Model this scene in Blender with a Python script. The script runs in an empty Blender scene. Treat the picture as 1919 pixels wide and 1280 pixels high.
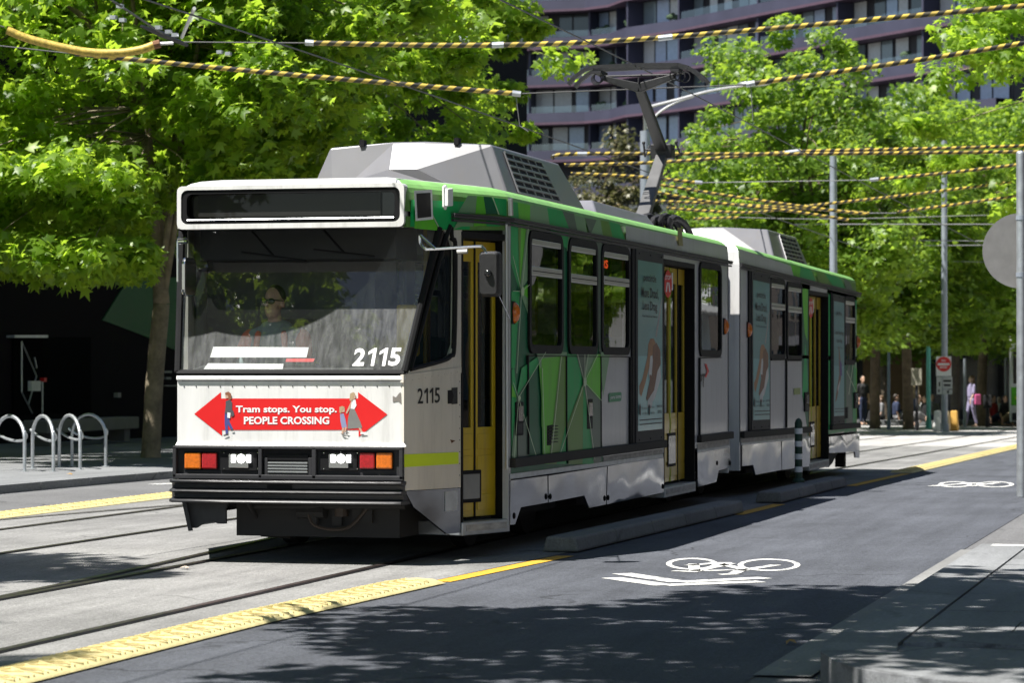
import bpy, bmesh, math, random
import numpy as np
from mathutils import Vector, Matrix
R = math.radians
random.seed(7); rng = np.random.default_rng(7)
sc = bpy.context.scene
col = sc.collection
# ------------------------------------------------------------------ camera
H = 1.47                                   # eye height in metres
LENS = 100.0
F = LENS/36*1919; PCX, PCY = 959.5, 640.0
psi = math.atan((2370-PCX)/F); pit = math.atan((687-PCY)/F)
fw0 = np.array([-math.sin(psi), math.cos(psi), 0]); rt = np.array([math.cos(psi), math.sin(psi), 0])
fw = fw0*math.cos(pit)+np.array([0, 0, 1])*math.sin(pit); up = np.cross(rt, fw); C0 = np.array([0, 0, H])
cam_d = bpy.data.cameras.new('camera'); cam = bpy.data.objects.new('camera', cam_d); col.objects.link(cam)
cam.location = (0, 0, H); cam.rotation_euler = (math.pi/2+pit, 0, psi)
cam_d.lens = LENS; cam_d.sensor_width = 36; cam_d.clip_end = 3000; cam_d.clip_start = .1
cam_d.dof.use_dof = True; cam_d.dof.focus_distance = 22.5; cam_d.dof.aperture_fstop = 5.0
sc.camera = cam
# ------------------------------------------------------------------ light
SUN = Vector((-.38, -.35, 1)).normalized()          # direction towards the sun
el = math.asin(SUN.z); az = math.atan2(SUN.x, SUN.y)
w = bpy.data.worlds.new('World'); sc.world = w; w.use_nodes = True
nt = w.node_tree; bg = nt.nodes['Background']; sky = nt.nodes.new('ShaderNodeTexSky')
sky.sky_type = 'NISHITA'; sky.sun_disc = False; sky.sun_elevation = el; sky.sun_rotation = az; sky.dust_density = .6
nt.links.new(sky.outputs[0], bg.inputs[0]); bg.inputs[1].default_value = .05
sd = bpy.data.lights.new('sun', 'SUN'); so = bpy.data.objects.new('sun', sd); col.objects.link(so)
sd.energy = 5.0; sd.angle = R(.53); sd.color = (1, .965, .91)
so.rotation_euler = SUN.to_track_quat('Z', 'Y').to_euler(); so.location = (-20, -20, 60)
sc.view_settings.view_transform = 'Standard'; sc.view_settings.look = 'None'
sc.view_settings.exposure = 1.06; sc.view_settings.gamma = 1; sc.view_settings.use_curve_mapping = False
sc.render.engine = 'CYCLES'
cy = sc.cycles
cy.use_denoising = True; cy.max_bounces = 10; cy.transparent_max_bounces = 16; cy.diffuse_bounces = 4; cy.glossy_bounces = 4
cy.sample_clamp_indirect = 6.0; cy.caustics_reflective = False; cy.caustics_refractive = False
# ------------------------------------------------------------------ pixel helpers (photo pixel -> ray -> plane it lies on)
def ray(x, y): return fw+rt*((x-PCX)/F)-up*((y-PCY)/F)
def onx(x, y, X): d = ray(x, y); return C0+d*((X-C0[0])/d[0])
def ony(x, y, Y): d = ray(x, y); return C0+d*((Y-C0[1])/d[1])
def gz(y):
    if y < 28: return 0.0
    if y < 38: return -.0091*(y-28)**2/20
    return -.0091*(y-33)
def ong(x, y, dz=0):
    Z = dz
    for _ in range(40):
        d = ray(x, y); p = C0+d*((Z-C0[2])/d[2]); Z = gz(p[1])+dz
    return p
def ond(x, y, D): return C0+ray(x, y)*D
# ------------------------------------------------------------------ materials
MATS = {}
def nodes_of(name):
    m = bpy.data.materials.new(name); m.use_nodes = True; MATS[name] = m
    n = m.node_tree; b = n.nodes['Principled BSDF']; return m, n, b
def M(name, c, rough=.5, metal=0., var=.12, scale=4., bump=0., bscale=60., coat=0., spec=.5, stretch=None, emit=None, es=1.):
    m, n, b = nodes_of(name); L = n.links.new
    tc = n.nodes.new('ShaderNodeTexCoord'); src = tc.outputs['Object']
    if stretch:
        mp = n.nodes.new('ShaderNodeMapping'); mp.inputs['Scale'].default_value = stretch; L(src, mp.inputs[0]); src = mp.outputs[0]
    ns = n.nodes.new('ShaderNodeTexNoise'); ns.inputs['Scale'].default_value = scale; ns.inputs['Detail'].default_value = 7; ns.inputs['Roughness'].default_value = .62; L(src, ns.inputs[0])
    cr = n.nodes.new('ShaderNodeValToRGB'); e = cr.color_ramp.elements
    e[0].position = .3; e[1].position = .72
    e[0].color = (*[max(0, x*(1-var)) for x in c], 1); e[1].color = (*[min(1, x*(1+var)) for x in c], 1)
    L(ns.outputs[0], cr.inputs[0]); L(cr.outputs[0], b.inputs['Base Color'])
    mr = n.nodes.new('ShaderNodeMapRange'); mr.inputs[3].default_value = max(0.02, rough-.1*rough/.5*.6); mr.inputs[4].default_value = min(1, rough+.12)
    L(ns.outputs[0], mr.inputs[0]); L(mr.outputs[0], b.inputs['Roughness'])
    b.inputs['Metallic'].default_value = metal; b.inputs['Coat Weight'].default_value = coat; b.inputs['Coat Roughness'].default_value = .08
    b.inputs['Specular IOR Level'].default_value = spec
    if bump:
        n2 = n.nodes.new('ShaderNodeTexNoise'); n2.inputs['Scale'].default_value = bscale; n2.inputs['Detail'].default_value = 5; L(tc.outputs['Object'], n2.inputs[0])
        bp = n.nodes.new('ShaderNodeBump'); bp.inputs['Strength'].default_value = bump; bp.inputs['Distance'].default_value = .02
        L(n2.outputs[0], bp.inputs['Height']); L(bp.outputs[0], b.inputs['Normal'])
    if emit: b.inputs['Emission Color'].default_value = (*emit, 1); b.inputs['Emission Strength'].default_value = es
    return m
def pane_fresnel(n, ior):          # a pane has two faces: seen from either side it reflects like glass in air
    g = n.nodes.new('ShaderNodeNewGeometry'); mr = n.nodes.new('ShaderNodeMapRange'); mr.inputs[3].default_value = ior; mr.inputs[4].default_value = 1/ior
    n.links.new(g.outputs['Backfacing'], mr.inputs[0]); fr = n.nodes.new('ShaderNodeFresnel'); n.links.new(mr.outputs[0], fr.inputs[0]); return fr
def thin_glass(name, tint=(.75, .8, .8), refl=1.0, base=.05, rough=.01):
    m, n, b = nodes_of(name); L = n.links.new; n.nodes.remove(b)
    tr = n.nodes.new('ShaderNodeBsdfTransparent'); tr.inputs[0].default_value = (*tint, 1)
    gl = n.nodes.new('ShaderNodeBsdfGlossy'); gl.inputs['Roughness'].default_value = rough; gl.inputs[0].default_value = (.95, .97, 1, 1)
    fr = pane_fresnel(n, 1.5)
    mt = n.nodes.new('ShaderNodeMath'); mt.operation = 'MULTIPLY_ADD'; mt.inputs[1].default_value = refl; mt.inputs[2].default_value = base; L(fr.outputs[0], mt.inputs[0])
    mx = n.nodes.new('ShaderNodeMixShader'); L(mt.outputs[0], mx.inputs[0]); L(tr.outputs[0], mx.inputs[1]); L(gl.outputs[0], mx.inputs[2])
    tc = n.nodes.new('ShaderNodeTexCoord'); ns = n.nodes.new('ShaderNodeTexNoise'); ns.inputs['Scale'].default_value = 1.1; L(tc.outputs['Object'], ns.inputs[0])
    bp = n.nodes.new('ShaderNodeBump'); bp.inputs['Strength'].default_value = .06; bp.inputs['Distance'].default_value = .03; L(ns.outputs[0], bp.inputs['Height']); L(bp.outputs[0], gl.inputs['Normal'])
    L(mx.outputs[0], n.nodes['Material Output'].inputs[0]); return m
# ------------------------------------------------------------------ mesh builder
class MB:
    def __init__(s): s.v = []; s.f = []; s.m = []; s.mi = 0
    def add(s, pts, faces):
        o = len(s.v); s.v += [tuple(map(float, p)) for p in pts]
        for f in faces: s.f.append(tuple(i+o for i in f)); s.m.append(s.mi)
        return s
    def poly(s, pts): return s.add(pts, [tuple(range(len(pts)))])
    def box(s, a, b):
        x0, y0, z0 = [min(p, q) for p, q in zip(a, b)]; x1, y1, z1 = [max(p, q) for p, q in zip(a, b)]
        P = [(x0, y0, z0), (x1, y0, z0), (x1, y1, z0), (x0, y1, z0), (x0, y0, z1), (x1, y0, z1), (x1, y1, z1), (x0, y1, z1)]
        return s.add(P, [(0, 3, 2, 1), (4, 5, 6, 7), (0, 1, 5, 4), (1, 2, 6, 5), (2, 3, 7, 6), (3, 0, 4, 7)])
    def hexa(s, P): return s.add(P, [(0, 3, 2, 1), (4, 5, 6, 7), (0, 1, 5, 4), (1, 2, 6, 5), (2, 3, 7, 6), (3, 0, 4, 7)])
    def slab(s, pts, d):            # polygon pushed along vector d: closed prism
        n = len(pts); q = [tuple(np.array(p)+np.array(d)) for p in pts]
        return s.add(list(pts)+q, [tuple(range(n))[::-1], tuple(range(n, 2*n))]+[(i, (i+1) % n, n+(i+1) % n, n+i) for i in range(n)])
    def tube(s, path, r, n=8, caps=True, squash=None):
        P = [np.array(p, float) for p in path]; k = len(P); rr = r if hasattr(r, '__len__') else [r]*k
        V = []; prev = None
        for i in range(k):
            t = P[min(i+1, k-1)]-P[max(i-1, 0)]; t /= (np.linalg.norm(t)+1e-12)
            if prev is None:
                a = np.array([0, 0, 1.]) if abs(t[2]) < .9 else np.array([1., 0, 0]); prev = np.cross(t, a); prev /= np.linalg.norm(prev)
            e1 = prev-t*(prev@t); e1 /= (np.linalg.norm(e1)+1e-12); e2 = np.cross(t, e1); prev = e1
            for j in range(n):
                a = 2*math.pi*j/n; V.append(P[i]+rr[i]*(e1*math.cos(a)+e2*math.sin(a)))
        Fc = [(i*n+j, i*n+(j+1) % n, (i+1)*n+(j+1) % n, (i+1)*n+j) for i in range(k-1) for j in range(n)]
        if caps: Fc += [tuple(range(n))[::-1], tuple(range((k-1)*n, k*n))]
        return s.add(V, Fc)
    def ball(s, c, r, n=10, m=7):
        r = r if hasattr(r, '__len__') else (r, r, r); V = [(c[0], c[1], c[2]-r[2])]
        for i in range(1, m):
            t = math.pi*i/m-math.pi/2
            for j in range(n):
                a = 2*math.pi*j/n; V.append((c[0]+r[0]*math.cos(t)*math.cos(a), c[1]+r[1]*math.cos(t)*math.sin(a), c[2]+r[2]*math.sin(t)))
        V.append((c[0], c[1], c[2]+r[2])); Fc = [(0, 1+(j+1) % n, 1+j) for j in range(n)]
        for i in range(m-2):
            for j in range(n):
                a = 1+i*n; Fc.append((a+j, a+(j+1) % n, a+n+(j+1) % n, a+n+j))
        e = len(V)-1; a = 1+(m-2)*n; Fc += [(a+j, a+(j+1) % n, e) for j in range(n)]
        return s.add(V, Fc)
    def caps(s, p, q, r0, r1, n=10):  # capsule
        p = np.array(p, float); q = np.array(q, float); d = q-p; l = np.linalg.norm(d)+1e-9; d /= l
        path = [p-d*r0*.98, p-d*r0*.7, p, p*.5+q*.5, q, q+d*r1*.7, q+d*r1*.98]; rr = [r0*.15, r0*.7, r0, (r0+r1)/2, r1, r1*.7, r1*.15]
        return s.tube(path, rr, n)
    def build(s, name, mats, parent=None, smooth=False, bevel=0, label=None, ang=40):
        me = bpy.data.meshes.new(name); me.from_pydata(s.v, [], s.f)
        for m in (mats if isinstance(mats, (list, tuple)) else [mats]): me.materials.append(m)
        if isinstance(mats, (list, tuple)): me.polygons.foreach_set('material_index', s.m)
        if smooth: me.polygons.foreach_set('use_smooth', [True]*len(me.polygons))
        me.validate(); me.update()
        if smooth and smooth != 'all':
            try: me.set_sharp_from_angle(angle=R(ang))
            except Exception: pass
        o = bpy.data.objects.new(name, me); col.objects.link(o)
        if parent: o.parent = parent
        if bevel:
            b = o.modifiers.new('bevel', 'BEVEL'); b.width = bevel; b.segments = 2; b.limit_method = 'ANGLE'; b.angle_limit = R(35)
        if label: o['label'] = label
        return o
def thing(name, label, cat, loc=(0, 0, 0), rz=0, group=None):
    o = bpy.data.objects.new(name, None); col.objects.link(o); o.location = loc; o.rotation_euler = (0, 0, rz)
    o.empty_display_size = .2; o['label'] = label; o['category'] = cat
    if group: o['group'] = group
    return o
def tag(o, label, cat, group=None):
    o['label'] = label; o['category'] = cat
    if group: o['group'] = group
    return o
def struct(o): o['kind'] = 'structure'; return o
def copy_tree(o, parent=None):
    c = o.copy(); col.objects.link(c); c.parent = parent
    for ch in o.children: copy_tree(ch, c)
    return c
def text_mesh(mb, s, quad, bold=0.0, shear=0.0):
    """lettering fitted into quad = (bottom-left, bottom-right, top-right, top-left) points"""
    cu = bpy.data.curves.new('t', 'FONT'); cu.body = s; cu.offset = bold; cu.resolution_u = 3; cu.shear = shear
    o = bpy.data.objects.new('t', cu); col.objects.link(o)
    dg = bpy.context.evaluated_depsgraph_get(); me = bpy.data.meshes.new_from_object(o.evaluated_get(dg))
    V = np.array([v.co[:] for v in me.vertices]); Fc = [tuple(p.vertices) for p in me.polygons]
    bpy.data.objects.remove(o); bpy.data.curves.remove(cu); bpy.data.meshes.remove(me)
    if len(V) == 0: return mb
    lo = V.min(0); hi = V.max(0); a = (V[:, 0]-lo[0])/(hi[0]-lo[0]); b = (V[:, 1]-lo[1])/(hi[1]-lo[1])
    q = [np.array(p, float) for p in quad]
    P = np.outer((1-a)*(1-b), q[0])+np.outer(a*(1-b), q[1])+np.outer(a*b, q[2])+np.outer((1-a)*b, q[3])
    return mb.add(P, Fc)
def number_2115(mb, quad, bold):
    q = [np.array(p, float) for p in quad]
    def at(a, b): return (1-a)*(1-b)*q[0]+a*(1-b)*q[1]+a*b*q[2]+(1-a)*b*q[3]
    def cell(a0, a1): return (at(a0, 0), at(a1, 0), at(a1, 1), at(a0, 1))
    text_mesh(mb, '2', cell(0, .245), bold); text_mesh(mb, '5', cell(.76, 1.0), bold)
    for a0 in (.30, .54):
        w_ = .165; P = [(.58, 0), (1, 0), (1, 1), (.66, 1), (.0, .80), (.0, .62), (.58, .76)]; mb.poly([tuple(at(a0+w_*x, y)) for x, y in P])
    return mb
def smoothpath(pts, n=6):
    P = [np.array(p, float) for p in pts]; out = []
    for i in range(len(P)-1):
        p0 = P[max(i-1, 0)]; p1 = P[i]; p2 = P[i+1]; p3 = P[min(i+2, len(P)-1)]
        for k in range(n):
            t = k/n; out.append(.5*((2*p1)+(-p0+p2)*t+(2*p0-5*p1+4*p2-p3)*t*t+(-p0+3*p1-3*p2+p3)*t**3))
    out.append(P[-1]); return out
# ------------------------------------------------------------------ the materials of the place
def grime(m, c=(.16, .14, .11), amt=.45):
    n = m.node_tree; L = n.links.new; b = n.nodes['Principled BSDF']; src = b.inputs['Base Color'].links[0].from_socket
    tc = n.nodes.new('ShaderNodeTexCoord'); mp = n.nodes.new('ShaderNodeMapping'); mp.inputs['Scale'].default_value = (7, 7, .7); L(tc.outputs['Object'], mp.inputs[0])
    k = n.nodes.new('ShaderNodeTexNoise'); k.inputs['Scale'].default_value = 1.6; k.inputs['Detail'].default_value = 8; k.inputs['Roughness'].default_value = .7; L(mp.outputs[0], k.inputs[0])
    r = n.nodes.new('ShaderNodeMapRange'); r.inputs[1].default_value = .5; r.inputs[2].default_value = .85; r.inputs[3].default_value = 0; r.inputs[4].default_value = amt; L(k.outputs[0], r.inputs[0])
    mx = n.nodes.new('ShaderNodeMix'); mx.data_type = 'RGBA'; L(r.outputs[0], mx.inputs[0]); L(src, mx.inputs[6]); mx.inputs[7].default_value = (*c, 1); L(mx.outputs[2], b.inputs['Base Color']); return m
white = M('white_enamel', (.76, .755, .74), .35, var=.12, scale=3.5, coat=.3, stretch=(1, 1, .25))
cream = M('cream_enamel', (.62, .58, .51), .4, var=.14, scale=2, coat=.2, stretch=(1, 1, .25))
silver = M('grey_enamel', (.46, .47, .48), .35, var=.1, scale=1.5, coat=.2, stretch=(1, 1, .2))
g_dark = M('dark_green_film', (.002, .12, .05), .42, var=.15, scale=2, coat=.05, spec=.25)
g_emer = M('emerald_film', (.003, .38, .095), .42, var=.1, scale=2, coat=.05, spec=.25)
g_lime = M('lime_film', (.13, .56, .03), .42, var=.1, scale=2, coat=.05, spec=.25)
g_olive = M('olive_film', (.12, .27, .04), .38, var=.1, scale=2, coat=.05, spec=.25)
g_pale = M('pale_green_film', (.2, .36, .19), .38, var=.1, scale=2, coat=.05, spec=.25)
g_grey = M('grey_green_film', (.1, .15, .11), .38, var=.1, scale=2, coat=.05, spec=.25)
g_roof = M('light_green_roof_paint', (.2, .43, .12), .45, var=.14, scale=3, stretch=(2, 2, .3))
g_fascia = M('fascia_green', (.095, .27, .04), .4, var=.22, scale=3, stretch=(3, 3, .3), coat=.3)
g_line = M('pale_line_print', (.5, .62, .4), .4)
roofgrey = M('roof_grey', (.42, .42, .42), .6, var=.15)
acpaint = M('fairing_grey', (.15, .15, .16), .33, var=.1, scale=1.2, coat=.15, bump=.01, bscale=9)
black = M('black_rubber', (.008, .008, .009), .6, var=.2, spec=.2)
blackgl = M('black_gloss', (.01, .01, .011), .12, var=.1, coat=.5)
dark = M('under_frame_dark', (.02, .019, .018), .75, var=.3, scale=6)
dkgrey = M('dark_grey_plastic', (.03, .03, .033), .55, var=.2, spec=.25)
bump_m = M('worn_black_steel', (.022, .022, .024), .42, var=.35, scale=14, bump=.06, bscale=30, spec=.6)
alu_f = M('aluminium_frame', (.55, .55, .54), .35, metal=.9, var=.08)
steel = M('galvanised_steel', (.52, .55, .57), .42, metal=.75, var=.15, scale=9)
steelp = M('painted_pole_grey', (.33, .37, .42), .45, metal=.3, var=.1, scale=5)
railst = M('rail_steel', (.16, .13, .12), .3, metal=.9, var=.25, scale=8)
yellow = M('door_yellow', (.55, .38, .012), .38, var=.14, scale=3, coat=.3, stretch=(1, 1, .3))
neon = M('door_edge_green', (.45, .62, .05), .4)
lime = M('reflective_lime_tape', (.62, .8, .0), .35, var=.05)
red = M('red_print', (.70, .012, .012), .4, var=.04)
whitep = M('white_print', (.82, .82, .82), .4, var=.03)
blackp = M('black_print', (.008, .008, .008), .45)
amber = M('amber_lens', (.65, .15, .005), .15, var=.25, scale=60, coat=.6)
redlens = M('red_lens', (.38, .008, .012), .15, var=.3, scale=60, coat=.6)
lamp_on = M('lit_led', (.9, .9, .9), .3, emit=(1, 1, 1), es=3)
led_red = M('led_red', (.3, .01, .0), .3, emit=(1, .1, .03), es=1.2)
chrome = M('chrome', (.7, .7, .7), .12, metal=1, var=.05)
interior = M('interior_grey', (.13, .135, .13), .7, var=.15)
cabdark = M('cab_dark', (.035, .037, .036), .7, var=.2)
seatg = M('seat_green', (.02, .09, .06), .8)
paper = M('paper_white', (.8, .8, .78), .7, var=.03)
for _m in (white, cream, silver, yellow, g_roof, g_fascia, acpaint, roofgrey, g_lime, g_emer): grime(_m)
def alu_skirt():
    m, n, b = nodes_of('polished_aluminium'); L = n.links.new
    b.inputs['Metallic'].default_value = 1; b.inputs['Base Color'].default_value = (.5, .51, .52, 1)
    tc = n.nodes.new('ShaderNodeTexCoord'); mp = n.nodes.new('ShaderNodeMapping'); mp.inputs['Scale'].default_value = (1, .8, 1.3); L(tc.outputs['Object'], mp.inputs[0])
    ns = n.nodes.new('ShaderNodeTexNoise'); ns.inputs['Scale'].default_value = 1.5; ns.inputs['Detail'].default_value = .6; L(mp.outputs[0], ns.inputs[0])
    bp = n.nodes.new('ShaderNodeBump'); bp.inputs['Strength'].default_value = .32; bp.inputs['Distance'].default_value = .07; L(ns.outputs[0], bp.inputs['Height']); L(bp.outputs[0], b.inputs['Normal'])
    n2 = n.nodes.new('ShaderNodeTexNoise'); n2.inputs['Scale'].default_value = 2; n2.inputs['Detail'].default_value = 4; L(mp.outputs[0], n2.inputs[0])
    mr = n.nodes.new('ShaderNodeMapRange'); mr.inputs[1].default_value = .35; mr.inputs[2].default_value = .75; mr.inputs[3].default_value = .05; mr.inputs[4].default_value = .16
    L(n2.outputs[0], mr.inputs[0]); L(mr.outputs[0], b.inputs['Roughness'])
    cr = n.nodes.new('ShaderNodeValToRGB'); cr.color_ramp.elements[0].color = (.19, .2, .22, 1); cr.color_ramp.elements[1].color = (.12, .12, .12, 1); cr.color_ramp.elements[0].position = .45; cr.color_ramp.elements[1].position = .8
    L(n2.outputs[0], cr.inputs[0]); L(cr.outputs[0], b.inputs['Base Color']); return m
aluskirt = alu_skirt()
glass = thin_glass('window_glass', (.3, .33, .33), 1.0, .04)
glass_dark = thin_glass('door_glass', (.25, .27, .27), .8, .04)
glass_cab = thin_glass('cab_glass', (.7, .75, .75), .8, .0)
def windscreen_mat():
    # thin glass, with road dust left where the two wipers do not reach (object coords: u across, v back, z up)
    m, n, b = nodes_of('dusty_windscreen'); L = n.links.new; n.nodes.remove(b)
    tc = n.nodes.new('ShaderNodeTexCoord')
    def dist(c):
        v = n.nodes.new('ShaderNodeVectorMath'); v.operation = 'SUBTRACT'; v.inputs[1].default_value = c; L(tc.outputs['Object'], v.inputs[0])
        ml = n.nodes.new('ShaderNodeVectorMath'); ml.operation = 'MULTIPLY'; ml.inputs[1].default_value = (1, 0, 1.08); L(v.outputs[0], ml.inputs[0])
        le = n.nodes.new('ShaderNodeVectorMath'); le.operation = 'LENGTH'; L(ml.outputs[0], le.inputs[0]); return le.outputs['Value']
    def gt(val, r):
        g = n.nodes.new('ShaderNodeMapRange'); g.inputs[1].default_value = r-.006; g.inputs[2].default_value = r+.012; L(val, g.inputs[0]); return g.outputs[0]
    def mul(a, b2):
        g = n.nodes.new('ShaderNodeMath'); g.operation = 'MULTIPLY'; L(a, g.inputs[0])
        if isinstance(b2, float): g.inputs[1].default_value = b2
        else: L(b2, g.inputs[1])
        return g.outputs[0]
    mask = mul(gt(dist(WIPE[0]), WIPE_R), gt(dist(WIPE[1]), WIPE_R))
    mp = n.nodes.new('ShaderNodeMapping'); mp.inputs['Scale'].default_value = (15, 3, 3.5); mp.inputs['Rotation'].default_value = (0, .12, 0); L(tc.outputs['Object'], mp.inputs[0])
    ns = n.nodes.new('ShaderNodeTexNoise'); ns.inputs['Scale'].default_value = 2; ns.inputs['Detail'].default_value = 8; L(mp.outputs[0], ns.inputs[0])
    n3 = n.nodes.new('ShaderNodeTexNoise'); n3.inputs['Scale'].default_value = 160; n3.inputs['Detail'].default_value = 3; L(tc.outputs['Object'], n3.inputs[0])
    mr = n.nodes.new('ShaderNodeMapRange'); mr.inputs[1].default_value = .25; mr.inputs[2].default_value = .75; mr.inputs[3].default_value = .05; mr.inputs[4].default_value = .23; L(ns.outputs[0], mr.inputs[0])
    m3 = n.nodes.new('ShaderNodeMapRange'); m3.inputs[1].default_value = .4; m3.inputs[2].default_value = .75; m3.inputs[3].default_value = .7; m3.inputs[4].default_value = 1.5; L(n3.outputs[0], m3.inputs[0])
    dust = mul(mul(mask, mr.outputs[0]), m3.outputs[0])
    ad = n.nodes.new('ShaderNodeMath'); ad.operation = 'ADD'; L(dust, ad.inputs[0]); ad.inputs[1].default_value = .012
    tr = n.nodes.new('ShaderNodeBsdfTransparent'); tr.inputs[0].default_value = (.93, .95, .95, 1)
    gl = n.nodes.new('ShaderNodeBsdfGlossy'); gl.inputs['Roughness'].default_value = .008
    fr = pane_fresnel(n, 1.55)
    ma = n.nodes.new('ShaderNodeMath'); ma.operation = 'MULTIPLY_ADD'; ma.inputs[1].default_value = 1.3; ma.inputs[2].default_value = .01; L(fr.outputs[0], ma.inputs[0])
    mx = n.nodes.new('ShaderNodeMixShader'); L(ma.outputs[0], mx.inputs[0]); L(tr.outputs[0], mx.inputs[1]); L(gl.outputs[0], mx.inputs[2])
    df = n.nodes.new('ShaderNodeBsdfDiffuse'); df.inputs[0].default_value = (.52, .53, .53, 1)
    m2 = n.nodes.new('ShaderNodeMixShader'); L(ad.outputs[0], m2.inputs[0]); L(mx.outputs[0], m2.inputs[1]); L(df.outputs[0], m2.inputs[2])
    L(m2.outputs[0], n.nodes['Material Output'].inputs[0]); return m
def asphalt(name, c, patch=.25, fine=.35, bump=.35):
    m, n, b = nodes_of(name); L = n.links.new; tc = n.nodes.new('ShaderNodeTexCoord')
    def noise(s, d=6, st=None):
        k = n.nodes.new('ShaderNodeTexNoise'); k.inputs['Scale'].default_value = s; k.inputs['Detail'].default_value = d; k.inputs['Roughness'].default_value = .65
        if st:
            mp = n.nodes.new('ShaderNodeMapping'); mp.inputs['Scale'].default_value = st; L(tc.outputs['Object'], mp.inputs[0]); L(mp.outputs[0], k.inputs[0])
        else: L(tc.outputs['Object'], k.inputs[0])
        return k.outputs[0]
    def ramp(v, lo, hi, a=.3, b2=.7):
        r = n.nodes.new('ShaderNodeMapRange'); r.inputs[1].default_value = a; r.inputs[2].default_value = b2; r.inputs[3].default_value = lo; r.inputs[4].default_value = hi; L(v, r.inputs[0]); return r.outputs[0]
    def mul(a, b2):
        k = n.nodes.new('ShaderNodeMath'); k.operation = 'MULTIPLY'; L(a, k.inputs[0]); L(b2, k.inputs[1]); return k.outputs[0]
    vo = n.nodes.new('ShaderNodeTexVoronoi'); vo.inputs['Scale'].default_value = 95; L(tc.outputs['Object'], vo.inputs[0])
    speck = ramp(vo.outputs['Color'], 1-fine, 1+fine, 0, 1)
    big = mul(ramp(noise(.35), 1-patch, 1+patch), ramp(noise(1.5, 8, (3, .25, 1)), 1-patch*.8, 1+patch*.8))
    tot = mul(mul(big, speck), ramp(noise(40, 4), .85, 1.15))
    dn = n.nodes.new('ShaderNodeTexNoise'); dn.inputs['Scale'].default_value = 1.2; dn.inputs['Detail'].default_value = 5; L(tc.outputs['Object'], dn.inputs[0])
    va = n.nodes.new('ShaderNodeVectorMath'); va.operation = 'MULTIPLY_ADD'; va.inputs[1].default_value = (1.1, 1.1, 0); L(dn.outputs['Color'], va.inputs[0]); L(tc.outputs['Object'], va.inputs[2])
    ck = n.nodes.new('ShaderNodeTexVoronoi'); ck.feature = 'DISTANCE_TO_EDGE'; ck.inputs['Scale'].default_value = .28; L(va.outputs[0], ck.inputs[0])
    gate = ramp(noise(.5, 2), 0, 1, .45, .6)
    cf = ramp(ck.outputs['Distance'], .45, 1, .001, .006); inv = n.nodes.new('ShaderNodeMix'); inv.data_type = 'FLOAT'; L(gate, inv.inputs[0]); inv.inputs[2].default_value = 1.0; L(cf, inv.inputs[3])
    tot = mul(tot, inv.outputs[0]); tot = mul(tot, ramp(noise(.9, 3), .8, 1.04, .2, .42))
    mc = n.nodes.new('ShaderNodeMix'); mc.data_type = 'RGBA'; mc.blend_type = 'MULTIPLY'; mc.inputs[0].default_value = 1; mc.inputs[6].default_value = (*c, 1)
    cb = n.nodes.new('ShaderNodeCombineColor'); L(tot, cb.inputs[0]); L(tot, cb.inputs[1]); L(tot, cb.inputs[2]); L(cb.outputs[0], mc.inputs[7])
    L(mc.outputs[2], b.inputs['Base Color']); b.inputs['Roughness'].default_value = .82; b.inputs['Specular IOR Level'].default_value = .35
    bp = n.nodes.new('ShaderNodeBump'); bp.inputs['Strength'].default_value = bump; bp.inputs['Distance'].default_value = .012; L(vo.outputs['Distance'], bp.inputs['Height']); L(bp.outputs[0], b.inputs['Normal'])
    return m
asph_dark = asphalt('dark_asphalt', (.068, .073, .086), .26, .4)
asph_track = asphalt('worn_track_asphalt', (.19, .188, .183), .28, .35)
asph_lane = asphalt('mid_asphalt', (.13, .13, .132), .15, .35)
conc = asphalt('separator_concrete', (.19, .19, .185), .18, .12, .12)
gutter_c = asphalt('gutter_concrete', (.2, .2, .195), .18, .12, .12)
paving_shade = asphalt('shade_toned_paving', (.05, .052, .055), .2, .16, .12)  # paving darkened in its colour to stand in for tree shade
paving = asphalt('bluestone_paving', (.17, .175, .18), .2, .16, .12)
slab_m = [asphalt('bluestone_slab_%s' % k, tuple(x*f for x in (.17, .175, .18)), .2, .18, .12) for k, f in (('pale', 1.1), ('mid', 1.0), ('dark', .9))]
junction = asphalt('pale_junction_concrete', (.36, .35, .34), .16, .15, .12)
def chipped(name, c, lo=.52, hi=.62):
    m = M(name, c, .7, var=.2, scale=20, bump=.1); n = m.node_tree; L = n.links.new; b = n.nodes['Principled BSDF']
    tc = n.nodes.new('ShaderNodeTexCoord'); k = n.nodes.new('ShaderNodeTexNoise'); k.inputs['Scale'].default_value = 9; k.inputs['Detail'].default_value = 9; k.inputs['Roughness'].default_value = .75; L(tc.outputs['Object'], k.inputs[0])
    r = n.nodes.new('ShaderNodeMapRange'); r.inputs[1].default_value = lo; r.inputs[2].default_value = hi; L(k.outputs[0], r.inputs[0])
    tr = n.nodes.new('ShaderNodeBsdfTransparent'); mx = n.nodes.new('ShaderNodeMixShader'); L(r.outputs[0], mx.inputs[0]); L(b.outputs[0], mx.inputs[1]); L(tr.outputs[0], mx.inputs[2]); L(mx.outputs[0], n.nodes['Material Output'].inputs[0]); return m
roadpaint = chipped('worn_road_paint', (.62, .62, .60))
orangep = chipped('orange_line_paint', (.58, .32, .03), .6, .68)
stripy = M('yellow_rubber_divider', (.62, .53, .26), .65, var=.18, scale=9, bump=.25, bscale=90)
stripy_d = M('divider_slot_dark', (.3, .21, .07), .8)
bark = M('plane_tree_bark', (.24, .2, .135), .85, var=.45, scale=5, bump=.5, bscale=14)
bark_d = M('brown_bark', (.13, .1, .07), .9, var=.4, scale=5, bump=.5, bscale=14)
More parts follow.
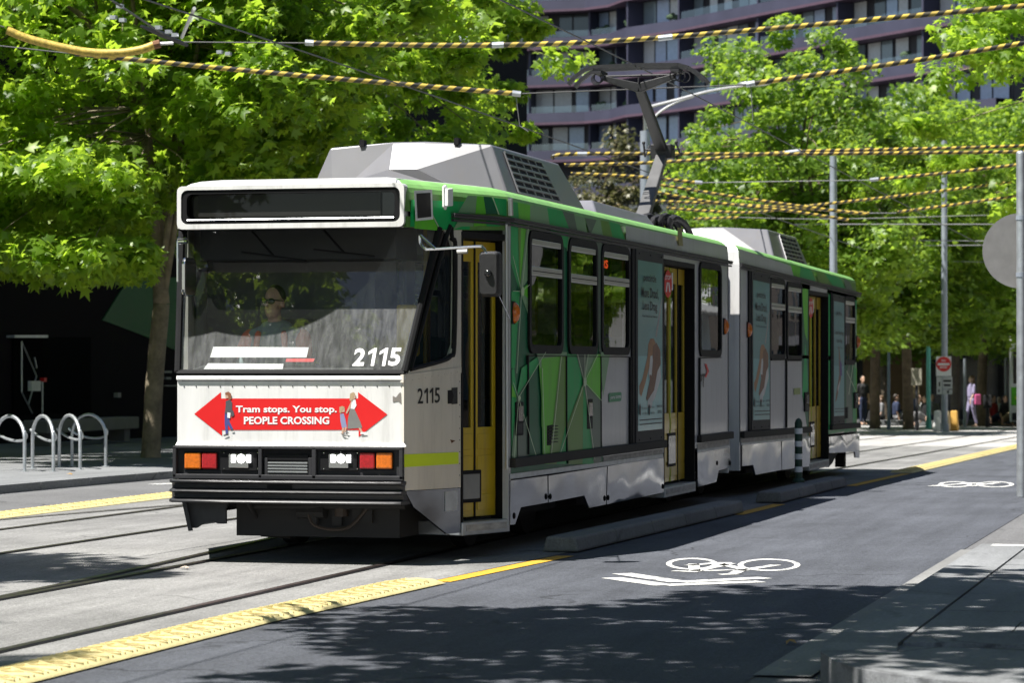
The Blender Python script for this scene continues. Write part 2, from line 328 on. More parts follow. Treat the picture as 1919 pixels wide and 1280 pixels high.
def leafmat(name, a, b2, trans, tw=.45):
    m, n, b = nodes_of(name); L = n.links.new; n.nodes.remove(b)
    at = n.nodes.new('ShaderNodeAttribute'); at.attribute_name = 'rnd'
    cr = n.nodes.new('ShaderNodeValToRGB'); cr.color_ramp.elements[0].color = (*a, 1); cr.color_ramp.elements[1].color = (*b2, 1); e_ = cr.color_ramp.elements.new(.12); e_.color = (*[x*.8 for x in a], 1); cr.color_ramp.elements[0].color = (*[x*.45 for x in a], 1); e_ = cr.color_ramp.elements.new(.8); e_.color = (*[x*.85 for x in b2], 1); cr.color_ramp.elements[-1].color = (b2[0]*1.4, b2[1]*1.15, b2[2]*1.6, 1); L(at.outputs['Fac'], cr.inputs[0])
    df = n.nodes.new('ShaderNodeBsdfPrincipled'); L(cr.outputs[0], df.inputs['Base Color']); df.inputs['Roughness'].default_value = .42; df.inputs['Specular IOR Level'].default_value = .45
    tl = n.nodes.new('ShaderNodeBsdfTranslucent'); tl.inputs[0].default_value = (*trans, 1)
    mx = n.nodes.new('ShaderNodeMixShader'); mx.inputs[0].default_value = tw; L(df.outputs[0], mx.inputs[1]); L(tl.outputs[0], mx.inputs[2])
    L(mx.outputs[0], n.nodes['Material Output'].inputs[0]); return m
leaf_near = leafmat('plane_leaf', (.075, .15, .012), (.22, .355, .04), (.48, .69, .05), .55)
leaf_far = leafmat('far_plane_leaf', (.06, .125, .018), (.185, .305, .045), (.41, .6, .05), .5)
leaf_olive = leafmat('olive_leaf', (.07, .075, .025), (.17, .16, .06), (.15, .16, .05), .3)
leaf_yel = leafmat('yellow_green_leaf', (.09, .14, .02), (.2, .26, .04), (.25, .35, .05), .38)
def stripe_mat():
    m, n, b = nodes_of('black_yellow_sleeve'); L = n.links.new
    uv = n.nodes.new('ShaderNodeUVMap'); sp = n.nodes.new('ShaderNodeSeparateXYZ'); L(uv.outputs[0], sp.inputs[0])
    ad = n.nodes.new('ShaderNodeMath'); ad.operation = 'MULTIPLY_ADD'; ad.inputs[1].default_value = 5.6; L(sp.outputs[0], ad.inputs[0]); L(sp.outputs[1], ad.inputs[2])
    fr = n.nodes.new('ShaderNodeMath'); fr.operation = 'FRACT'; L(ad.outputs[0], fr.inputs[0])
    gt = n.nodes.new('ShaderNodeMath'); gt.operation = 'GREATER_THAN'; gt.inputs[1].default_value = .52; L(fr.outputs[0], gt.inputs[0])
    mc = n.nodes.new('ShaderNodeMix'); mc.data_type = 'RGBA'; mc.inputs[6].default_value = (.012, .012, .012, 1); mc.inputs[7].default_value = (.66, .48, .07, 1); L(gt.outputs[0], mc.inputs[0])
    ns = n.nodes.new('ShaderNodeTexNoise'); ns.inputs['Scale'].default_value = 3.5; ns.inputs['Detail'].default_value = 8; tc = n.nodes.new('ShaderNodeTexCoord'); L(tc.outputs['Object'], ns.inputs[0])
    rp = n.nodes.new('ShaderNodeMapRange'); rp.inputs[1].default_value = .3; rp.inputs[2].default_value = .7; rp.inputs[3].default_value = .45; rp.inputs[4].default_value = 1.0; L(ns.outputs[0], rp.inputs[0])
    mg = n.nodes.new('ShaderNodeMix'); mg.data_type = 'RGBA'; mg.inputs[6].default_value = (.1, .085, .05, 1); L(rp.outputs[0], mg.inputs[0]); L(mc.outputs[2], mg.inputs[7]); L(mg.outputs[2], b.inputs['Base Color'])
    b.inputs['Roughness'].default_value = .38; return m
sleeve_m = stripe_mat()
wire_m = M('wire_dark', (.07, .07, .07), .5, metal=.5)
wire_l = M('wire_pale', (.3, .3, .3), .45, metal=.6)
# ------------------------------------------------------------------ ground, road, tracks, footpaths
def ystep(y0, y1):
    ys = [y0]; s = 2.0
    for y in list(np.arange(-40, 40, 2))+list(np.arange(40, 120, 5))+list(np.arange(120, 900, 60)):
        if y0+.3 < y < y1-.3: ys.append(float(y))
    return ys+[y1]
def lerp_line(pts, y):
    if y <= pts[0][1]: return pts[0][0]
    for a, b in zip(pts, pts[1:]):
        if y <= b[1]: t = (y-a[1])/(b[1]-a[1]); return a[0]+(b[0]-a[0])*t
    return pts[-1][0]
def sheet(name, xl, xr, y0, y1, dz, mat, nx=1):
    fl = (lambda y: xl) if not isinstance(xl, list) else (lambda y: lerp_line(xl, y))
    fr = (lambda y: xr) if not isinstance(xr, list) else (lambda y: lerp_line(xr, y))
    mb = MB(); ys = ystep(y0, y1); V = []
    for y in ys:
        for i in range(nx+1):
            x = fl(y)+(fr(y)-fl(y))*i/nx; V.append((x, y, gz(y)+dz))
    n = nx+1
    mb.add(V, [(j*n+i, j*n+i+1, (j+1)*n+i+1, (j+1)*n+i) for j in range(len(ys)-1) for i in range(nx)])
    return mb.build(name, mat)
struct(sheet('ground', -400, 400, -40, 900, -.012, asph_lane, 4))
YR = [(-5.72, -20), (-5.72, 12), (-5.7, 15.5), (-5.55, 18.6), (-5.35, 21.5), (-5.12, 29.5), (-5.1, 41.3), (-5.2, 64), (-5.8, 80)]   # divider by the tram
YL = [(-12.0, -20), (-12.0, 26), (-12.05, 31), (-12.1, 60)]
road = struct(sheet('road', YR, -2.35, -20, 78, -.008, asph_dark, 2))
struct(sheet('left_lane', -14.5, YL, -20, 62, -.007, asph_lane, 1))
track = struct(sheet('tram_track_bed', YL, YR, -20, 62, -.004, asph_track, 3))
struct(sheet('junction', -60, 40, 62, 100, -.003, junction, 4))
struct(sheet('shade_toned_square', -120, 80, 100, 175, -.004, paving_shade, 4))  # dark sheet: shade under the trees painted over a sunlit strip of ground
struct(sheet('gutter_strip', -2.36, -2.08, 13.4, 23, .0, gutter_c))
# rails: a head with a dark groove beside it
def rail(pts):
    P = [(x, y) for x, y in pts]; mb = MB()
    for i in range(len(P)-1):
        (x0, y0), (x1, y1) = P[i], P[i+1]
        for a, b, dz in ((-.03, .028, .004), ):
            mb.add([(x0+a, y0, gz(y0)+dz), (x0+b, y0, gz(y0)+dz), (x1+b, y1, gz(y1)+dz), (x1+a, y1, gz(y1)+dz)], [(0, 1, 2, 3)])
    r = mb.build('rail', railst, track); g = MB()
    for i in range(len(P)-1):
        (x0, y0), (x1, y1) = P[i], P[i+1]
        for a, b in ((.028, .062),):
            g.add([(x0+a, y0, gz(y0)+.001), (x0+b, y0, gz(y0)+.001), (x1+b, y1, gz(y1)+.001), (x1+a, y1, gz(y1)+.001)], [(0, 1, 2, 3)])
    g.build('groove', black, r)
def straight(x): return [(x, y) for y in ystep(-20, 95)]
for x in (-7.74, -6.33, -11.03, -9.62): rail(straight(x))
def turnout(off): return [(-7.7+off-.0065*max(0, y-12.5)**1.85*1.05, y) for y in np.arange(15.5, 29, .75)]
rail(turnout(0))
rail([(-13+.0055*(y-10)**2, y) for y in np.arange(12, 36, 1.)])
# yellow raised lane dividers
def divider(name, line, y0, y1, wd, label, ribs=True):
    L_ = y1-y0; root = thing(name, label, 'lane divider', (0, 0, 0), group=None)
    prof = [(-.5, 0), (-.47, .012), (-.3, .03), (0, .036), (.3, .03), (.47, .012), (.5, 0)]
    mb = MB(); ys = list(np.arange(y0, y1, .5))+[y1]; V = []
    for k, y in enumerate(ys):
        e = 1 if 0 < k < len(ys)-1 else .15
        for a, h in prof: V.append((lerp_line(line, y)+a*wd, y, gz(y)+h*e))
    n = len(prof); mb.add(V, [(j*n+i, j*n+i+1, (j+1)*n+i+1, (j+1)*n+i) for j in range(len(ys)-1) for i in range(n-1)])
    mb.build('base', stripy, root, smooth=True)
    if ribs:
        rb = MB(); sl = MB(); y = y0+.15; k = 0
        while y < y1-.2:
            x = lerp_line(line, y)
            for s in (-1, 1):
                a = (x-.44*wd, y-.05*s, .016); b = (x-.05*wd, y+.07*s, .0365); c = (x+.42*wd, y-.05*s, .018)
                for p, q in ((a, b), (b, c)):
                    rb.add([(p[0], p[1]-.009, p[2]+gz(y)-.006), (q[0], q[1]-.009, q[2]+gz(y)-.006), (q[0], q[1]+.009, q[2]+gz(y)-.006), (p[0], p[1]+.009, p[2]+gz(y)-.006), (p[0], p[1]-.006, p[2]+gz(y)+.011), (q[0], q[1]-.006, q[2]+gz(y)+.01), (q[0], q[1]+.006, q[2]+gz(y)+.01), (p[0], p[1]+.006, p[2]+gz(y)+.011)], [(0, 1, 5, 4), (2, 3, 7, 6), (4, 5, 6, 7), (1, 2, 6, 5), (3, 0, 4, 7)])
            if k % 2 == 0:
                for d in (0, .06):
                    zz = gz(y)+.0345; sl.add([(x+.05*wd, y+d, zz+.003), (x+.34*wd, y+d+.04, zz), (x+.34*wd, y+d+.06, zz), (x+.05*wd, y+d+.02, zz+.003)], [(0, 1, 2, 3)])
            y += .155; k += 1
        o = rb.build('rib', stripy, root); o['kind'] = 'stuff'
        o = sl.build('slot', stripy_d, root); o['kind'] = 'stuff'
    return root
divider('lane_divider', YR, 6, 18.55, .36, 'long yellow ribbed rubber divider beside the near rail, ahead of the orange line')
divider('lane_divider', YR, 41.3, 76, .34, 'yellow rubber divider behind the tram running on to the junction')
divider('lane_divider', YL, 8, 60, .42, 'yellow rubber divider between the far rails and the kerb with bike hoops')
# painted orange line
for y0, y1, lb in ((18.7, 21.5, 'painted orange line between the yellow divider and the long concrete separator'), (27.9, 30.2, 'short painted orange line between the two concrete separators'), (35.6, 41.2, 'painted orange line behind the banded flexible bollard')):
    o = sheet('orange_line', [(x+.02, y) for x, y in YR], [(x+.16, y) for x, y in YR], y0, y1, -.003, orangep); tag(o, lb, 'road marking')
# concrete separators
def separator(y0, y1, lb):
    mb = MB(); n = max(2, int((y1-y0)/1.6)+1); rt_ = thing('concrete_separator', lb, 'kerb', (0, 0, 0))
    for k in range(n):
        a = y0+(y1-y0)*k/n+.006; b = y0+(y1-y0)*(k+1)/n-.006; m2 = MB()
        xa = lerp_line(YR, a)-.06; xb = lerp_line(YR, b)-.06; V = []
        for (x, y, e) in ((xa, a, k == 0), (xb, b, k == n-1)):
            t = .12
            V += [(x-.15, y, gz(y)), (x+.15, y, gz(y)), (x+.12, y, gz(y)+t), (x-.12, y, gz(y)+t)]
        m2.add(V, [(0, 1, 2, 3), (7, 6, 5, 4), (0, 4, 5, 1), (1, 5, 6, 2), (2, 6, 7, 3), (3, 7, 4, 0)])
        m2.build('block', conc, rt_, bevel=.02)
separator(21.9, 28.3, 'long low concrete separator kerb beside the first tram car')
separator(30.4, 35.3, 'shorter low concrete separator kerb carrying the banded flexible bollard')
# flexible bollard
bp_ = (-5.3, 33.2); bz = gz(33.2)+.12
bo = thing('flexible_bollard', 'dark green flexible bollard with white reflective bands on the concrete separator', 'bollard', (bp_[0], bp_[1], bz))
mb = MB(); mb.tube([(0, 0, 0), (0, 0, .03), (0, 0, .05), (0, 0, .70), (0, 0, .74), (0, 0, .755)], [.075, .07, .045, .045, .03, .008], 14); mb.build('post', M('bollard_green', (.015, .05, .03), .5), bo, smooth=True)
for k in range(4):
    mb = MB(); mb.tube([(0, 0, .12+.15*k), (0, 0, .185+.15*k)], .0475, 14, caps=False); mb.build('reflective_band', whitep, bo, smooth=True)
# bike symbols and arrows painted on the road, traced on the ground from the photograph
def gp(p, dz=-.004): q = ong(*p, dz); return (q[0], q[1], gz(q[1])+dz)
def ringpx(mb, c, rx, ry, wd, n=28, a0=0, a1=360):
    o = []; i = []
    for k in range(n+1):
        a = R(a0+(a1-a0)*k/n); o.append(gp((c[0]+rx*math.cos(a), c[1]+ry*math.sin(a)))); i.append(gp((c[0]+(rx-wd)*math.cos(a), c[1]+(ry-wd*ry/rx)*math.sin(a))))
    for k in range(n): mb.add([o[k], o[k+1], i[k+1], i[k]], [(0, 1, 2, 3)])
def barpx(mb, p, q, wd, dz=-.004):
    a = np.array(gp(p, dz)); b = np.array(gp(q, dz)); d = b-a; d[2] = 0; d /= np.linalg.norm(d); nn = np.array([-d[1], d[0], 0])*wd/2
    mb.add([a-nn, b-nn, b+nn, a+nn], [(0, 1, 2, 3)])
mb = MB()
ringpx(mb, (1297, 1057), 49, 11, 11); ringpx(mb, (1441, 1059), 59, 11.5, 11); mb_s = .085
for p, q in (((1290, 1060), (1345, 1055)), ((1300, 1071), (1370, 1056)), ((1345, 1055), (1372, 1055)), ((1262, 1070), (1308, 1072)), ((1300, 1057), (1302, 1071)), ((1318, 1070), (1395, 1068)), ((1345, 1056), (1398, 1068)), ((1384, 1070), (1455, 1059)), ((1348, 1077), (1382, 1076)), ((1375, 1075), (1392, 1067))): barpx(mb, p, q, mb_s, -.0035)
o = mb.build('bike_symbol', roadpaint); tag(o, 'white painted bicycle symbol on the lit lane above the chevrons', 'road marking', None)
for (a, b, c), lb in ((((1143, 1082), (1245, 1093), (1250, 1093)), 'broken'), ):
    pass
for k, (A, B, Cc) in enumerate((((1165, 1075), (1273, 1091), (1434, 1083)), ((1145, 1083), (1245, 1097), (1425, 1090)))):
    mb = MB(); barpx(mb, A, B, .16); barpx(mb, B, Cc, .16, -.0035)
    tag(mb.build('chevron_marking', roadpaint), ('white painted chevron on the lane next to the bicycle symbol', 'white painted chevron on the lane half in tree shade')[k], 'road marking')
mb = MB(); ringpx(mb, (1790, 908), 32, 5.5, 9, 20); ringpx(mb, (1865, 908), 36, 5.5, 9, 20); barpx(mb, (1745, 911), (1830, 905), .14, -.0035); barpx(mb, (1800, 905), (1860, 908), .1, -.003); barpx(mb, (1820, 911), (1870, 905), .1, -.0025)
tag(mb.build('bike_symbol', roadpaint), 'distant white painted bicycle symbol near the sign pole', 'road marking')
mb = MB(); barpx(mb, (285, 908), (330, 906), .2); tag(mb.build('lane_marking', roadpaint), 'short white dash on the lane beside the bike hoop kerb', 'road marking')
# right footpath: kerb stones with a rounded nose and bluestone slabs
KH = .13
fp = MB()
nose = [(-2.07, 21.7), (-2.07, 14.3), (-2.07, 13.75), (-2.02, 13.3), (-1.9, 12.9), (-1.72, 12.55), (-1.45, 12.28), (-1.1, 12.1), (-.6, 11.95), (.2, 11.8), (4, 11.3)]
inner = [(-1.72, 21.7), (-1.72, 14.3), (-1.72, 13.8), (-1.68, 13.45), (-1.6, 13.2), (-1.47, 13.0), (-1.28, 12.82), (-1.0, 12.68), (-.55, 12.52), (.25, 12.36), (4, 11.86)]
foot = struct(MB().add([(x, y, KH-.02) for x, y in inner]+[(4, 21.7, KH-.02)], [tuple(range(len(inner)+1))]).build('footpath', paving))
kr = thing('kerb', 'bluestone kerb with rounded nose edging the shaded footpath', 'kerb', (0, 0, 0))
segs = []
for i in range(len(nose)-1):
    L_ = math.dist(nose[i], nose[i+1]); n = max(1, int(L_/1.2))
    for k in range(n):
        a = k/n; b = (k+1)/n; f = lambda P, Q, t: (P[0]+(Q[0]-P[0])*t, P[1]+(Q[1]-P[1])*t)
        segs.append((f(nose[i], nose[i+1], a), f(nose[i], nose[i+1], b), f(inner[i], inner[i+1], b), f(inner[i], inner[i+1], a)))
for s in segs:
    m2 = MB(); m2.slab([(x, y, -.012) for x, y in s], (0, 0, KH+.012)); m2.build('kerb_stone', slab_m[random.randrange(3)], kr, bevel=0)
mb = MB().add([(x-.33, y, -.001) for x, y in nose[:1]]+[(-2.36, 14.2, -.001), (-2.3, 13.3, -.001), (-2.05, 12.6, -.001), (-1.7, 12.1, -.001), (-1.1, 11.75, -.001), (4, 10.9, -.001)]+[(x, y, -.001) for x, y in reversed(nose)], [tuple(range(7+len(nose)))]) if False else None
# slabs
import itertools
k = 0; y = 12.0; ro = 0
while y < 21.6:
    h = .62; x = -1.705 + (.0 if ro % 2 else -.45)
    while x < 4:
        x0 = max(x, -1.705); x1 = x+.92
        if x1 > x0+.1:
            q = [(x0+.004, y+.004), (x1-.004, y+.004), (x1-.004, min(y+h, 21.69)-.004), (x0+.004, min(y+h, 21.69)-.004)]
            if y > 13.4 or x0 > -.9+(12.9-y)*.8+ (0 if y > 12.6 else .5):
                MB().slab([(a, b, KH-.03) for a, b in q], (0, 0, .03+random.uniform(-.0015, .0015))).build('paving_slab', slab_m[random.randrange(3)], foot)
        x += .92
    y += h; ro += 1
for x0 in (-1.98, -1.62, -1.2): 
    o = MB().box((x0, 21.45, KH), (x0+.27, 21.62, KH+.004)).build('white_edge_mark', roadpaint); tag(o, 'small white painted patch at the far end of the footpath', 'road marking', 'white patches on the footpath end')
dr = thing('drain_cover', 'small rectangular metal cover set in the shaded footpath', 'cover', (-1.0, 16.6, KH+.003))
mb = MB(); mb.box((-.2, -.13, 0), (.2, .13, .006)); mb.build('plate', dkgrey, dr)
for k in range(5): MB().box((-.17+.075*k, -.1, .006), (-.135+.075*k, .1, .011)).build('bar', steel, dr)
# left footpath and kerb
LK = .09
lf = MB(); ys = ystep(-20, 100); V = []
for y in ys: V += [(-60, y, gz(y)+LK), (-14.2, y, gz(y)+LK)]
struct(lf.add(V, [(2*j, 2*j+1, 2*j+3, 2*j+2) for j in range(len(ys)-1)]).build('left_footpath', paving))
lkr = thing('kerb', 'long bluestone kerb in front of the bike hoops', 'kerb', (0, 0, 0)); y = 18.
while y < 61:
    m2 = MB(); P = []
    for yy in (y+.006, y+1.494):
        P += [(-14.55, yy, gz(yy)-.02), (-14.19, yy, gz(yy)-.02), (-14.19, yy, gz(yy)+LK+.003), (-14.55, yy, gz(yy)+LK+.003)]
    q = [P[0], P[1], P[5], P[4], P[3], P[2], P[6], P[7]]
    # shift: face of the kerb towards the road
    q = [(x+.02, yy, z) for x, yy, z in q]
    m2.hexa(q).build('kerb_stone', slab_m[random.randrange(3)], lkr); y += 1.5
# ------------------------------------------------------------------ the tram.  local frame: u across (+ = door side), v back from the nose, z up
TR = np.array([-7.035, 20.1, 0.]); HW = 1.335; FW = .895; TV = 1.4; KS = (HW-FW)/TV
tram = thing('tram', 'green and white two-car articulated tram, front car 2115, standing on the near rails', 'tram', tuple(TR))
def SP(px, py, U=HW, o=0): p = onx(px, py, TR[0]+U)-TR; return (U+o, p[1], p[2])
def TP(px, py, o=0):                       # onto the tapered cab side
    d = ray(px, py); a = np.array([TR[0]+FW, TR[1], 0]); nn = np.array([1, -KS, 0]); nn /= np.linalg.norm(nn)
    t = ((a-C0)@nn)/(d@nn); p = C0+d*t-TR+nn*o; return tuple(p)
def FP(px, py, v=0): p = ony(px, py, TR[1]+v)-TR; return (p[0], v, p[2])
TN = np.array([1, -KS, 0])/math.hypot(1, KS); TD = np.array([KS, 1, 0])/math.hypot(1, KS)
def dz2(v): return -.0091*max(0, v-11.1)   # rear car follows the falling road
# --- roof and fascia lofts
def loft(out, levels, mats_for_edge):
    mb = MB(); n = len(out); rings = []
    P = np.array(out); ctr = P.mean(0)
    for z, off in levels:
        r = []
        for i in range(n):
            a = P[i-1]; b = P[i]; c = P[(i+1) % n]
            d1 = (b-a)/np.linalg.norm(b-a); d2 = (c-b)/np.linalg.norm(c-b); n1 = np.array([-d1[1], d1[0]]); n2 = np.array([-d2[1], d2[0]])
            k = (n1+n2)/(1+n1@n2); r.append(b+k*off)
        rings.append([(p[0], p[1], z+(dz2(p[1]))) for p in r])
    for k in range(len(rings)-1):
        for i in range(n):
            j = (i+1) % n; mb.mi = mats_for_edge(i, k)
            if mb.mi < 0: continue
            mb.poly([rings[k][i], rings[k][j], rings[k+1][j], rings[k+1][i]])
    mb.mi = mats_for_edge(-1, 0); mb.poly(rings[-1]); return mb
out1 = [(-FW, 0), (FW, 0), (HW, TV), (HW, 10.75), (-HW, 10.75), (-HW, TV)]
lev = [(2.62, 0), (2.765, .012), (2.80, .025), (2.83, .055), (2.855, .10), (2.875, .17), (2.895, .32), (2.91, .6)]
def mf1(i, k):
    if i == -1 or k > 4: return 2
    if i == 0: return 0 if k > 2 else -1
    return 1 if k < 1 else 3
rm = [white, g_fascia, roofgrey, g_roof]
loft(out1, lev, mf1).build('roof', rm, tram, smooth=True, ang=50)
out2 = [(-HW, 11.42), (HW, 11.42), (HW, 20.9), (FW, 22.3), (-FW, 22.3), (-HW, 20.9)]
def mf2(i, k):
    if i == -1 or k > 4: return 2
    if i == 0: return 0
    return 1 if k < 1 else 3
loft(out2, lev, mf2).build('roof', rm, tram, smooth=True, ang=50)
# --- side walls with real openings
def cells(v0, v1, z0, z1, holes):
    vs = sorted({v0, v1, *[h[0] for h in holes], *[h[1] for h in holes]}); zs = sorted({z0, z1, *[h[2] for h in holes], *[h[3] for h in holes]})
    return [(a, b, c, d) for a, b in zip(vs, vs[1:]) for c, d in zip(zs, zs[1:]) if a >= v0-1e-6 and b <= v1+1e-6 and c >= z0-1e-6 and d <= z1+1e-6 and not any(h[0]-1e-6 <= a and b <= h[1]+1e-6 and h[2]-1e-6 <= c and d <= h[3]+1e-6 for h in holes)]
def clip(poly, r):
    def cl(P, f, g):
        o = []
        for i in range(len(P)):
            a = P[i-1]; b = P[i]; fa = f(a); fb = f(b)
            if fb:
                if not fa: o.append(g(a, b))
                o.append(b)
            elif fa: o.append(g(a, b))
        return o
    for ax, val, sg in ((0, r[0], 1), (0, r[1], -1), (1, r[2], 1), (1, r[3], -1)):
        if not poly: break
        poly = cl(poly, lambda p: sg*(p[ax]-val) >= 0, lambda a, b: tuple(np.array(a)+(np.array(b)-np.array(a))*((val-a[ax])/(b[ax]-a[ax]))))
    return poly
WZ0, WZ1 = 1.615, 2.535
wins1 = [(1.95, 3.02, WZ0, WZ1), (3.29, 4.30, WZ0, WZ1), (4.53, 5.62, WZ0, WZ1), (9.06, 10.22, WZ0, WZ1)]
door2 = (7.26, 8.82, .27, 2.53)
holes1 = wins1+[door2]
wins2 = [(13.42, 14.46, WZ0, WZ1-.005), (14.66, 15.76, WZ0, WZ1-.005), (19.62, 20.6, WZ0, WZ1-.02)]
door3 = (16.42, 18.14, .27, 2.51)
holes2 = wins2+[door3]
def wall(v0, v1, holes, u, mat, name='side_wall', z0=.62):
    mb = MB(); s = 1 if u > 0 else -1
    for a, b, c, d in cells(v0, v1, z0, 2.62, [(h[0], h[1], max(h[2], z0), h[3]) for h in holes]):
        q = [(u, a, c+dz2(a)), (u, b, c+dz2(b)), (u, b, d+dz2(b)), (u, a, d+dz2(a))]
        mb.poly(q)
        mb.poly([(x-s*.05, y, z) for x, y, z in q][::-1])
    for h in holes:     # reveals
        a, b, c, d = h[0], h[1], max(h[2], z0), h[3]
        for p, q in (((a, c), (b, c)), ((b, c), (b, d)), ((b, d), (a, d)), ((a, d), (a, c))):
            if h[2] < z0 and p[1] == c and q[1] == c: continue
            mb.poly([(u, p[0], p[1]+dz2(p[0])), (u, q[0], q[1]+dz2(q[0])), (u-s*.05, q[0], q[1]+dz2(q[0])), (u-s*.05, p[0], p[1]+dz2(p[0]))])
    return mb.build(name, mat, tram)
wall(TV-.0, 10.75, holes1, HW, silver); wall(11.42, 20.9, holes2, HW, silver)
lw1 = [(1.9, 3.0, WZ0, WZ1), (3.3, 4.4, WZ0, WZ1), (4.7, 5.8, WZ0, WZ1), (6.1, 7.2, WZ0, WZ1), (7.5, 8.6, WZ0, WZ1), (9.06, 10.22, WZ0, WZ1)]
lw2 = [(12.2, 13.3, WZ0, WZ1-.02), (13.6, 14.7, WZ0, WZ1-.02), (15, 16.1, WZ0, WZ1-.02), (16.4, 17.5, WZ0, WZ1-.02), (17.8, 18.9, WZ0, WZ1-.02), (19.3, 20.4, WZ0, WZ1-.02)]
wall(TV, 10.75, lw1, -HW, silver); wall(11.42, 20.9, lw2, -HW, silver)
# --- livery: flat film shapes traced from the photograph, cut around the openings
LAY = [0]
def film(polys, holes, v0, v1, name='livery_film', label=None, fascia=False):
    mats = []; mb = MB(); rects = cells(v0, v1, .62, 2.62, [(h[0], h[1], max(h[2], .62), h[3]) for h in holes]) if not fascia else [(v0, v1, 2.4, 2.95)]
    rects = [(a, b, c+(dz2(a) if v0 > 11 else 0), d) for a, b, c, d in rects]
    for k, (mat, pts) in enumerate(polys):
        P = [SP(*p)[1:] for p in pts]
        if mat not in mats: mats.append(mat)
        mb.mi = mats.index(mat)
        for r in rects:
            q = clip(P, r)
            if len(q) >= 3: mb.poly([(HW+.0012*(k*.5+1)+(-.0 if not fascia else 0), v, z) for v, z in q])
    return mb.build(name, mats, tram, label=label)
def line(p, q, wpx=1.0):
    d = np.array(q, float)-np.array(p, float); n_ = np.array([-d[1], d[0]])/np.linalg.norm(d)*wpx/2; p = np.array(p); q = np.array(q)
    return (g_line, [tuple(p-n_), tuple(q-n_), tuple(q+n_), tuple(p+n_)])
def dot(c, rx, ry): return (g_line, [(c[0]+rx*math.cos(2*math.pi*k/10), c[1]+ry*math.sin(2*math.pi*k/10)) for k in range(10)])
N1 = (973, 546); N2 = (966.5, 746); N3 = (1090, 716)
film([(g_dark, [(945, 385), (1146, 425), (1138, 668), (1125, 754), (1130, 870), (945, 900)]),
      (g_emer, [(948, 395), (970, 395), N1, (948, 470)]), (g_dark, [(950, 470), N1, (950, 545)]),
      (g_lime, [(970, 405), (988, 405), N1]), (g_olive, [(970, 405), (976, 405), N1]), (g_pale, [(988, 405), (1030, 410), (992, 520), N1]),
      (g_lime, [N1, (992, 528), (992, 562)]), (g_pale, [N1, (992, 562), (992, 600)]), (g_emer, [(948, 546), N1, (964, 690), (948, 690)]),
      (g_emer, [(1030, 425), (1065, 435), (1065, 470), (1030, 440)]), (g_pale, [(1065, 430), (1125, 440), (1120, 470), (1060, 470)]),
      (g_grey, [(1112, 440), (1146, 445), (1140, 668), (1122, 668)]),
      (g_emer, [(948, 700), (962, 690), N2, (955, 860), (948, 860)]), (g_lime, [(950, 700), N2, (950, 742)]), (g_pale, [(956, 860), N2, (966, 860)]),
      (g_grey, [(968, 815), (988, 775), (988, 855), (968, 860)]), (g_emer, [(966, 742), (975, 690), (1006, 668), (1010, 680)]),
      (g_lime, [(1006.5, 668), (1047.6, 668), (1033, 796), (1027, 870), (1015, 870), (1012, 746)]),
      (g_pale, [(1002, 660), (1060, 660), (1060, 672), (1010, 690)]),
      (g_lime, [(1012, 672), (1047.6, 668), (1033, 796), (1012, 800)]),
      (g_olive, [(1047.6, 668), (1058, 668), (1058, 796), (1040, 870), (1026, 870), (1033, 796)]),
      (g_emer, [(1058, 796), (1058, 870), (1040, 870)]), (g_emer, [(1059.5, 664), (1077, 664), N3, (1059.5, 796)]), (g_grey, [(1077, 664), (1097, 664), N3]), (g_pale, [(1097, 664), (1115.3, 664), N3]),
      (g_lime, [(1115.3, 664), (1122, 664), (1122, 751), N3]), (g_olive, [N3, (1088, 870), (1062, 870), (1059.5, 796)]), (g_emer, [N3, (1101, 785), (1109, 870), (1088, 870)]),
      (g_grey, [N3, (1122, 751), (1123, 870), (1109, 870), (1101, 785)]), (g_pale, [(1122, 660), (1140, 660), (1126, 746)]),
      line(N1, (951, 455)), line(N1, (948, 545)), line(N1, (964, 700)), line(N1, (992, 530)), line(N1, (988, 405)), line(N2, (1018, 660)), line(N2, (948, 690)), line(N2, (1002, 862)), line(N2, (958, 862)), line((1011, 690), (1016, 862)), line((1047, 668), (1027, 862)),
      line(N3, (1077, 664)), line(N3, (1097, 664)), line(N3, (1115, 664)), line(N3, (1122, 751)), line(N3, (1040, 862)), line(N3, (1109, 862)), line(N3, (1090, 664)),
      dot(N1, 3, 9), dot(N2, 2.5, 5), dot(N3, 3, 9)], holes1, TV, 10.75, label='green faceted film with pale lines')
film([(g_emer, [(955, 378), (970, 379), (972, 412), (955, 410)]), (g_lime, [(970, 379), (993, 384), (993, 418), (972, 412)]), (g_pale, [(993, 384), (1025, 389), (1030, 426), (993, 418)]), (g_emer, [(1025, 389), (1053, 395), (1068, 434), (1030, 426)]),
      (g_grey, [(1053, 395), (1075, 400), (1082, 437), (1068, 434)]), (g_pale, [(1075, 402), (1095, 408), (1100, 441), (1082, 437)]), (g_grey, [(1095, 408), (1118, 412), (1105, 441)]), (g_pale, [(1118, 410), (1124, 412), (1130, 447), (1105, 441)]),
      (g_olive, [(1124, 412), (1140, 415), (1148, 450), (1130, 447)]), (g_emer, [(1140, 415), (1160, 421), (1171, 452), (1148, 450)]),
      (silver, [(1171, 422.5), (1362, 462), (1364, 491), (1172, 453)])], [], TV, 10.75, name='fascia_film', fascia=True)
film([(g_dark, [(1500, 525), (1518, 528), (1518, 830), (1511, 830), (1512, 800), (1503, 740)]), (g_lime, [(1502, 530), (1514, 532), (1513, 640), (1508, 625)]), (g_emer, [(1503, 740), (1509, 640), (1514, 720), (1511, 760)])], holes2, 11.42, 20.9)
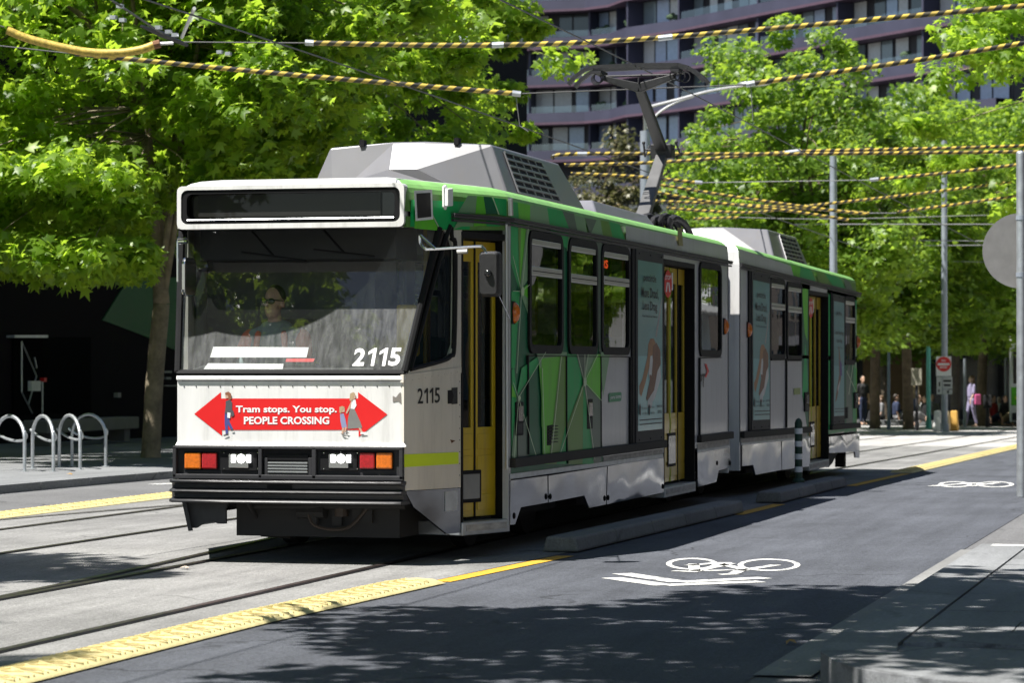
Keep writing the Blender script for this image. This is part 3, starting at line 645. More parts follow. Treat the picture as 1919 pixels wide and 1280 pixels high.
film([(g_emer, [(1550, 535), (1612, 550), (1612, 810), (1550, 830)]), (g_dark, [(1576, 670), (1600, 670), (1598, 800), (1576, 800)]), (g_pale, [(1600, 580), (1612, 580), (1610, 690), (1602, 690)]), (g_grey, [(1585, 700), (1592, 680), (1598, 800), (1586, 800)]), (g_lime, [(1604, 690), (1612, 690), (1612, 815), (1604, 815)]),
      line((1586, 695), (1604, 735)), line((1600, 670), (1590, 740))], holes2, 11.42, 20.9)
film([(silver, [(1385, 466), (1482, 498), (1488, 521), (1386, 497)]), (g_lime, [(1482, 496), (1500, 500), (1498, 523), (1488, 521)]), (g_emer, [(1500, 500), (1520, 506), (1530, 531), (1498, 523)]), (g_olive, [(1528, 508), (1545, 512), (1560, 538), (1535, 532)]), (g_emer, [(1545, 512), (1575, 522), (1585, 543), (1562, 538)]), (g_grey, [(1580, 522), (1592, 528), (1600, 547), (1586, 544)])], [], 11.42, 20.9, name='fascia_film', fascia=True)
# --- gutters, rub rails, skirts
def strip(pxs, h, t, name, mat, U=HW, cap=True):
    mb = MB(); P = [SP(x, y) for x, y in pxs]
    for a, b in zip(P, P[1:]):
        mb.hexa([(HW+.002, a[1], a[2]-h), (HW+t, a[1], a[2]-h), (HW+t, b[1], b[2]-h), (HW+.002, b[1], b[2]-h), (HW+.002, a[1], a[2]), (HW+t, a[1], a[2]), (HW+t, b[1], b[2]), (HW+.002, b[1], b[2])])
    return mb.build(name, mat, tram, bevel=.005)
gut = MB(); a = SP(958, 411); b = SP(1369, 491.5)
gutter_m = M('gutter_dark', (.05, .05, .052), .5, metal=.2)
for (v0, z0, v1, z1) in ((TV, 2.62, 10.85, 2.62), (11.42, 2.618, 21.2, 2.53)):
    for dzz, t, hh in ((0, .035, .014), (-.022, .03, .02), (-.05, .022, .018)):
        gut.hexa([(HW+.004, v0, z0+dzz), (HW+t, v0, z0+dzz), (HW+t, v1, z1+dzz), (HW+.004, v1, z1+dzz), (HW+.004, v0, z0+dzz+hh), (HW+t, v0, z0+dzz+hh), (HW+t, v1, z1+dzz+hh), (HW+.004, v1, z1+dzz+hh)])
for dzz, t, hh in ((0, .035, .014), (-.022, .03, .02), (-.05, .022, .018)):
    p0 = np.array(TP(845, 402)); p0 = TN*.004+np.array([p0[0], p0[1], 2.62+dzz]); p1 = np.array([HW, TV, 2.62+dzz])+TN*.004; o_ = TN*t; hz = np.array([0, 0, hh])
    gut.hexa([p0, p0+o_, p1+o_, p1, p0+hz, p0+o_+hz, p1+o_+hz, p1+hz])
gut.build('gutter', gutter_m, tram)
rub = M('rub_rail_rubber', (.035, .033, .03), .65, var=.15, scale=5, spec=.2)
strip([(955, 859), (1241, 824.5)], .075, .05, 'rub_rail', rub); strip([(1306, 816.5), (1367, 809)], .075, .05, 'rub_rail', rub)
strip([(1387, 809), (1516, 799.5)], .075, .05, 'rub_rail', rub); strip([(1554, 796.5), (1607, 792.5)], .07, .05, 'rub_rail', rub)
dirty = M('dirty_sill_white', (.45, .44, .42), .6, var=.35, scale=4, stretch=(1, 2, 6))
strip([(1130, 857), (1241, 842)], .055, .006, 'sill_strip', dirty); strip([(1306, 832), (1366, 824)], .075, .006, 'sill_strip', dirty); strip([(1388, 822), (1512, 811)], .05, .006, 'sill_strip', dirty)
strip([(955, 888), (1241, 850.5)], .045, .012, 'sill_rail', steel); strip([(1306, 844), (1366, 834)], .03, .012, 'sill_rail', steel); strip([(1388, 830), (1516, 817.5)], .03, .012, 'sill_rail', steel)
def skirt(pts):
    P = [SP(x, y) for x, y in pts]; o = MB().slab([(HW-.012, p[1], p[2]) for p in P], (.022, 0, 0)).build('skirt_panel', aluskirt, tram); return o
skirt([(954.5, 901), (1023.5, 892), (1024.5, 942), (974, 951), (963, 983), (954.5, 984)])
skirt([(1025.8, 892), (1135.3, 874.5), (1133.5, 945.6), (1102.5, 952.5), (1093, 929), (1026, 942)])
skirt([(1137, 874), (1242, 857), (1242, 923), (1135, 945.6)])
skirt([(1305.5, 848), (1366, 838.5), (1368, 876), (1345, 882), (1340.6, 903.5), (1306, 913)])
skirt([(1389, 834), (1462, 826.5), (1463, 881), (1414.7, 890), (1410, 871.5), (1389, 874)])
skirt([(1463.8, 826.3), (1516.5, 820), (1516.5, 874), (1464, 881)])
skirt([(1552.5, 819), (1609.5, 812.5), (1609.5, 858.5), (1602, 858), (1601, 847), (1552.5, 849)])
lat = MB()
for px, py in ((1021, 931), (1029, 931), (1131, 934), (1137.5, 933), (1240, 912), (961, 967), (1342, 868), (1366, 868)):
    c = SP(px, py); lat.ball((HW+.012, c[1], c[2]), (.012, .018, .026), 8, 5)
lat.build('skirt_latch', black, tram)
lsk = MB(); lsk.box((-HW-.01, TV, .27), (-HW+.012, 10.7, .62)); lsk.box((-HW-.01, 11.5, .2), (-HW+.012, 20.9, .54)); lsk.build('skirt_panel', aluskirt, tram)
# --- windows
def rrect(v0, v1, z0, z1, r, n=4):
    o = []
    for cx, cz, a0 in ((v1-r, z1-r, 0), (v0+r, z1-r, 90), (v0+r, z0+r, 180), (v1-r, z0+r, 270)):
        for k in range(n+1): a = R(a0+90*k/n); o.append((cx+r*math.cos(a), cz+r*math.sin(a)))
    return o
def ringmesh(mb, O, I, f0, f1):
    n = len(O)
    for k in range(n):
        j = (k+1) % n
        mb.poly([f1(O[k]), f1(O[j]), f1(I[j]), f1(I[k])]); mb.poly([f0(O[k]), f0(O[j]), f1(O[j]), f1(O[k])]); mb.poly([f1(I[k]), f1(I[j]), f0(I[j]), f0(I[k])])
def window(w, u, bar=.70, vent=True):
    v0, v1, z0, z1 = w; s = 1 if u > 0 else -1; q = dz2((v0+v1)/2)
    O = rrect(v0-.035, v1+.035, z0-.04, z1+.03, .11); I = rrect(v0+.028, v1-.028, z0+.03, z1-.03, .06)
    mb = MB(); ringmesh(mb, O, I, lambda p: (u-s*.03, p[0], p[1]+q), lambda p: (u+s*.022, p[0], p[1]+q)); fr = mb.build('window', black, tram, smooth=True, ang=50)
    mb = MB(); mb.poly([(u+s*.004, p[0], p[1]+q) for p in rrect(v0+.02, v1-.02, z0+.02, z1-.02, .06)]); mb.build('pane', glass, fr)
    if vent:
        zb = z0+(z1-z0)*bar
        mb = MB(); mb.box((u+s*.004, v0+.03, zb+q), (u+s*.026, v1-.03, zb+.075+q)); mb.box((u+s*.004, v0+.05, z1-.085+q), (u+s*.02, v1-.05, z1-.035+q)); mb.build('vent_frame', alu_f, fr, bevel=.006)
        mb = MB(); mb.box((u+s*.026, v0+.04, zb+.033+q), (u+s*.0275, v1-.04, zb+.040+q)); mb.build('vent_slot', black, fr)
for k, w_ in enumerate(wins1): window(w_, HW, .62 if k == 1 else .64, k < 3)
for w_ in wins2: window(w_, HW, .62)
for w_ in lw1+lw2: window(w_, -HW, .64)
# --- doors
def door(O3, D3, N3_, width, z0, z1, nleaf, inset, edges=(), label=None, swin=None):
    """O3 foot of the opening's front jamb, D3 along the wall, N3_ outward; panels stand back by inset"""
    O3 = np.array(O3, float); Dv = np.array(D3, float); Nv = np.array(N3_, float)
    def W(a, z, d=0): p = O3+Dv*a-Nv*d; return (p[0], p[1], z)
    mb = MB()
    mb.hexa([W(0, z1-.05, -.004), W(width, z1-.05, -.004), W(width, z1-.05, inset+.05), W(0, z1-.05, inset+.05), W(0, z1, -.004), W(width, z1, -.004), W(width, z1, inset+.05), W(0, z1, inset+.05)])
    for a0, a1 in ((0, .022), (width-.022, width)): mb.hexa([W(a0, z0, -.004), W(a1, z0, -.004), W(a1, z0, inset+.05), W(a0, z0, inset+.05), W(a0, z1-.05, -.004), W(a1, z1-.05, -.004), W(a1, z1-.05, inset+.05), W(a0, z1-.05, inset+.05)])
    dr_ = mb.build('door', black, tram, label=label)
    mb = MB(); mb.hexa([W(0.0, z0-.10, -.012), W(width, z0-.10, -.012), W(width, z0-.10, inset+.3), W(0, z0-.10, inset+.3), W(0, z0, -.012), W(width, z0, -.012), W(width, z0, inset+.3), W(0, z0, inset+.3)]); mb.build('step', steel, dr_, bevel=.006)
    mb = MB(); mb.hexa([W(.05, z0-.07, -.016), W(width-.05, z0-.07, -.016), W(width-.05, z0-.07, -.0), W(.05, z0-.07, -.0), W(.05, z0-.02, -.016), W(width-.05, z0-.02, -.016), W(width-.05, z0-.02, -.0), W(.05, z0-.02, -.0)]); mb.build('step_edge', dirty, dr_)
    lw = (width-.05)/nleaf; zb = z0+.03; zt = z1-.06; zg = z0+.72; zgt = z1-.22
    for k in range(nleaf):
        a0 = .025+lw*k+.006; a1 = .025+lw*(k+1)-.006; st = .042
        def bx(mb, A0, A1, Z0, Z1, d0=0., d1=.03): mb.hexa([W(A0, Z0, inset-d0), W(A1, Z0, inset-d0), W(A1, Z0, inset+d1), W(A0, Z0, inset+d1), W(A0, Z1, inset-d0), W(A1, Z1, inset-d0), W(A1, Z1, inset+d1), W(A0, Z1, inset+d1)])
        mb = MB(); bx(mb, a0, a0+st, zg, zgt); bx(mb, a1-st, a1, zg, zgt); bx(mb, a0, a1, zb, zg); bx(mb, a0, a1, zgt, zt)
        for rr0, rr1 in ((zb+.05, zb+.17), (zb+.2, zb+.47), (zb+.52, zb+.64)):
            mb.hexa([W(a0+.03, rr0, inset-.006), W(a1-.03, rr0, inset-.006), W(a1-.03, rr0, inset), W(a0+.03, rr0, inset), W(a0+.03, rr1, inset-.006), W(a1-.03, rr1, inset-.006), W(a1-.03, rr1, inset), W(a0+.03, rr1, inset)])
        lf_ = mb.build('door_leaf', yellow, dr_, bevel=.004)
        g = MB(); P = rrect(a0+st-.01, a1-st+.01, zg-.015, zgt+.015, .05); g.poly([W(p[0], p[1], inset+.012) for p in P]); g.build('door_glass', glass_dark, dr_)
        e = MB(); bx(e, a1-.006, a1+.012, zb, zt, .008, .0); e.build('edge_seal', black if k not in edges else neon, dr_)
    for (A0, A1, Z0, Z1) in swin or []:
        mb = MB(); bx(mb, A0, A1, Z0, Z1, .014, 0.); sw = mb.build('low_window', black, dr_, bevel=.006)
        mb = MB(); bx(mb, A0+.03, A1-.03, Z0+.03, Z1-.03, .017, 0.); mb.build('low_pane', M('low_pane_grey', (.13, .14, .14), .15, coat=.5) if 'low_pane_grey' not in MATS else MATS['low_pane_grey'], dr_)
    return dr_
d0 = np.array(TP(864.5, 600)); d0[2] = 0; dl = np.linalg.norm(np.array([HW, TV, 0])-d0)
DW1 = dl-.03
door(d0, TD, TN, DW1, .28, 2.50, 2, .10, (), 'narrow yellow double front door', [(.1, DW1*.62, .42, .67)])
door((HW, door2[0], 0), (0, 1, 0), (1, 0, 0), door2[1]-door2[0], .28, 2.53, 4, .10, (1,), None, [(.12, .36, .52, .78), (.62, 1.02, .46, .80)])
dr3 = door((HW, door3[0], 0), (0, 1, 0), (1, 0, 0), door3[1]-door3[0], .22, 2.46, 4, .10, (1,), None, [(.7, 1.08, .4, .74)])
# --- front end: lower nose, ledge, light bar, bumper
fr = MB()
fr.hexa([(-FW, .0, .63), (FW, .0, .63), (FW, .12, .63), (-FW, .12, .63), (-FW, 0, 1.36), (FW, 0, 1.36), (FW, .12, 1.36), (-FW, .12, 1.36)])
front = fr.build('front_panel', white, tram)
led = MB(); led.hexa([(-FW-.005, -.02, 1.365), (FW+.005, -.02, 1.365), (FW+.03, .14, 1.365), (-FW-.03, .14, 1.365), (-FW-.005, -.012, 1.405), (FW+.005, -.012, 1.405), (FW+.03, .14, 1.43), (-FW-.03, .14, 1.43)]); led.build('windscreen_ledge', white, tram, bevel=.012)
lip = MB(); lip.hexa([(-FW-.01, -.025, .875), (FW+.02, -.025, .875), (FW+.02, .02, .875), (-FW-.01, .02, .875), (-FW, -.002, .905), (FW, -.002, .905), (FW, .02, .905), (-FW, .02, .905)]); lip.build('lower_lip', white, tram, bevel=.006)
rv = MB()
for k in range(19):
    c = FP(345+22.6*k, 724.5-.3*k/10, -.002); rv.ball(c, (.005, .003, .005), 6, 4)
rv.build('rivet', dkgrey, tram)['kind'] = 'stuff'
# taper lower panel
def tap(pts, o, mat, name, thick=0.0, label=None):
    P = [TP(x, y, o) for x, y in pts]; mb = MB()
    if thick: mb.slab(P, tuple(TN*-thick))
    else: mb.poly(P)
    return mb.build(name, mat, tram, label=label)
tap([(757, 716), (863.5, 697), (863.5, 914), (757, 920)], 0, cream, 'cab_side_panel', .04)
tap([(755, 702), (863.5, 688), (863.5, 699), (755, 717)], .006, cream, 'cab_side_ledge', .03)
tap([(757, 852), (859, 847.5), (859, 869.5), (757, 876)], .002, lime, 'reflective_strip')
tap([(760, 921), (863.5, 915), (863.5, 999), (838, 1001), (776, 951)], -.002, aluskirt, 'corner_skirt', .02)
tap([(834, 922), (857, 919), (857, 957), (834, 959)], .004, steel, 'inspection_hatch', .008)
mb = MB()
for k in range(9):
    c = TP(863.5-2.5-0*k, 715+22*k, .002); mb.ball(c, .004, 6, 4)
for k in range(8): mb.ball(TP(772+12*k, 712-2.1*k, .003), .0045, 6, 4)
mb.build('rivet', dkgrey, tram)['kind'] = 'stuff'
tap([(846, 727), (857, 726), (857, 757), (846, 758)], .003, dkgrey, 'filler_cap', .004)
o = tap([(839, 732), (846, 731), (849, 742), (846, 756), (839, 757)], .006, black, 'filler_flap', .006)
mb = MB(); number_2115(mb, (TP(782, 757, .003), TP(824, 755, .003), TP(824, 726.5, .003), TP(782, 728, .003)), .012); mb.build('fleet_number', blackp, tram)
tap([(843, 824), (853, 826), (846, 831)], .002, M('rust_scar', (.12, .05, .02), .9), 'paint_scar')
mb = MB(); mb.poly([FP(x, y, -.003) for x, y in ((736, 742), (742, 745), (748, 737), (751, 735), (752, 757), (746, 752), (736, 754))]); mb.build('paint_scar', M('bare_metal_scar', (.22, .2, .18), .6), tram)
# post behind the door
mb = MB(); mb.box((HW-.05, TV-.06, .25), (HW+.0, TV, 2.62)); mb.build('door_post', silver, tram)
# taper header above door / cab window
tap([(829, 431), (948, 431), (948, 405), (762, 405), (762, 425)], 0, g_fascia, 'header_panel', .03)
def tfilm(polys):
    mats = []; mb = MB()
    for k, (m, pts) in enumerate(polys):
        if m not in mats: mats.append(m)
        mb.mi = mats.index(m); mb.poly([TP(x, y, .0025+.0008*k-(.0 if min(p[1] for p in pts) > 375 else 0)) for x, y in pts])
    mb.build('livery_film', mats, tram)
tfilm([(g_emer, [(770, 374), (880, 378), (880, 430), (832, 430), (768, 424)]), (g_lime, [(776, 428), (777, 400), (800, 385), (822, 432)]), (g_pale, [(858, 398), (876, 366), (893, 367), (890, 400)]), (g_lime, [(893, 367), (905, 368), (910, 401), (890, 401)]), (g_dark, [(905, 368), (920, 369), (932, 401), (910, 401)]), (g_emer, [(920, 370), (948, 373), (948, 405), (932, 402)]),
       (g_pale, [(848, 430), (862, 405), (888, 407), (885, 424), (864, 424)]), (g_lime, [(888, 407), (908, 408), (910, 422), (886, 424)]), (g_emer, [(908, 408), (932, 410), (936, 424), (910, 424)]), (g_line, [(799, 386), (801, 386), (824, 431), (822, 431)]), (g_line, [(920, 369), (922, 369), (934, 402), (932, 402)])])
mb = MB(); mb.poly([TP(x, y, .016) for x, y in ((772.5, 357), (806.5, 355), (808.5, 411), (775.5, 414))]); st_ = mb.build('code_sticker', whitep, tram)
mb = MB(); mb.poly([TP(x, y, .018) for x, y in ((776.5, 362.5), (803, 361), (804.5, 406), (779, 409))]); mb.build('sticker_centre', blackp, st_)
mb = MB(); mb.slab([TP(x, y, .03) for x, y in ((824, 354), (834, 353), (834, 386), (824, 387))], tuple(TN*.045)); mb.slab([TP(x, y, .026) for x, y in ((822.5, 350), (827, 346), (830, 352), (830, 386), (827, 394), (823, 388))], tuple(TN*.02)); mb.build('marker_lamp', whitep, tram, bevel=.006)
# cab side window
Wp = [(768, 692), (836, 440), (846, 448), (852, 470), (850, 645), (843, 667), (825, 677)]
Op = [(758, 703), (829, 431), (866, 431), (866, 470), (866, 645), (866, 692), (826, 700)]
mb = MB()
for k in range(1, 6): mb.slab([TP(*Wp[k]), TP(*Wp[k+1]), TP(*Op[k+1]), TP(*Op[k])], tuple(TN*-.03))
mb.slab([TP(*Wp[6]), TP(*Wp[0]), TP(*Op[0]), TP(*Op[6])], tuple(TN*-.03))
mb.build('cab_side_wall', cream, tram)
mb = MB(); mb.slab([TP(*p) for p in ((757, 702), (830, 430), (838, 438), (768, 694))], tuple(TN*-.05)); mb.build('windscreen_pillar', blackgl, tram)
mb = MB(); mb.tube([TP(*p, .004) for p in smoothpath(Wp+[Wp[0]], 4) for p in [tuple(p)]], .02, 6); cw = mb.build('cab_window', black, tram, smooth=True)
mb = MB(); mb.poly([TP(*p, -.01) for p in Wp]); mb.build('pane', glass_cab, cw)
# windscreen
WB, WT = 1.43, 2.515; VT = .44
ws = MB(); ut = FW+KS*VT; ws.poly([(-FW+.01, .015, WB), (FW-.01, .015, WB), (ut-.02, VT, WT), (-ut+.02, VT, WT)])
q1 = FP(480, 385, .22); q2 = FP(335, 390, .22); WIPE = [(q1[0], 0, q1[2]), (q2[0], 0, q2[2])]; WIPE_R = 1.07
wso = ws.build('windscreen', windscreen_mat(), tram)
def WS(px, py, o=0):                         # onto the windscreen
    a = np.array([0, .015, WB]); nn = np.array([0, -(WT-WB), VT-.015]); nn /= np.linalg.norm(nn); d = ray(px, py)
    p = C0+d*(((a+TR-C0)@nn)/(d@nn))-TR+nn*o; return tuple(p)
mb = MB()
for a, b in (((-FW, .01, WB-.01), (FW, .01, WB-.01)), ((-FW, .01, WB), (-ut, VT, WT)), ((FW, .01, WB), (ut, VT, WT))): mb.tube([a, b], .028, 8)
mb.build('seal', black, wso, smooth=True)
mb = MB(); number_2115(mb, (WS(660, 686, .003), WS(748, 686, .003), WS(754, 652, .003), WS(666, 653, .003)), .03); mb.build('fleet_number', whitep, wso)
for (A, B) in (((455, 475), (575, 490)), ((590, 470), (703, 482))):
    mb = MB(); mb.tube([WS(*A, .03), WS(*B, .02)], .008, 6); mb.tube([WS((A[0]+B[0])/2, (A[1]+B[1])/2, .03), WS((A[0]+B[0])/2-40, A[1]-38, .04)], .01, 6); mb.build('wiper', black, wso)
# soffit + destination box
mb = MB(); mb.poly([(-FW, 0.0, 2.51), (FW, 0.0, 2.51), (ut+.02, VT+.06, 2.51), (-ut-.02, VT+.06, 2.51)]); mb.build('soffit', blackgl, tram)
mb = MB(); O = rrect(-FW, FW, 2.505, 2.625, .001, 1)
fO = rrect(-FW, FW, 2.505, 2.83, .04); fI = rrect(-FW+.032, FW-.032, 2.543, 2.80, .05)
ringmesh(mb, fO, fI, lambda p: (p[0], .10, p[1]), lambda p: (p[0], -.012, p[1]))
db = mb.build('destination_box', white, tram, smooth=True, ang=40)
mb = MB(); ringmesh(mb, rrect(-FW+.032, FW-.032, 2.543, 2.80, .05), rrect(-FW+.075, FW-.075, 2.58, 2.77, .045), lambda p: (p[0], .05, p[1]), lambda p: (p[0], -.004, p[1])); mb.build('box_gasket', black, db, smooth=True)
def led_mat():
    m, n, b = nodes_of('unlit_led_matrix'); L = n.links.new; tc = n.nodes.new('ShaderNodeTexCoord')
    vo = n.nodes.new('ShaderNodeTexVoronoi'); vo.inputs['Scale'].default_value = 75; vo.inputs['Randomness'].default_value = 0; L(tc.outputs['Object'], vo.inputs[0])
    cr = n.nodes.new('ShaderNodeValToRGB'); cr.color_ramp.elements[0].position = .2; cr.color_ramp.elements[1].position = .34; cr.color_ramp.elements[0].color = (.07, .065, .05, 1); cr.color_ramp.elements[1].color = (.022, .021, .018, 1); L(vo.outputs[0], cr.inputs[0]); L(cr.outputs[0], b.inputs['Base Color']); b.inputs['Roughness'].default_value = .6; return m
mb = MB(); mb.box((-FW+.15, .045, 2.60), (FW-.2, .05, 2.765)); mb.build('led_screen', led_mat(), db)
mb = MB(); mb.box((-FW+.05, .07, 2.555), (FW-.05, .08, 2.79)); mb.build('box_backing', blackgl, db)
mb = MB(); mb.poly([(-FW+.07, .012, 2.575), (FW-.07, .012, 2.575), (FW-.07, .012, 2.775), (-FW+.07, .012, 2.775)]); mb.build('box_glass', thin_glass('box_glass', (.8, .8, .8), .6, .0), db)
mb = MB(); mb.tube([(-FW+.08, -.008, 2.572), (FW-.08, -.008, 2.572)], .007, 6); mb.build('box_trim', chrome, db, smooth=True)
# warning print on the nose: red double arrow, lettering and three walking figures
nose_r = MB(); pts = [(364, 776), (414, 735), (414, 747), (671, 747), (671, 735), (726, 777), (672, 819), (672, 806), (416, 806), (416, 817)]
nose_r.poly([FP(x, y, -.0025) for x, y in (pts[1:3]+pts[8:] + [pts[0]])]); nose_r.poly([FP(x, y, -.0025) for x, y in (pts[2], pts[3], pts[7], pts[8])]); nose_r.poly([FP(x, y, -.0025) for x, y in pts[3:8]])
pr = nose_r.build('arrow_print', red, tram)
mb = MB()
def ftext(s, x0, x1, yb, yt, bold): text_mesh(mb, s, (FP(x0, yb, -.005), FP(x1, yb, -.005), FP(x1, yt, -.005), FP(x0, yt, -.005)), bold=bold)
ftext('Tram stops. You stop.', 442, 631, 777, 760.5, .028); ftext('PEOPLE CROSSING', 457, 617, 795.5, 781, .03); mb.build('lettering', whitep, pr)
skin_p = M('skin_print', (.55, .36, .26), .5); hair_a = M('auburn_print', (.25, .1, .05), .5); hair_b = M('fair_hair_print', (.45, .33, .2), .5); cl1 = M('charcoal_print', (.08, .08, .09), .5); cl2 = M('denim_print', (.06, .07, .25), .5); cl3 = M('grey_skirt_print', (.2, .2, .19), .5); cl4 = M('blue_dress_print', (.25, .28, .45), .5)
def fig(polys):
    mats = []; mb = MB()
    for k, (m, P) in enumerate(polys):
        if m not in mats: mats.append(m)
        mb.mi = mats.index(m); mb.poly([FP(x, y, -.004-.0007*k) for x, y in P])
    mb.build('figure_print', mats, pr)
fig([(cl2, [(421, 772), (431, 772), (430, 790), (437, 804), (433, 806), (427, 796), (427, 814), (423, 814), (421, 795)]), (cl1, [(423, 752), (430, 749), (435, 754), (435, 773), (421, 776), (423, 760)]), (skin_p, [(422, 738), (427, 737), (428, 746), (423, 747)]), (hair_a, [(422, 736), (428, 734), (433, 738), (434, 748), (429, 750), (427, 741), (422, 740)]), (cl1, [(431, 772), (437, 769), (439, 778), (434, 782)]), (whitep, [(426, 773), (432, 774), (431, 784), (426, 783)]), (cl1, [(418, 816), (427, 812), (428, 816), (420, 818)]), (cl1, [(432, 805), (437, 803), (438, 808), (433, 808)])])
fig([(cl3, [(656, 766), (664, 766), (675, 790), (679, 802), (651, 804), (652, 785)]), (whitep, [(659, 750), (666, 749), (668, 760), (664, 767), (657, 766)]), (skin_p, [(657, 754), (659, 750), (657, 764), (650, 776), (648, 774)]), (skin_p, [(660, 739), (666, 740), (666, 747), (661, 749)]), (hair_b, [(656, 738), (662, 735), (666, 738), (663, 742), (660, 752), (655, 751)]), (skin_p, [(672, 802), (676, 802), (680, 810), (676, 812)]), (whitep, [(676, 810), (686, 810), (687, 813), (675, 814)])])
fig([(cl4, [(637, 776), (644, 775), (647, 785), (650, 800), (641, 803), (638, 790)]), (skin_p, [(640, 764), (646, 765), (646, 772), (641, 773)]), (hair_b, [(636, 763), (641, 761), (646, 763), (642, 768), (639, 775), (636, 773)]), (skin_p, [(641, 802), (645, 802), (643, 814), (640, 814)]), (skin_p, [(646, 801), (650, 800), (648, 810), (645, 810)]), (cl3, [(638, 812), (644, 814), (652, 818), (643, 818)]), (cl3, [(646, 808), (655, 812), (650, 814)])])
# light bar
ZB0, ZB1 = .635, .87
mb = MB(); mb.box((-FW-.005, -.03, ZB0), (FW+.005, -.015, ZB1))
for (x0, x1, z0, z1) in ((-FW-.01, FW+.01, ZB1-.018, ZB1+.003), (-FW-.01, FW+.01, ZB0-.01, ZB0+.028), (-FW-.01, -FW+.02, ZB0, ZB1), (FW-.02, FW+.01, ZB0, ZB1), (FP(490, 860)[0], FP(497, 860)[0], ZB0, ZB1), (FP(590, 860)[0], FP(598, 860)[0], ZB0, ZB1)): mb.box((x0, -.075, z0), (x1, -.03, z1))
lb_ = mb.build('light_bar', dkgrey, tram, bevel=.006)
def fbox(x0, x1, y0, y1, va, vb, name, mat, parent, bevel=.006, label=None):
    a = FP(x0, y1, 0); b = FP(x1, y0, 0); return MB().box((a[0], va, a[2]), (b[0], vb, b[2])).build(name, mat, parent, bevel=bevel, label=label)
for x0, x1, m, nm in ((350.5, 381, amber, 'indicator_lamp'), (383, 411, redlens, 'tail_lamp'), (678, 706, redlens, 'tail_lamp'), (709, 739, amber, 'indicator_lamp')):
    o = fbox(x0, x1, 848.5, 878.5, -.06, -.03, nm, m, lb_, .01); fbox(x0-2, x1+2, 846, 881, -.036, -.031, 'lamp_base', black, lb_, 0)
for x0 in (417, 604):
    hl = fbox(x0, x0+69, 846, 882, -.05, -.03, 'headlight', black, lb_, .004)
    fbox(x0+16.5, x0+53, 851, 876.5, -.056, -.05, 'reflector', chrome, lb_, .003)
    c = FP(x0+35, 860, -.056); mb = MB()
    mb.ball((c[0], -.058, c[2]), (.034, .01, .034), 14, 6)
    for s in (-1, 1): mb.box((c[0]+s*.062-.014, -.064, c[2]-.028), (c[0]+s*.062+.014, -.056, c[2]+.03))
    mb.build('lit_led', lamp_on, lb_)
    mb = MB()
    for dx, dy in ((3, 849), (66, 849), (3, 879), (66, 879), (35, 848)): mb.ball(FP(x0+dx, dy, -.052), .006, 6, 4)
    mb.build('screw', chrome, lb_)
gr = fbox(500, 588, 842, 888, -.04, -.03, 'grille', black, lb_, 0)
for k in range(4): fbox(507, 581, 866+5.6*k, 868.2+5.6*k, -.062, -.04, 'grille_slat', alu_f, lb_, 0)
fbox(499, 506, 858, 890, -.055, -.03, 'grille_side', dkgrey, lb_, .003); fbox(582, 589, 858, 890, -.055, -.03, 'grille_side', dkgrey, lb_, .003); fbox(506, 582, 884, 890, -.055, -.03, 'grille_sill', dkgrey, lb_, .003); fbox(506, 582, 852, 862, -.05, -.03, 'grille_hood', black, lb_, .003)
# bumper: three rolled flanges on a recessed web
prof = [(-.02, .622), (-.10, .620), (-.108, .610), (-.10, .598), (-.055, .590), (-.05, .560), (-.06, .552), (-.10, .545), (-.108, .536), (-.10, .527), (-.055, .52), (-.05, .487), (-.065, .478), (-.105, .472), (-.112, .461), (-.105, .45), (-.02, .446)]
mb = MB(); us = [-FW-.055, -FW-.045, -FW, -.45, 0, .45, FW-.05, FW+.0, FW+.02]; vo_ = [.35, .06, .0, -.012, -.016, -.012, 0, .02, .3]
V = [(u_, v_+o_, z_) for u_, o_ in zip(us, vo_) for v_, z_ in prof]; n = len(prof)
mb.add(V, [(i*n+j, i*n+j+1, (i+1)*n+j+1, (i+1)*n+j) for i in range(len(us)-1) for j in range(n-1)]+[tuple(range(n)), tuple(range((len(us)-1)*n, len(us)*n))[::-1]])
mb.build('bumper', bump_m, tram, smooth=True, ang=50)
fbox(507, 553, 905.5, 917, -.075, -.05, 'bumper_slot', black, tram, 0)
# life guard brackets below the bumper
mb = MB()
mb.slab([FP(x, y, .15) for x, y in ((341, 941), (349, 941), (360, 995), (353, 996))], (0, .02, 0))
mb.build('lifeguard_bar', bump_m, tram); mb = MB()
mb.slab([FP(x, y, .2) for x, y in ((346, 941), (428, 941), (423, 955), (423, 982), (408, 982), (400, 978), (380, 982), (368, 990), (360, 990))], (0, .03, 0))
mb.build('lifeguard_plate', bump_m, tram)
mb = MB(); mb.tube([FP(464, 941, .2), FP(495, 995, .5)], .018, 6); mb.tube([FP(500, 941, .35), FP(496, 998, .5)], .018, 6); mb.tube([FP(490, 1000, .5), FP(545, 1004, .5)], .028, 6); mb.build('lifeguard_strut', dark, tram)
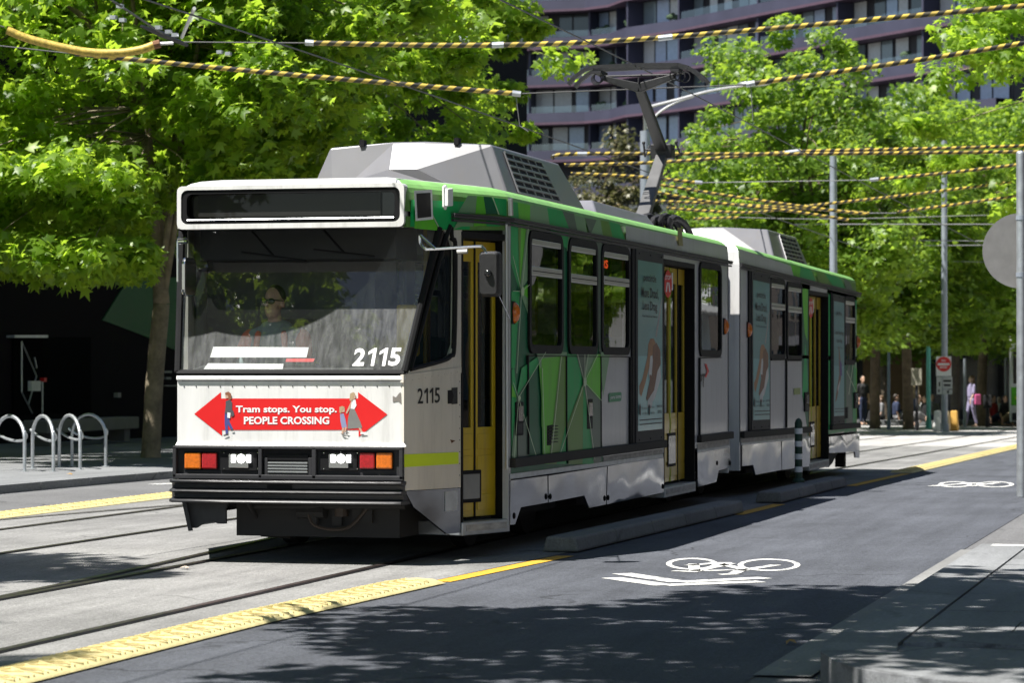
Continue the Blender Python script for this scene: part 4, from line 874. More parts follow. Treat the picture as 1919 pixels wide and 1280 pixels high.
# underframe
mb = MB(); mb.tube([FP(470, 948, .3), FP(760, 948, .3)], .03, 8); mb.build('drag_beam', dark, tram)
mb = MB(); mb.tube([FP(640, 968, .33), FP(640, 945, .33)], .055, 12); mb.build('buffer_pot', M('greasy_brown', (.05, .035, .025), .6, var=.4), tram)
mb = MB(); mb.tube(smoothpath([FP(575, 945, .3), FP(590, 985, .28), FP(650, 990, .28), FP(690, 950, .3)], 5), .014, 6); mb.build('air_hose', MATS['greasy_brown'], tram, smooth=True)
mb = MB(); mb.box((-.55, .35, .18), (.75, 1.2, .6)); mb.box((-1.1, 2.0, .35), (1.2, 10.6, .62)); mb.box((-1.2, 11.5, .28), (1.2, 21.2, .52)); mb.box((-.9, 5.2, .2), (.95, 7.0, .4)); mb.box((-.9, 14, .17), (.95, 16, .4)); mb.box((-.3, .9, .2), (1.0, 1.3, .5)); mb.build('underframe', dark, tram)
mb = MB(); mb.tube([FP(560, 960, .34), FP(610, 960, .3)], .05, 8); mb.box(FP(625, 985, .33), FP(640, 955, .3)); mb.box(FP(660, 980, .3), FP(700, 950, .34)); mb.tube([FP(590, 955, .3), FP(590, 985, .3)], .03, 8); mb.build('coupler', dark, tram)['kind'] = 'stuff'
for vc in (3.15, 11.1, 19.1):
    q = dz2(vc); mb = MB(); mb.box((-.95, vc-1.25, .22+q), (-.85, vc+1.25, .42+q)); mb.box((.85, vc-1.25, .22+q), (.95, vc+1.25, .42+q)); mb.box((-.9, vc-.2, .25+q), (.9, vc+.2, .45+q))
    bg_ = mb.build('bogie', dark, tram)
    for a in (-.92, .92):
        for u_ in (-.72, .72):
            m2 = MB(); m2.tube([(u_-.06, vc+a, .335+q), (u_+.06, vc+a, .335+q)], .33, 24); m2.tube([(u_-.07, vc+a, .335+q), (u_+.075, vc+a, .335+q)], .12, 14); m2.build('wheel', dark, bg_)
# body ends at the articulation, bellows, floors, ceilings, cab
mb = MB(); mb.box((-HW, 10.7, .3), (-.6, 10.75, 2.62)); mb.box((.6, 10.7, .3), (HW, 10.75, 2.62)); mb.box((-HW, 11.42, .3), (-.6, 11.47, 2.62)); mb.box((.6, 11.42, .3), (HW, 11.47, 2.62)); mb.box((-.6, 10.7, 2.3), (.6, 10.75, 2.62)); mb.box((-.6, 11.42, 2.3), (.6, 11.47, 2.62)); mb.build('end_wall', white, tram)
mb = MB(); zz = [.4, 2.75]
for k in range(9):
    v = 10.75+.67*k/8; w_ = 1.12 if k % 2 else 1.0
    mb.box((-w_, v-.02, .35), (w_, v+.02, 2.72))
mb.box((-.98, 10.75, .35), (.98, 11.42, 2.7)); mb.build('bellows', black, tram)
mb = MB(); mb.box((-1.28, 1.9, .8), (1.1, 10.7, .84)); mb.box((-.9, .5, .8), (.6, 1.9, .84)); mb.box((-1.28, 11.5, .72), (1.1, 21, .76)); mb.build('floor', interior, tram)
mb = MB(); mb.box((-1.28, 1.6, 2.6), (1.28, 10.7, 2.615)); mb.box((-.9, .5, 2.6), (.9, 1.6, 2.615)); mb.box((-1.28, 11.5, 2.5), (1.28, 21, 2.515)); mb.build('ceiling', interior, tram)
st = MB()
for v in list(np.arange(2.6, 7, .85))+list(np.arange(12, 16, .85))+[19, 20]:
    for s in (-1, 1):
        if s > 0 and v > 7: continue
        q = dz2(v); st.box((s*.45, v, .84+q), (s*1.2, v+.42, 1.2+q)); st.box((s*.45, v+.38, 1.2+q), (s*1.2, v+.45, 1.75+q))
st.build('seat', seatg, tram, bevel=.03)['kind'] = 'stuff'
st = MB()
for v in (2.2, 5.0, 6.9, 9.0, 12.6, 16.2, 18.4):
    for s in (-.4, .4): st.tube([(s, v, .84+dz2(v)), (s, v, 2.6+dz2(v))], .017, 8)
st.build('grab_pole', yellow, tram, smooth=True)['kind'] = 'stuff'
mb = MB(); text_mesh(mb, 'wans', ((1.2, 4.75, 2.37), (1.2, 5.4, 2.37), (1.2, 5.4, 2.45), (1.2, 4.75, 2.45)), bold=.02); mb.build('led_text', led_red, tram)
# cab interior
mb = MB(); mb.box((-1.25, 1.55, .84), (.35, 1.6, 2.58)); mb.box((.3, 1.0, .84), (.35, 1.6, 2.2)); mb.build('cab_bulkhead', interior, tram)
mb = MB(); mb.hexa([(-.9, .06, 1.2), (.55, .06, 1.2), (.55, .5, 1.2), (-.9, .5, 1.2), (-.9, .06, 1.42), (.55, .06, 1.42), (.55, .5, 1.48), (-.9, .5, 1.48)]); mb.build('dashboard', cabdark, tram, bevel=.02)
mb = MB(); mb.box((-1.0, .75, 2.3), (.6, 1.3, 2.59)); mb.build('cab_bulkhead_locker', cabdark, tram)
mb = MB(); mb.slab([WS(x, y, -.02) for x, y in ((392, 668), (573, 668), (577, 649), (398, 648))], (0, .004, 0)); mb.build('sun_visor_card', paper, tram)
mb = MB(); mb.slab([WS(x, y, -.02) for x, y in ((380, 690), (528, 690), (530, 680), (388, 679))], (0, .004, 0)); mb.build('dash_paper', paper, tram)
mb = MB(); mb.slab([WS(x, y, -.012) for x, y in ((534, 677), (586, 677), (589, 671), (536, 671))], (0, .004, 0)); mb.build('red_dash_strip', red, tram)
mb = MB(); mb.box((-.85, 1.0, 1.0), (-.15, 1.45, 1.25)); mb.box((-.75, 1.38, 1.25), (-.25, 1.5, 1.85)); mb.build('driver_seat', cabdark, tram, bevel=.05)
mb = MB(); mb.box((.55, .9, 1.55), (.72, 1.0, 1.95)); mb.build('ticket_reader', yellow, tram, bevel=.02)
# rear end of the rear car
mb = MB()
q = dz2(22)
for s in (-1, 1): mb.slab([(s*HW, 20.9, .3), (s*FW, 22.3, .3), (s*FW, 22.3, 2.55), (s*HW, 20.9, 2.55)], (-s*.04, 0, 0))
mb.box((-FW, 22.25, .4), (FW, 22.3, 1.3)); mb.box((-FW, 22.2, 2.3), (FW, 22.3, 2.62)); mb.build('rear_end', white, tram)
mb = MB(); mb.box((-FW, 22.2, 1.3), (FW, 22.22, 2.3)); mb.build('rear_windscreen', glass_dark, tram)
mb = MB(); mb.box((-FW, 22.3, .35), (FW, 22.4, .5)); mb.build('bumper', bump_m, tram)
mb = MB(); mb.box((1.05, 20.7, .02), (1.18, 20.9, .4)); mb.build('lifeguard_bar', dark, tram); mb = MB(); mb.slab([SP(x, y) for x, y in ((1555, 849), (1570, 849), (1560, 868), (1553, 876), (1548, 874))], (-.04, 0, 0)); mb.build('lifeguard_plate', dark, tram)
# --- mirrored cab side away from the camera
LN = np.array([-1, -KS, 0])/math.hypot(1, KS)
mb = MB(); A = np.array([-FW, 0, 0]); B = np.array([-HW, TV, 0])
def LT(t, z): p = A+(B-A)*t; return (p[0], p[1], z)
mb.slab([LT(0, .5), LT(1, .3), LT(1, 1.43), LT(0, 1.43)], tuple(-LN*.03)); mb.slab([LT(.5, 1.43), LT(1, 1.43), LT(1, 2.62), LT(.5, 2.62)], tuple(-LN*.03)); mb.slab([LT(0, 2.51), LT(.5, 2.51), LT(.5, 2.62), LT(0, 2.62)], tuple(-LN*.03)); mb.build('cab_side_panel', cream, tram)
mb = MB(); mb.slab([LT(0.0, WB), LT(.06, WB), LT(VT/TV+.06, WT), LT(VT/TV, WT)], tuple(-LN*.04)); mb.build('windscreen_pillar', blackgl, tram)
mb = MB(); mb.poly([LT(.05, 1.44), LT(.5, 1.44), LT(.5, 2.51), LT(VT/TV+.05, 2.51)]); mb.build('cab_window_pane', glass_cab, tram)
# --- seams, vents, handles, marker lamps, logos on the door side
sm = MB()
def seam(p, q, wpx=1.4):
    d = np.array(q, float)-np.array(p, float); n_ = np.array([-d[1], d[0]])/np.linalg.norm(d)*wpx/2; p = np.array(p); q = np.array(q)
    sm.slab([SP(*(p-n_), o=.002), SP(*(q-n_), o=.002), SP(*(q+n_), o=.002), SP(*(p+n_), o=.002)], (.02, 0, 0))
for p, q in (((986, 667), (1176, 669)), ((986, 667), (987, 852)), ((1058, 668), (1058.5, 846)), ((1122.5, 668), (1123, 838)), ((1178.5, 669), (1178.5, 832)), ((1309, 671), (1309, 816)), ((1309, 671), (1349, 670)), ((1472, 672), (1472, 802)), ((1443, 675), (1500, 674))): seam(p, q)
sm.build('panel_seam', black, tram)
mb = MB(); mb.tube([SP(949.5, 372, o=.03), SP(950.5, 404, o=.03)], .02, 8); mb.tube([SP(948.5, 420, o=.0), SP(950, 880, o=.0)], .012, 6); mb.build('joint_cover', alu_f, tram, smooth=True)
def sbox(x0, y0, x1, y1, t, name, mat, par=None, bevel=.008):
    a = SP(x0, y1); b = SP(x1, y0); return MB().box((HW+.004, a[1], a[2]), (HW+t, b[1], b[2])).build(name, mat, par or tram, bevel=bevel)
for x0, y0, x1, y1 in ((963, 753, 977, 817), (1096, 747, 1107, 805), (1506, 735, 1514, 772), (1599, 735, 1606, 766)):
    h = sbox(x0, y0, x1, y1, .02, 'door_release', black); sbox(x0+(x1-x0)*.2, y0+(y1-y0)*.12, x1-(x1-x0)*.15, y0+(y1-y0)*.58, .028, 'release_lever', blackgl, h, .004); sbox(x0+(x1-x0)*.22, y1-(y1-y0)*.36, x1-(x1-x0)*.2, y1-(y1-y0)*.08, .021, 'release_cup', dkgrey, h, 0)
for x0, y0, x1, y1 in ((1022, 793, 1043, 836), (1582, 763, 1588, 785)):
    vv = sbox(x0, y0, x1, y1, .012, 'vent', black)
    for k in range(6): yy = y0+(y1-y0)*(.1+.14*k); sbox(x0+2, yy, x1-2, yy+(y1-y0)*.07, .024, 'vent_slat', dkgrey, vv, 0)
for px, py in ((961, 586), (1356.5, 612), (1400.5, 618), (1605, 641)):
    c = SP(px, py); mb = MB(); mb.ball((HW+.01, c[1], c[2]), (.05, .045, .085), 12, 8); ml = mb.build('marker_lamp', amber, tram, smooth='all'); MB().box((HW+.003, c[1]-.06, c[2]-.09), (HW+.012, c[1]+.04, c[2]+.09)).build('lamp_base', black, ml)
def stext(s, x0, x1, y0b, y1b, hgt, bold, mat, name, o=.035):
    mb = MB(); text_mesh(mb, s, (SP(x0, y0b, o=o), SP(x1, y1b, o=o), SP(x1, y1b-hgt, o=o), SP(x0, y0b-hgt, o=o)), bold=bold); return mb.build(name, mat, tram)
stext('PT', 1310, 1320, 726, 725.5, 25, .02, blackp, 'lettering', .008)
mb = MB(); mb.slab([SP(x, y, o=.006) for x, y in ((1319.5, 682), (1323, 682), (1327.5, 696), (1322, 708), (1319.5, 706), (1324, 696))], (.002, 0, 0)); mb.build('chevron_mark', red, tram)
mb = MB(); mb.slab([SP(x, y, o=.004) for x, y in ((1140, 739), (1141, 737), (1162, 735), (1163.5, 737), (1163, 750), (1161.5, 752), (1140, 754))], (.003, 0, 0)); lg = mb.build('logo_plate', M('logo_green', (.01, .25, .1), .4), tram)
mb = MB(); text_mesh(mb, 'yarra trams', (SP(1142, 750.5, o=.0085), SP(1161.5, 748, o=.0085), SP(1161.5, 740, o=.0085), SP(1142, 743, o=.0085)), bold=.01); mb.build('logo_lettering', whitep, lg)
mb = MB(); mb.slab([SP(x, y, o=.004) for x, y in ((1487, 728), (1499, 727), (1499, 739), (1487, 740))], (.003, 0, 0)); mb.build('logo_plate', M('logo_yellow_green', (.2, .28, .05), .4), tram)
for pts in (((1265, 426), (1273, 427.5), (1275.5, 461), (1267.5, 460)),):
    mb = MB(); mb.slab([SP(*p, o=.022) for p in pts], (.004, 0, 0)); mb.build('fascia_badge', M('badge_olive', (.25, .23, .08), .5), tram)
# door stickers
def stick_oval(c, rx, ry, U, par):
    mb = MB(); mb.poly([SP(c[0]+rx*math.cos(2*math.pi*k/24), c[1]+ry*math.sin(2*math.pi*k/24), U) for k in range(24)]); o = mb.build('stop_sticker', red, tram)
    mb = MB(); mb.poly([SP(c[0]+rx*.9, c[1]-ry*.8, U-.003), SP(c[0]+rx*1.25, c[1]-ry*.8, U-.003), SP(c[0]+rx*1.25, c[1]+ry*.45, U-.003), SP(c[0]+rx*.9, c[1]+ry*.45, U-.003)]); mb.build('sticker_backing', whitep, o)
    mb = MB(); text_mesh(mb, 'STOP', (SP(c[0]-rx*.72, c[1]-ry*.3, U+.002), SP(c[0]+rx*.72, c[1]-ry*.3, U+.002), SP(c[0]+rx*.72, c[1]-ry*.62, U+.002), SP(c[0]-rx*.72, c[1]-ry*.62, U+.002)), bold=.02)
    for s in (-1, 1):
        mb.poly([SP(c[0]+s*rx*.05, c[1]-ry*.12, U+.002), SP(c[0]+s*rx*.3, c[1]-ry*.12, U+.002), SP(c[0]+s*rx*.62, c[1]+ry*.55, U+.002), SP(c[0]+s*rx*.35, c[1]+ry*.62, U+.002)])
    mb.build('sticker_lettering', whitep, o)
stick_oval((1252, 532), 7.3, 26, HW-.085, None); stick_oval((1519.5, 577), 4.4, 19.5, HW-.085, None)
mb = MB(); mb.poly([TP(x, y, -.085) for x, y in ((872, 654), (883, 654), (883, 693), (872, 693))]); o = mb.build('warning_sticker', M('orange_print', (.75, .27, .02), .5), tram)
mb = MB(); mb.poly([TP(x, y, -.083) for x, y in ((875, 671), (877, 665), (874, 664), (877, 659), (880, 661), (879, 665), (881, 671), (878, 667))])
for k in range(3): mb.poly([TP(x, y, -.083) for x, y in ((874, 677+4*k), (881, 677+4*k), (881, 679+4*k), (874, 679+4*k))])
mb.build('sticker_print', blackp, o)
# --- advertising posters
teal = M('poster_teal', (.10, .28, .28), .35, var=.2, scale=.9, coat=.3); teal2 = M('poster_pale_teal', (.16, .42, .42), .35, var=.15, scale=1.2, coat=.3)
dogb = M('dog_brown', (.2, .1, .06), .5, var=.3, scale=8); dogt = M('dog_tan', (.36, .19, .09), .5, var=.2, scale=8); dogw = M('dog_white', (.6, .6, .57), .5); lead_ = M('lead_grey', (.3, .3, .28), .5); purple = M('poster_purple', (.1, .05, .22), .5); tblack = M('poster_text', (.02, .03, .035), .5)
def poster(v0, v1, z0, z1, kind, words, big):
    q = lambda v: dz2(v)
    mb = MB()
    def pt(a, b, o): v = v0+(v1-v0)*a; return (HW+o, v, z0+(z1-z0)*b+q(v))
    mb.hexa([pt(0, 0, .002), pt(1, 0, .002), pt(1, 1, .002), pt(0, 1, .002), pt(0, 0, .03), pt(1, 0, .03), pt(1, 1, .03), pt(0, 1, .03)])
    fr_ = mb.build('poster_frame', dkgrey, tram, bevel=.005)
    mb = MB(); mb.hexa([pt(-.09, -.01, .001), pt(0, -.01, .001), pt(0, 1.01, .001), pt(-.09, 1.01, .001), pt(-.09, -.01, .02), pt(0, -.01, .02), pt(0, 1.01, .02), pt(-.09, 1.01, .02)]); mb.build('frame_stile', black, fr_)
    def ip(a, b, o): return pt(.06+.88*a, .065+.88*b, o)
    layers = [(teal, [(0, .44), (1, .44), (1, 1), (0, 1)], .031), (teal2, [(0, 0), (1, 0), (1, .44), (0, .44)], .031)]
    k = [0]; mats = []; mb = MB()
    def lay(m, P):
        k[0] += 1
        if m not in mats: mats.append(m)
        mb.mi = mats.index(m); mb.poly([ip(a, b, .0312+.0005*k[0]) for a, b in P])
    k[0] = -1
    for m, P, o in layers: k[0] = -1; lay(m, P)
    Z = lambda x, y: ((x-90)/255, 1-((650+y/5.333)-471)/350)
    if kind == 'dog':
        lay(lead_, [(.98, .80), (1, .78), (.76, .55), (.70, .565)][:4])
        lay(dogw, [Z(260, 290), Z(320, 200), Z(330, 330), Z(300, 430), Z(265, 560), Z(240, 600), Z(228, 670), Z(185, 662), Z(190, 585), Z(245, 480)])
        lay(dogt, [Z(195, -40), Z(215, -100), Z(250, -107), Z(270, -60), Z(240, 60), Z(195, 250), Z(160, 400), Z(120, 540), Z(103, 500), Z(100, 420), Z(130, 350), Z(185, 100)])
        lay(dogb, [Z(240, -20), Z(280, -60), Z(320, 20), Z(326, 180), Z(290, 260), Z(255, 470), Z(180, 590), Z(170, 560), Z(205, 380), Z(230, 250), Z(238, 120)])
        lay(dogw, [Z(215, 90), Z(235, 85), Z(240, 140), Z(228, 300), Z(207, 355), Z(196, 280)])
        lay(dogb, [Z(205, 300), Z(222, 300), Z(222, 345), Z(206, 345)])
        lay(dogb, [Z(190, 660), Z(196, 630), Z(199, 665)]); lay(dogb, [Z(207, 670), Z(212, 635), Z(216, 672)])
    else:
        lay(dogb, [(.45, .62), (.5, .60), (.62, .5), (.75, .38), (.62, .30), (.25, .14), (.1, .12), (.2, .2), (.5, .36)]); lay(purple, [(.55, .5), (.75, .46), (.78, .36), (.6, .34)]); lay(dogw, [(.35, .25), (.6, .32), (.55, .28), (.35, .2)])
    mb.build('poster_print', mats, fr_)
    mb = MB()
    def tx(s, a0, a1, b0, b1, bold=.0): text_mesh(mb, s, (ip(a0, b0, .038), ip(a1, b0, .038), ip(a1, b1, .038), ip(a0, b1, .038)), bold=bold)
    tx('petcircle', .2, .72, .868, .925, .012)
    for s, a0, a1, b0, b1 in words: tx(s, a0, a1, b0, b1, .014)
    if big:
        tx('petcircle', .75, .96, .125, .15, .01); tx('.com.au', .77, .94, .095, .115, .01); tx('Pet insurance', .12, .34, .125, .143); tx('and wellness', .14, .36, .095, .112); tx('Proudly', .5, .64, .125, .143); tx('Australian', .5, .64, .095, .112)
        mb.poly([ip(a, b, .038) for a, b in ((.4, .10), (.43, .085), (.46, .1), (.46, .14), (.43, .155), (.4, .14))]); mb.poly([ip(a, b, .038) for a, b in ((.02, .1), (.08, .09), (.09, .14), (.05, .165), (.02, .14))])
    for r in range(2): mb.poly([ip(.04, .035+.025*r, .038), ip(.96, .035+.025*r, .038), ip(.96, .041+.025*r, .038), ip(.04, .041+.025*r, .038)])
    mb.build('poster_lettering', tblack, fr_)['kind'] = 'stuff'
    mb = MB()
    for a in (.1, .5, .9):
        for b in (.02, .98): mb.ball(pt(a, b, .03), .008, 6, 4)
    mb.build('frame_screw', black, fr_)
W1 = [('More Drool,', .12, .82, .775, .845), ('Less Drag', .16, .76, .695, .765), ('Free Next Day Delivery', .15, .78, .665, .682)]
poster(5.86, 7.12, .745, 2.57, 'dog', W1, True); poster(12.06, 13.33, .745, 2.575, 'dog', W1, True); poster(18.4, 19.5, .745, 2.53, 'cat', [('Less Hunting,', .08, .9, .70, .75), ('more Nap', .2, .75, .63, .68), ('Free Next Day Delivery', .2, .78, .59, .605)], False)
# --- mirrors
ma = MB(); pa = [(787, 441), (788, 456), (796, 466), (812, 467), (893, 462), (904, 464), (911, 475), (914.5, 508)]
ma.tube(smoothpath([FP(x, y, .10) for x, y in pa], 5), .011, 8); ma.tube([FP(787, 441, .1), FP(815, 466, .1)], .012, 8); ma.tube([FP(914.5, 512, .1), SP(953, 598, o=.01)], .006, 6); am = ma.build('mirror_arm', chrome, tram, smooth=True)
a = FP(897, 556, .1); b = FP(934.5, 470.5, .1); P = rrect(a[0], b[0], a[2], b[2], .03); mb = MB(); n = len(P)
c_ = ((a[0]+b[0])/2, (a[2]+b[2])/2)
R0 = [(c_[0]+(x-c_[0])*.82, .085, c_[1]+(z-c_[1])*.88) for x, z in P]; R1 = [(x, .115, z) for x, z in P]; R2 = [(x, .19, z) for x, z in P]
mb.add(R0+R1+R2, [tuple(range(n))]+[(i, n+i, n+(i+1) % n, (i+1) % n) for i in range(n)]+[(n+i, 2*n+i, 2*n+(i+1) % n, n+(i+1) % n) for i in range(n)]+[tuple(range(2*n, 3*n))[::-1]])
mo = mb.build('mirror', M('grained_black_plastic', (.012, .012, .013), .45, var=.3, scale=120, bump=.3, bscale=300), tram, smooth=True, ang=30)
mb = MB(); mb.poly([(c_[0]+(x-c_[0])*.94, .1915, c_[1]+(z-c_[1])*.96) for x, z in P][::-1]); mb.build('mirror_glass', chrome, mo)
mb = MB(); mb.ball(FP(914.5, 512, .075), (.03, .025, .03), 10, 6); mb.build('mirror_joint', blackgl, mo, smooth='all')
mb = MB(); mb.tube([FP(857, 472, .35), FP(876, 471, .35)], .018, 10); mb.build('mirror_bracket', alu_f, tram)
mb = MB(); mb.tube([FP(352, 446, .1), FP(333, 447, .1), FP(333, 455, .1), FP(333, 528, .1)], .009, 8); mb.tube([FP(351, 453, .1), FP(335, 454, .1)], .016, 8); mb.build('mirror_arm', chrome, tram, smooth=True)
mb = MB(); a = FP(339, 555, .1); b = FP(351, 482, .1); P = rrect(.1, .28, a[2], b[2], .05); mb.slab([(a[0]+(y-.1)*.15, y, z) for y, z in P], (.035, -.01, 0)); mb.build('mirror', chrome, tram, bevel=.01)
# --- roof air-conditioning fairings
def fairing(v0, s, dz, grille_label=None):
    """s=+1: streamlined end towards -v"""
    Z = lambda u, v, z: (u*1.0, v0+s*v, z+dz)
    mb = MB(); zb = 2.885
    FB = [(-.90, -.30, zb), (-.35, -.12, zb+.02), (-.13, -.12, 3.13), (.13, -.12, 3.13), (.35, -.12, zb+.02), (.90, -.30, zb)]
    FT = [(-.72, 0.10, 3.35), (-.13, .06, 3.385), (.13, .06, 3.385), (.72, .10, 3.35)]
    V = [Z(*p) for p in [(-.90, .0, zb), (.90, .0, zb), (-.72, .1, 3.35), (-.14, .065, 3.385), (.14, .065, 3.385), (.72, .1, 3.35), (-.12, -.12, 3.12), (.12, -.12, 3.12), (-.6, -.06, zb+.02), (.6, -.06, zb+.02)]]
    f = [(0, 8, 6, 3, 2), (6, 7, 4, 3), (1, 5, 4, 7, 9)]
    V += [Z(*p) for p in [(-.62, -.75, zb+.012), (.62, -.75, zb+.012)]]
    f += [(8, 10, 11, 9, 7, 6)]
    V += [Z(*p) for p in [(-.72, 2.45, 3.35), (-.14, 2.5, 3.385), (.14, 2.5, 3.385), (.72, 2.45, 3.35), (-.9, 2.9, zb), (.9, 2.9, zb)]]
    f += [(2, 3, 13, 12), (3, 4, 14, 13), (4, 5, 15, 14), (5, 1, 17, 15), (0, 2, 12, 16), (12, 13, 14, 15, 17, 16)]
    if s < 0: f = [tuple(reversed(x)) for x in f]
    mb.add(V, f); o = mb.build('air_conditioner', acpaint, tram, bevel=.018)
    # grille on the door side
    def G(a, b, o_=0):
        t0 = np.array((.90, 0, zb)); A = np.array(V[1]); B = np.array(V[5]); Cc = np.array(V[15]); D = np.array(V[17])
        if s < 0: A, B, Cc, D = D, Cc, B, A
        p = A*(1-a)*(1-b)+D*a*(1-b)+B*(1-a)*b+Cc*a*b; return tuple(p+np.array([.94, 0, .34])*o_)
    a0, a1 = (.13, .66) if s > 0 else (.34, .88)
    m2 = MB(); m2.slab([G(a0, .14), G(a1, .14), G(a1, .90), G(a0, .90)], tuple(np.array([.94, 0, .34])*.006)); gq = m2.build('grille', black, o)
    for k in range(7):
        b = .14+.76*k/6; m2 = MB(); m2.slab([G(a0, b-.018, .006), G(a1, b-.018, .006), G(a1, b+.018, .006), G(a0, b+.018, .006)], tuple(np.array([.94, 0, .34])*.014)); m2.build('grille_bar', acpaint, o)
    for k in range(6):
        a = a0+(a1-a0)*k/5; m2 = MB(); m2.slab([G(a-.005, .14, .004), G(a+.005, .14, .004), G(a+.005, .9, .004), G(a-.005, .9, .004)], tuple(np.array([.94, 0, .34])*.012)); m2.build('grille_bar', acpaint, o)
    m2 = MB()
    for u in (-.42, .42): m2.box(Z(u-.02, .05, 3.35), Z(u+.02, .13, 3.41))
    m2.tube([Z(.42, .08, 3.39), Z(.45, -.02, zb+.05)], .006, 5); m2.build('lifting_strap', black, o)
fairing(3.0, 1, 0); fairing(19.35, -1, -.075)
# --- roof boxes, pantograph, cable boots
mb = MB(); mb.hexa([(-.75, 7.0, 2.88), (.75, 7.0, 2.88), (.75, 10.0, 2.88), (-.75, 10.0, 2.88), (-.6, 7.35, 3.12), (.6, 7.35, 3.12), (.6, 9.9, 3.10), (-.6, 9.9, 3.10)]); mb.build('roof_cover', M('roof_box_grey', (.14, .14, .16), .45, coat=.1), tram, bevel=.015)
mb = MB(); mb.box((-.6, 10.05, 2.88), (.62, 10.7, 3.0)); mb.box((-.55, 10.2, 3.0), (.3, 10.5, 3.06)); mb.build('roof_box', dkgrey, tram, bevel=.01)
mb = MB()
for k in range(5): mb.tube(smoothpath([(.1+.08*k, 11.5+.1*k, 2.9), (.12+.1*k, 11.6, 3.15+.03*(k % 2)), (.2+.1*k, 12.0, 3.1), (.25+.1*k, 12.3, 2.85)], 4), .04, 7)
mb.box((-.5, 11.55, 2.85), (.5, 12.9, 3.0)); mb.build('cable_boot', dkgrey, tram)
PV = 12.25; py_ = -.01
pg = MB(); pg.box((-.5, PV-.5, 2.9), (.5, PV-.42, 3.0)); pg.box((-.5, PV+.55, 2.9), (.5, PV+.63, 3.0)); pg.box((-.5, PV-.5, 2.9), (-.42, PV+.63, 3.0)); pg.box((.42, PV-.5, 2.9), (.5, PV+.63, 3.0)); pg = pg.build('pantograph', dkgrey, tram)
def beam(mb, p, q, w0, w1, h0, h1):
    p = np.array(p, float); q = np.array(q, float); d = (q-p)/np.linalg.norm(q-p); x = np.array([1., 0, 0]); 
    if abs(d[0]) > .6: x = np.array([0, 1., 0])
    n_ = np.cross(d, x); n_ /= np.linalg.norm(n_); x = np.cross(n_, d)
    mb.hexa([p-x*w0-n_*h0, p+x*w0-n_*h0, p+x*w0+n_*h0, p-x*w0+n_*h0, q-x*w1-n_*h1, q+x*w1-n_*h1, q+x*w1+n_*h1, q-x*w1+n_*h1])
KN = (0, 13.62, 4.06); TOPA = (0, PV+.05, 4.72)
mb = MB(); beam(mb, (0, PV-.1, 2.98), KN, .085, .065, .05, .045); mb.build('lower_arm', acpaint if False else M('arm_grey', (.09, .09, .09), .5, var=.2), pg, bevel=.012)
pm = M('pantograph_black', (.02, .02, .021), .45, var=.3, scale=20)
mb = MB(); beam(mb, KN, TOPA, .07, .055, .045, .04); mb.box((-.13, 13.5, 3.98), (.13, 13.74, 4.16)); mb.build('upper_arm', pm, pg, bevel=.015)
for s in (-1, 1):
    mb = MB(); mb.tube([(s*.2, 13.45, 4.16), (s*.22, 13.62, 4.02), (s*.2, 13.78, 4.16)], .012, 6); mb.tube([(s*.12, 13.62, 4.1), (s*.22, 13.62, 4.1)], .012, 6)
    mb.ball((s*.2, 13.45, 4.17), .022, 6, 5); mb.build('knee_joint', dkgrey, pg)
HZ = 4.86
mb = MB()
for s in (-1, 1): beam(mb, TOPA, (s*.42, PV, HZ-.02), .05, .03, .055, .03)
mb.build('head_fork', pm, pg, bevel=.008)
for dv in (-.16, .16):
    mb = MB(); P = [(-.80, PV+dv, HZ-.10), (-.74, PV+dv, HZ-.03), (-.62, PV+dv, HZ+.06), (-.5, PV+dv, HZ+.095), (0, PV+dv, HZ+.105), (.5, PV+dv, HZ+.095), (.62, PV+dv, HZ+.06), (.74, PV+dv, HZ-.03), (.80, PV+dv, HZ-.10)]
    for a, b in zip(P, P[1:]): beam(mb, a, b, .028, .028, .022, .022)
    mb.build('collector_strip', pm, pg)
mb = MB()
for s in (-1, 1):
    for k in range(3):
        mb.tube([(s*(.45+.04*k)+.06*math.cos(a), PV-.1+.1*k, HZ-.02+.06*math.sin(a)) for a in np.linspace(0, 2*math.pi, 13)], .008, 5)
    mb.box((s*.46-.05, PV-.18, HZ+.02), (s*.46+.05, PV+.18, HZ+.06)); mb.tube([(s*.66, PV-.16, HZ+.04), (s*.76, PV-.16, HZ-.05), (s*.8, PV-.16, HZ-.1)], .012, 6)
mb.tube([(-.42, PV, HZ+.0), (.42, PV, HZ+.0)], .014, 6); mb.tube([(0, PV, HZ), (0, PV-.02, HZ-.08), (.03, PV+.05, TOPA[2])], .008, 5); mb.build('head_spring', dkgrey, pg)
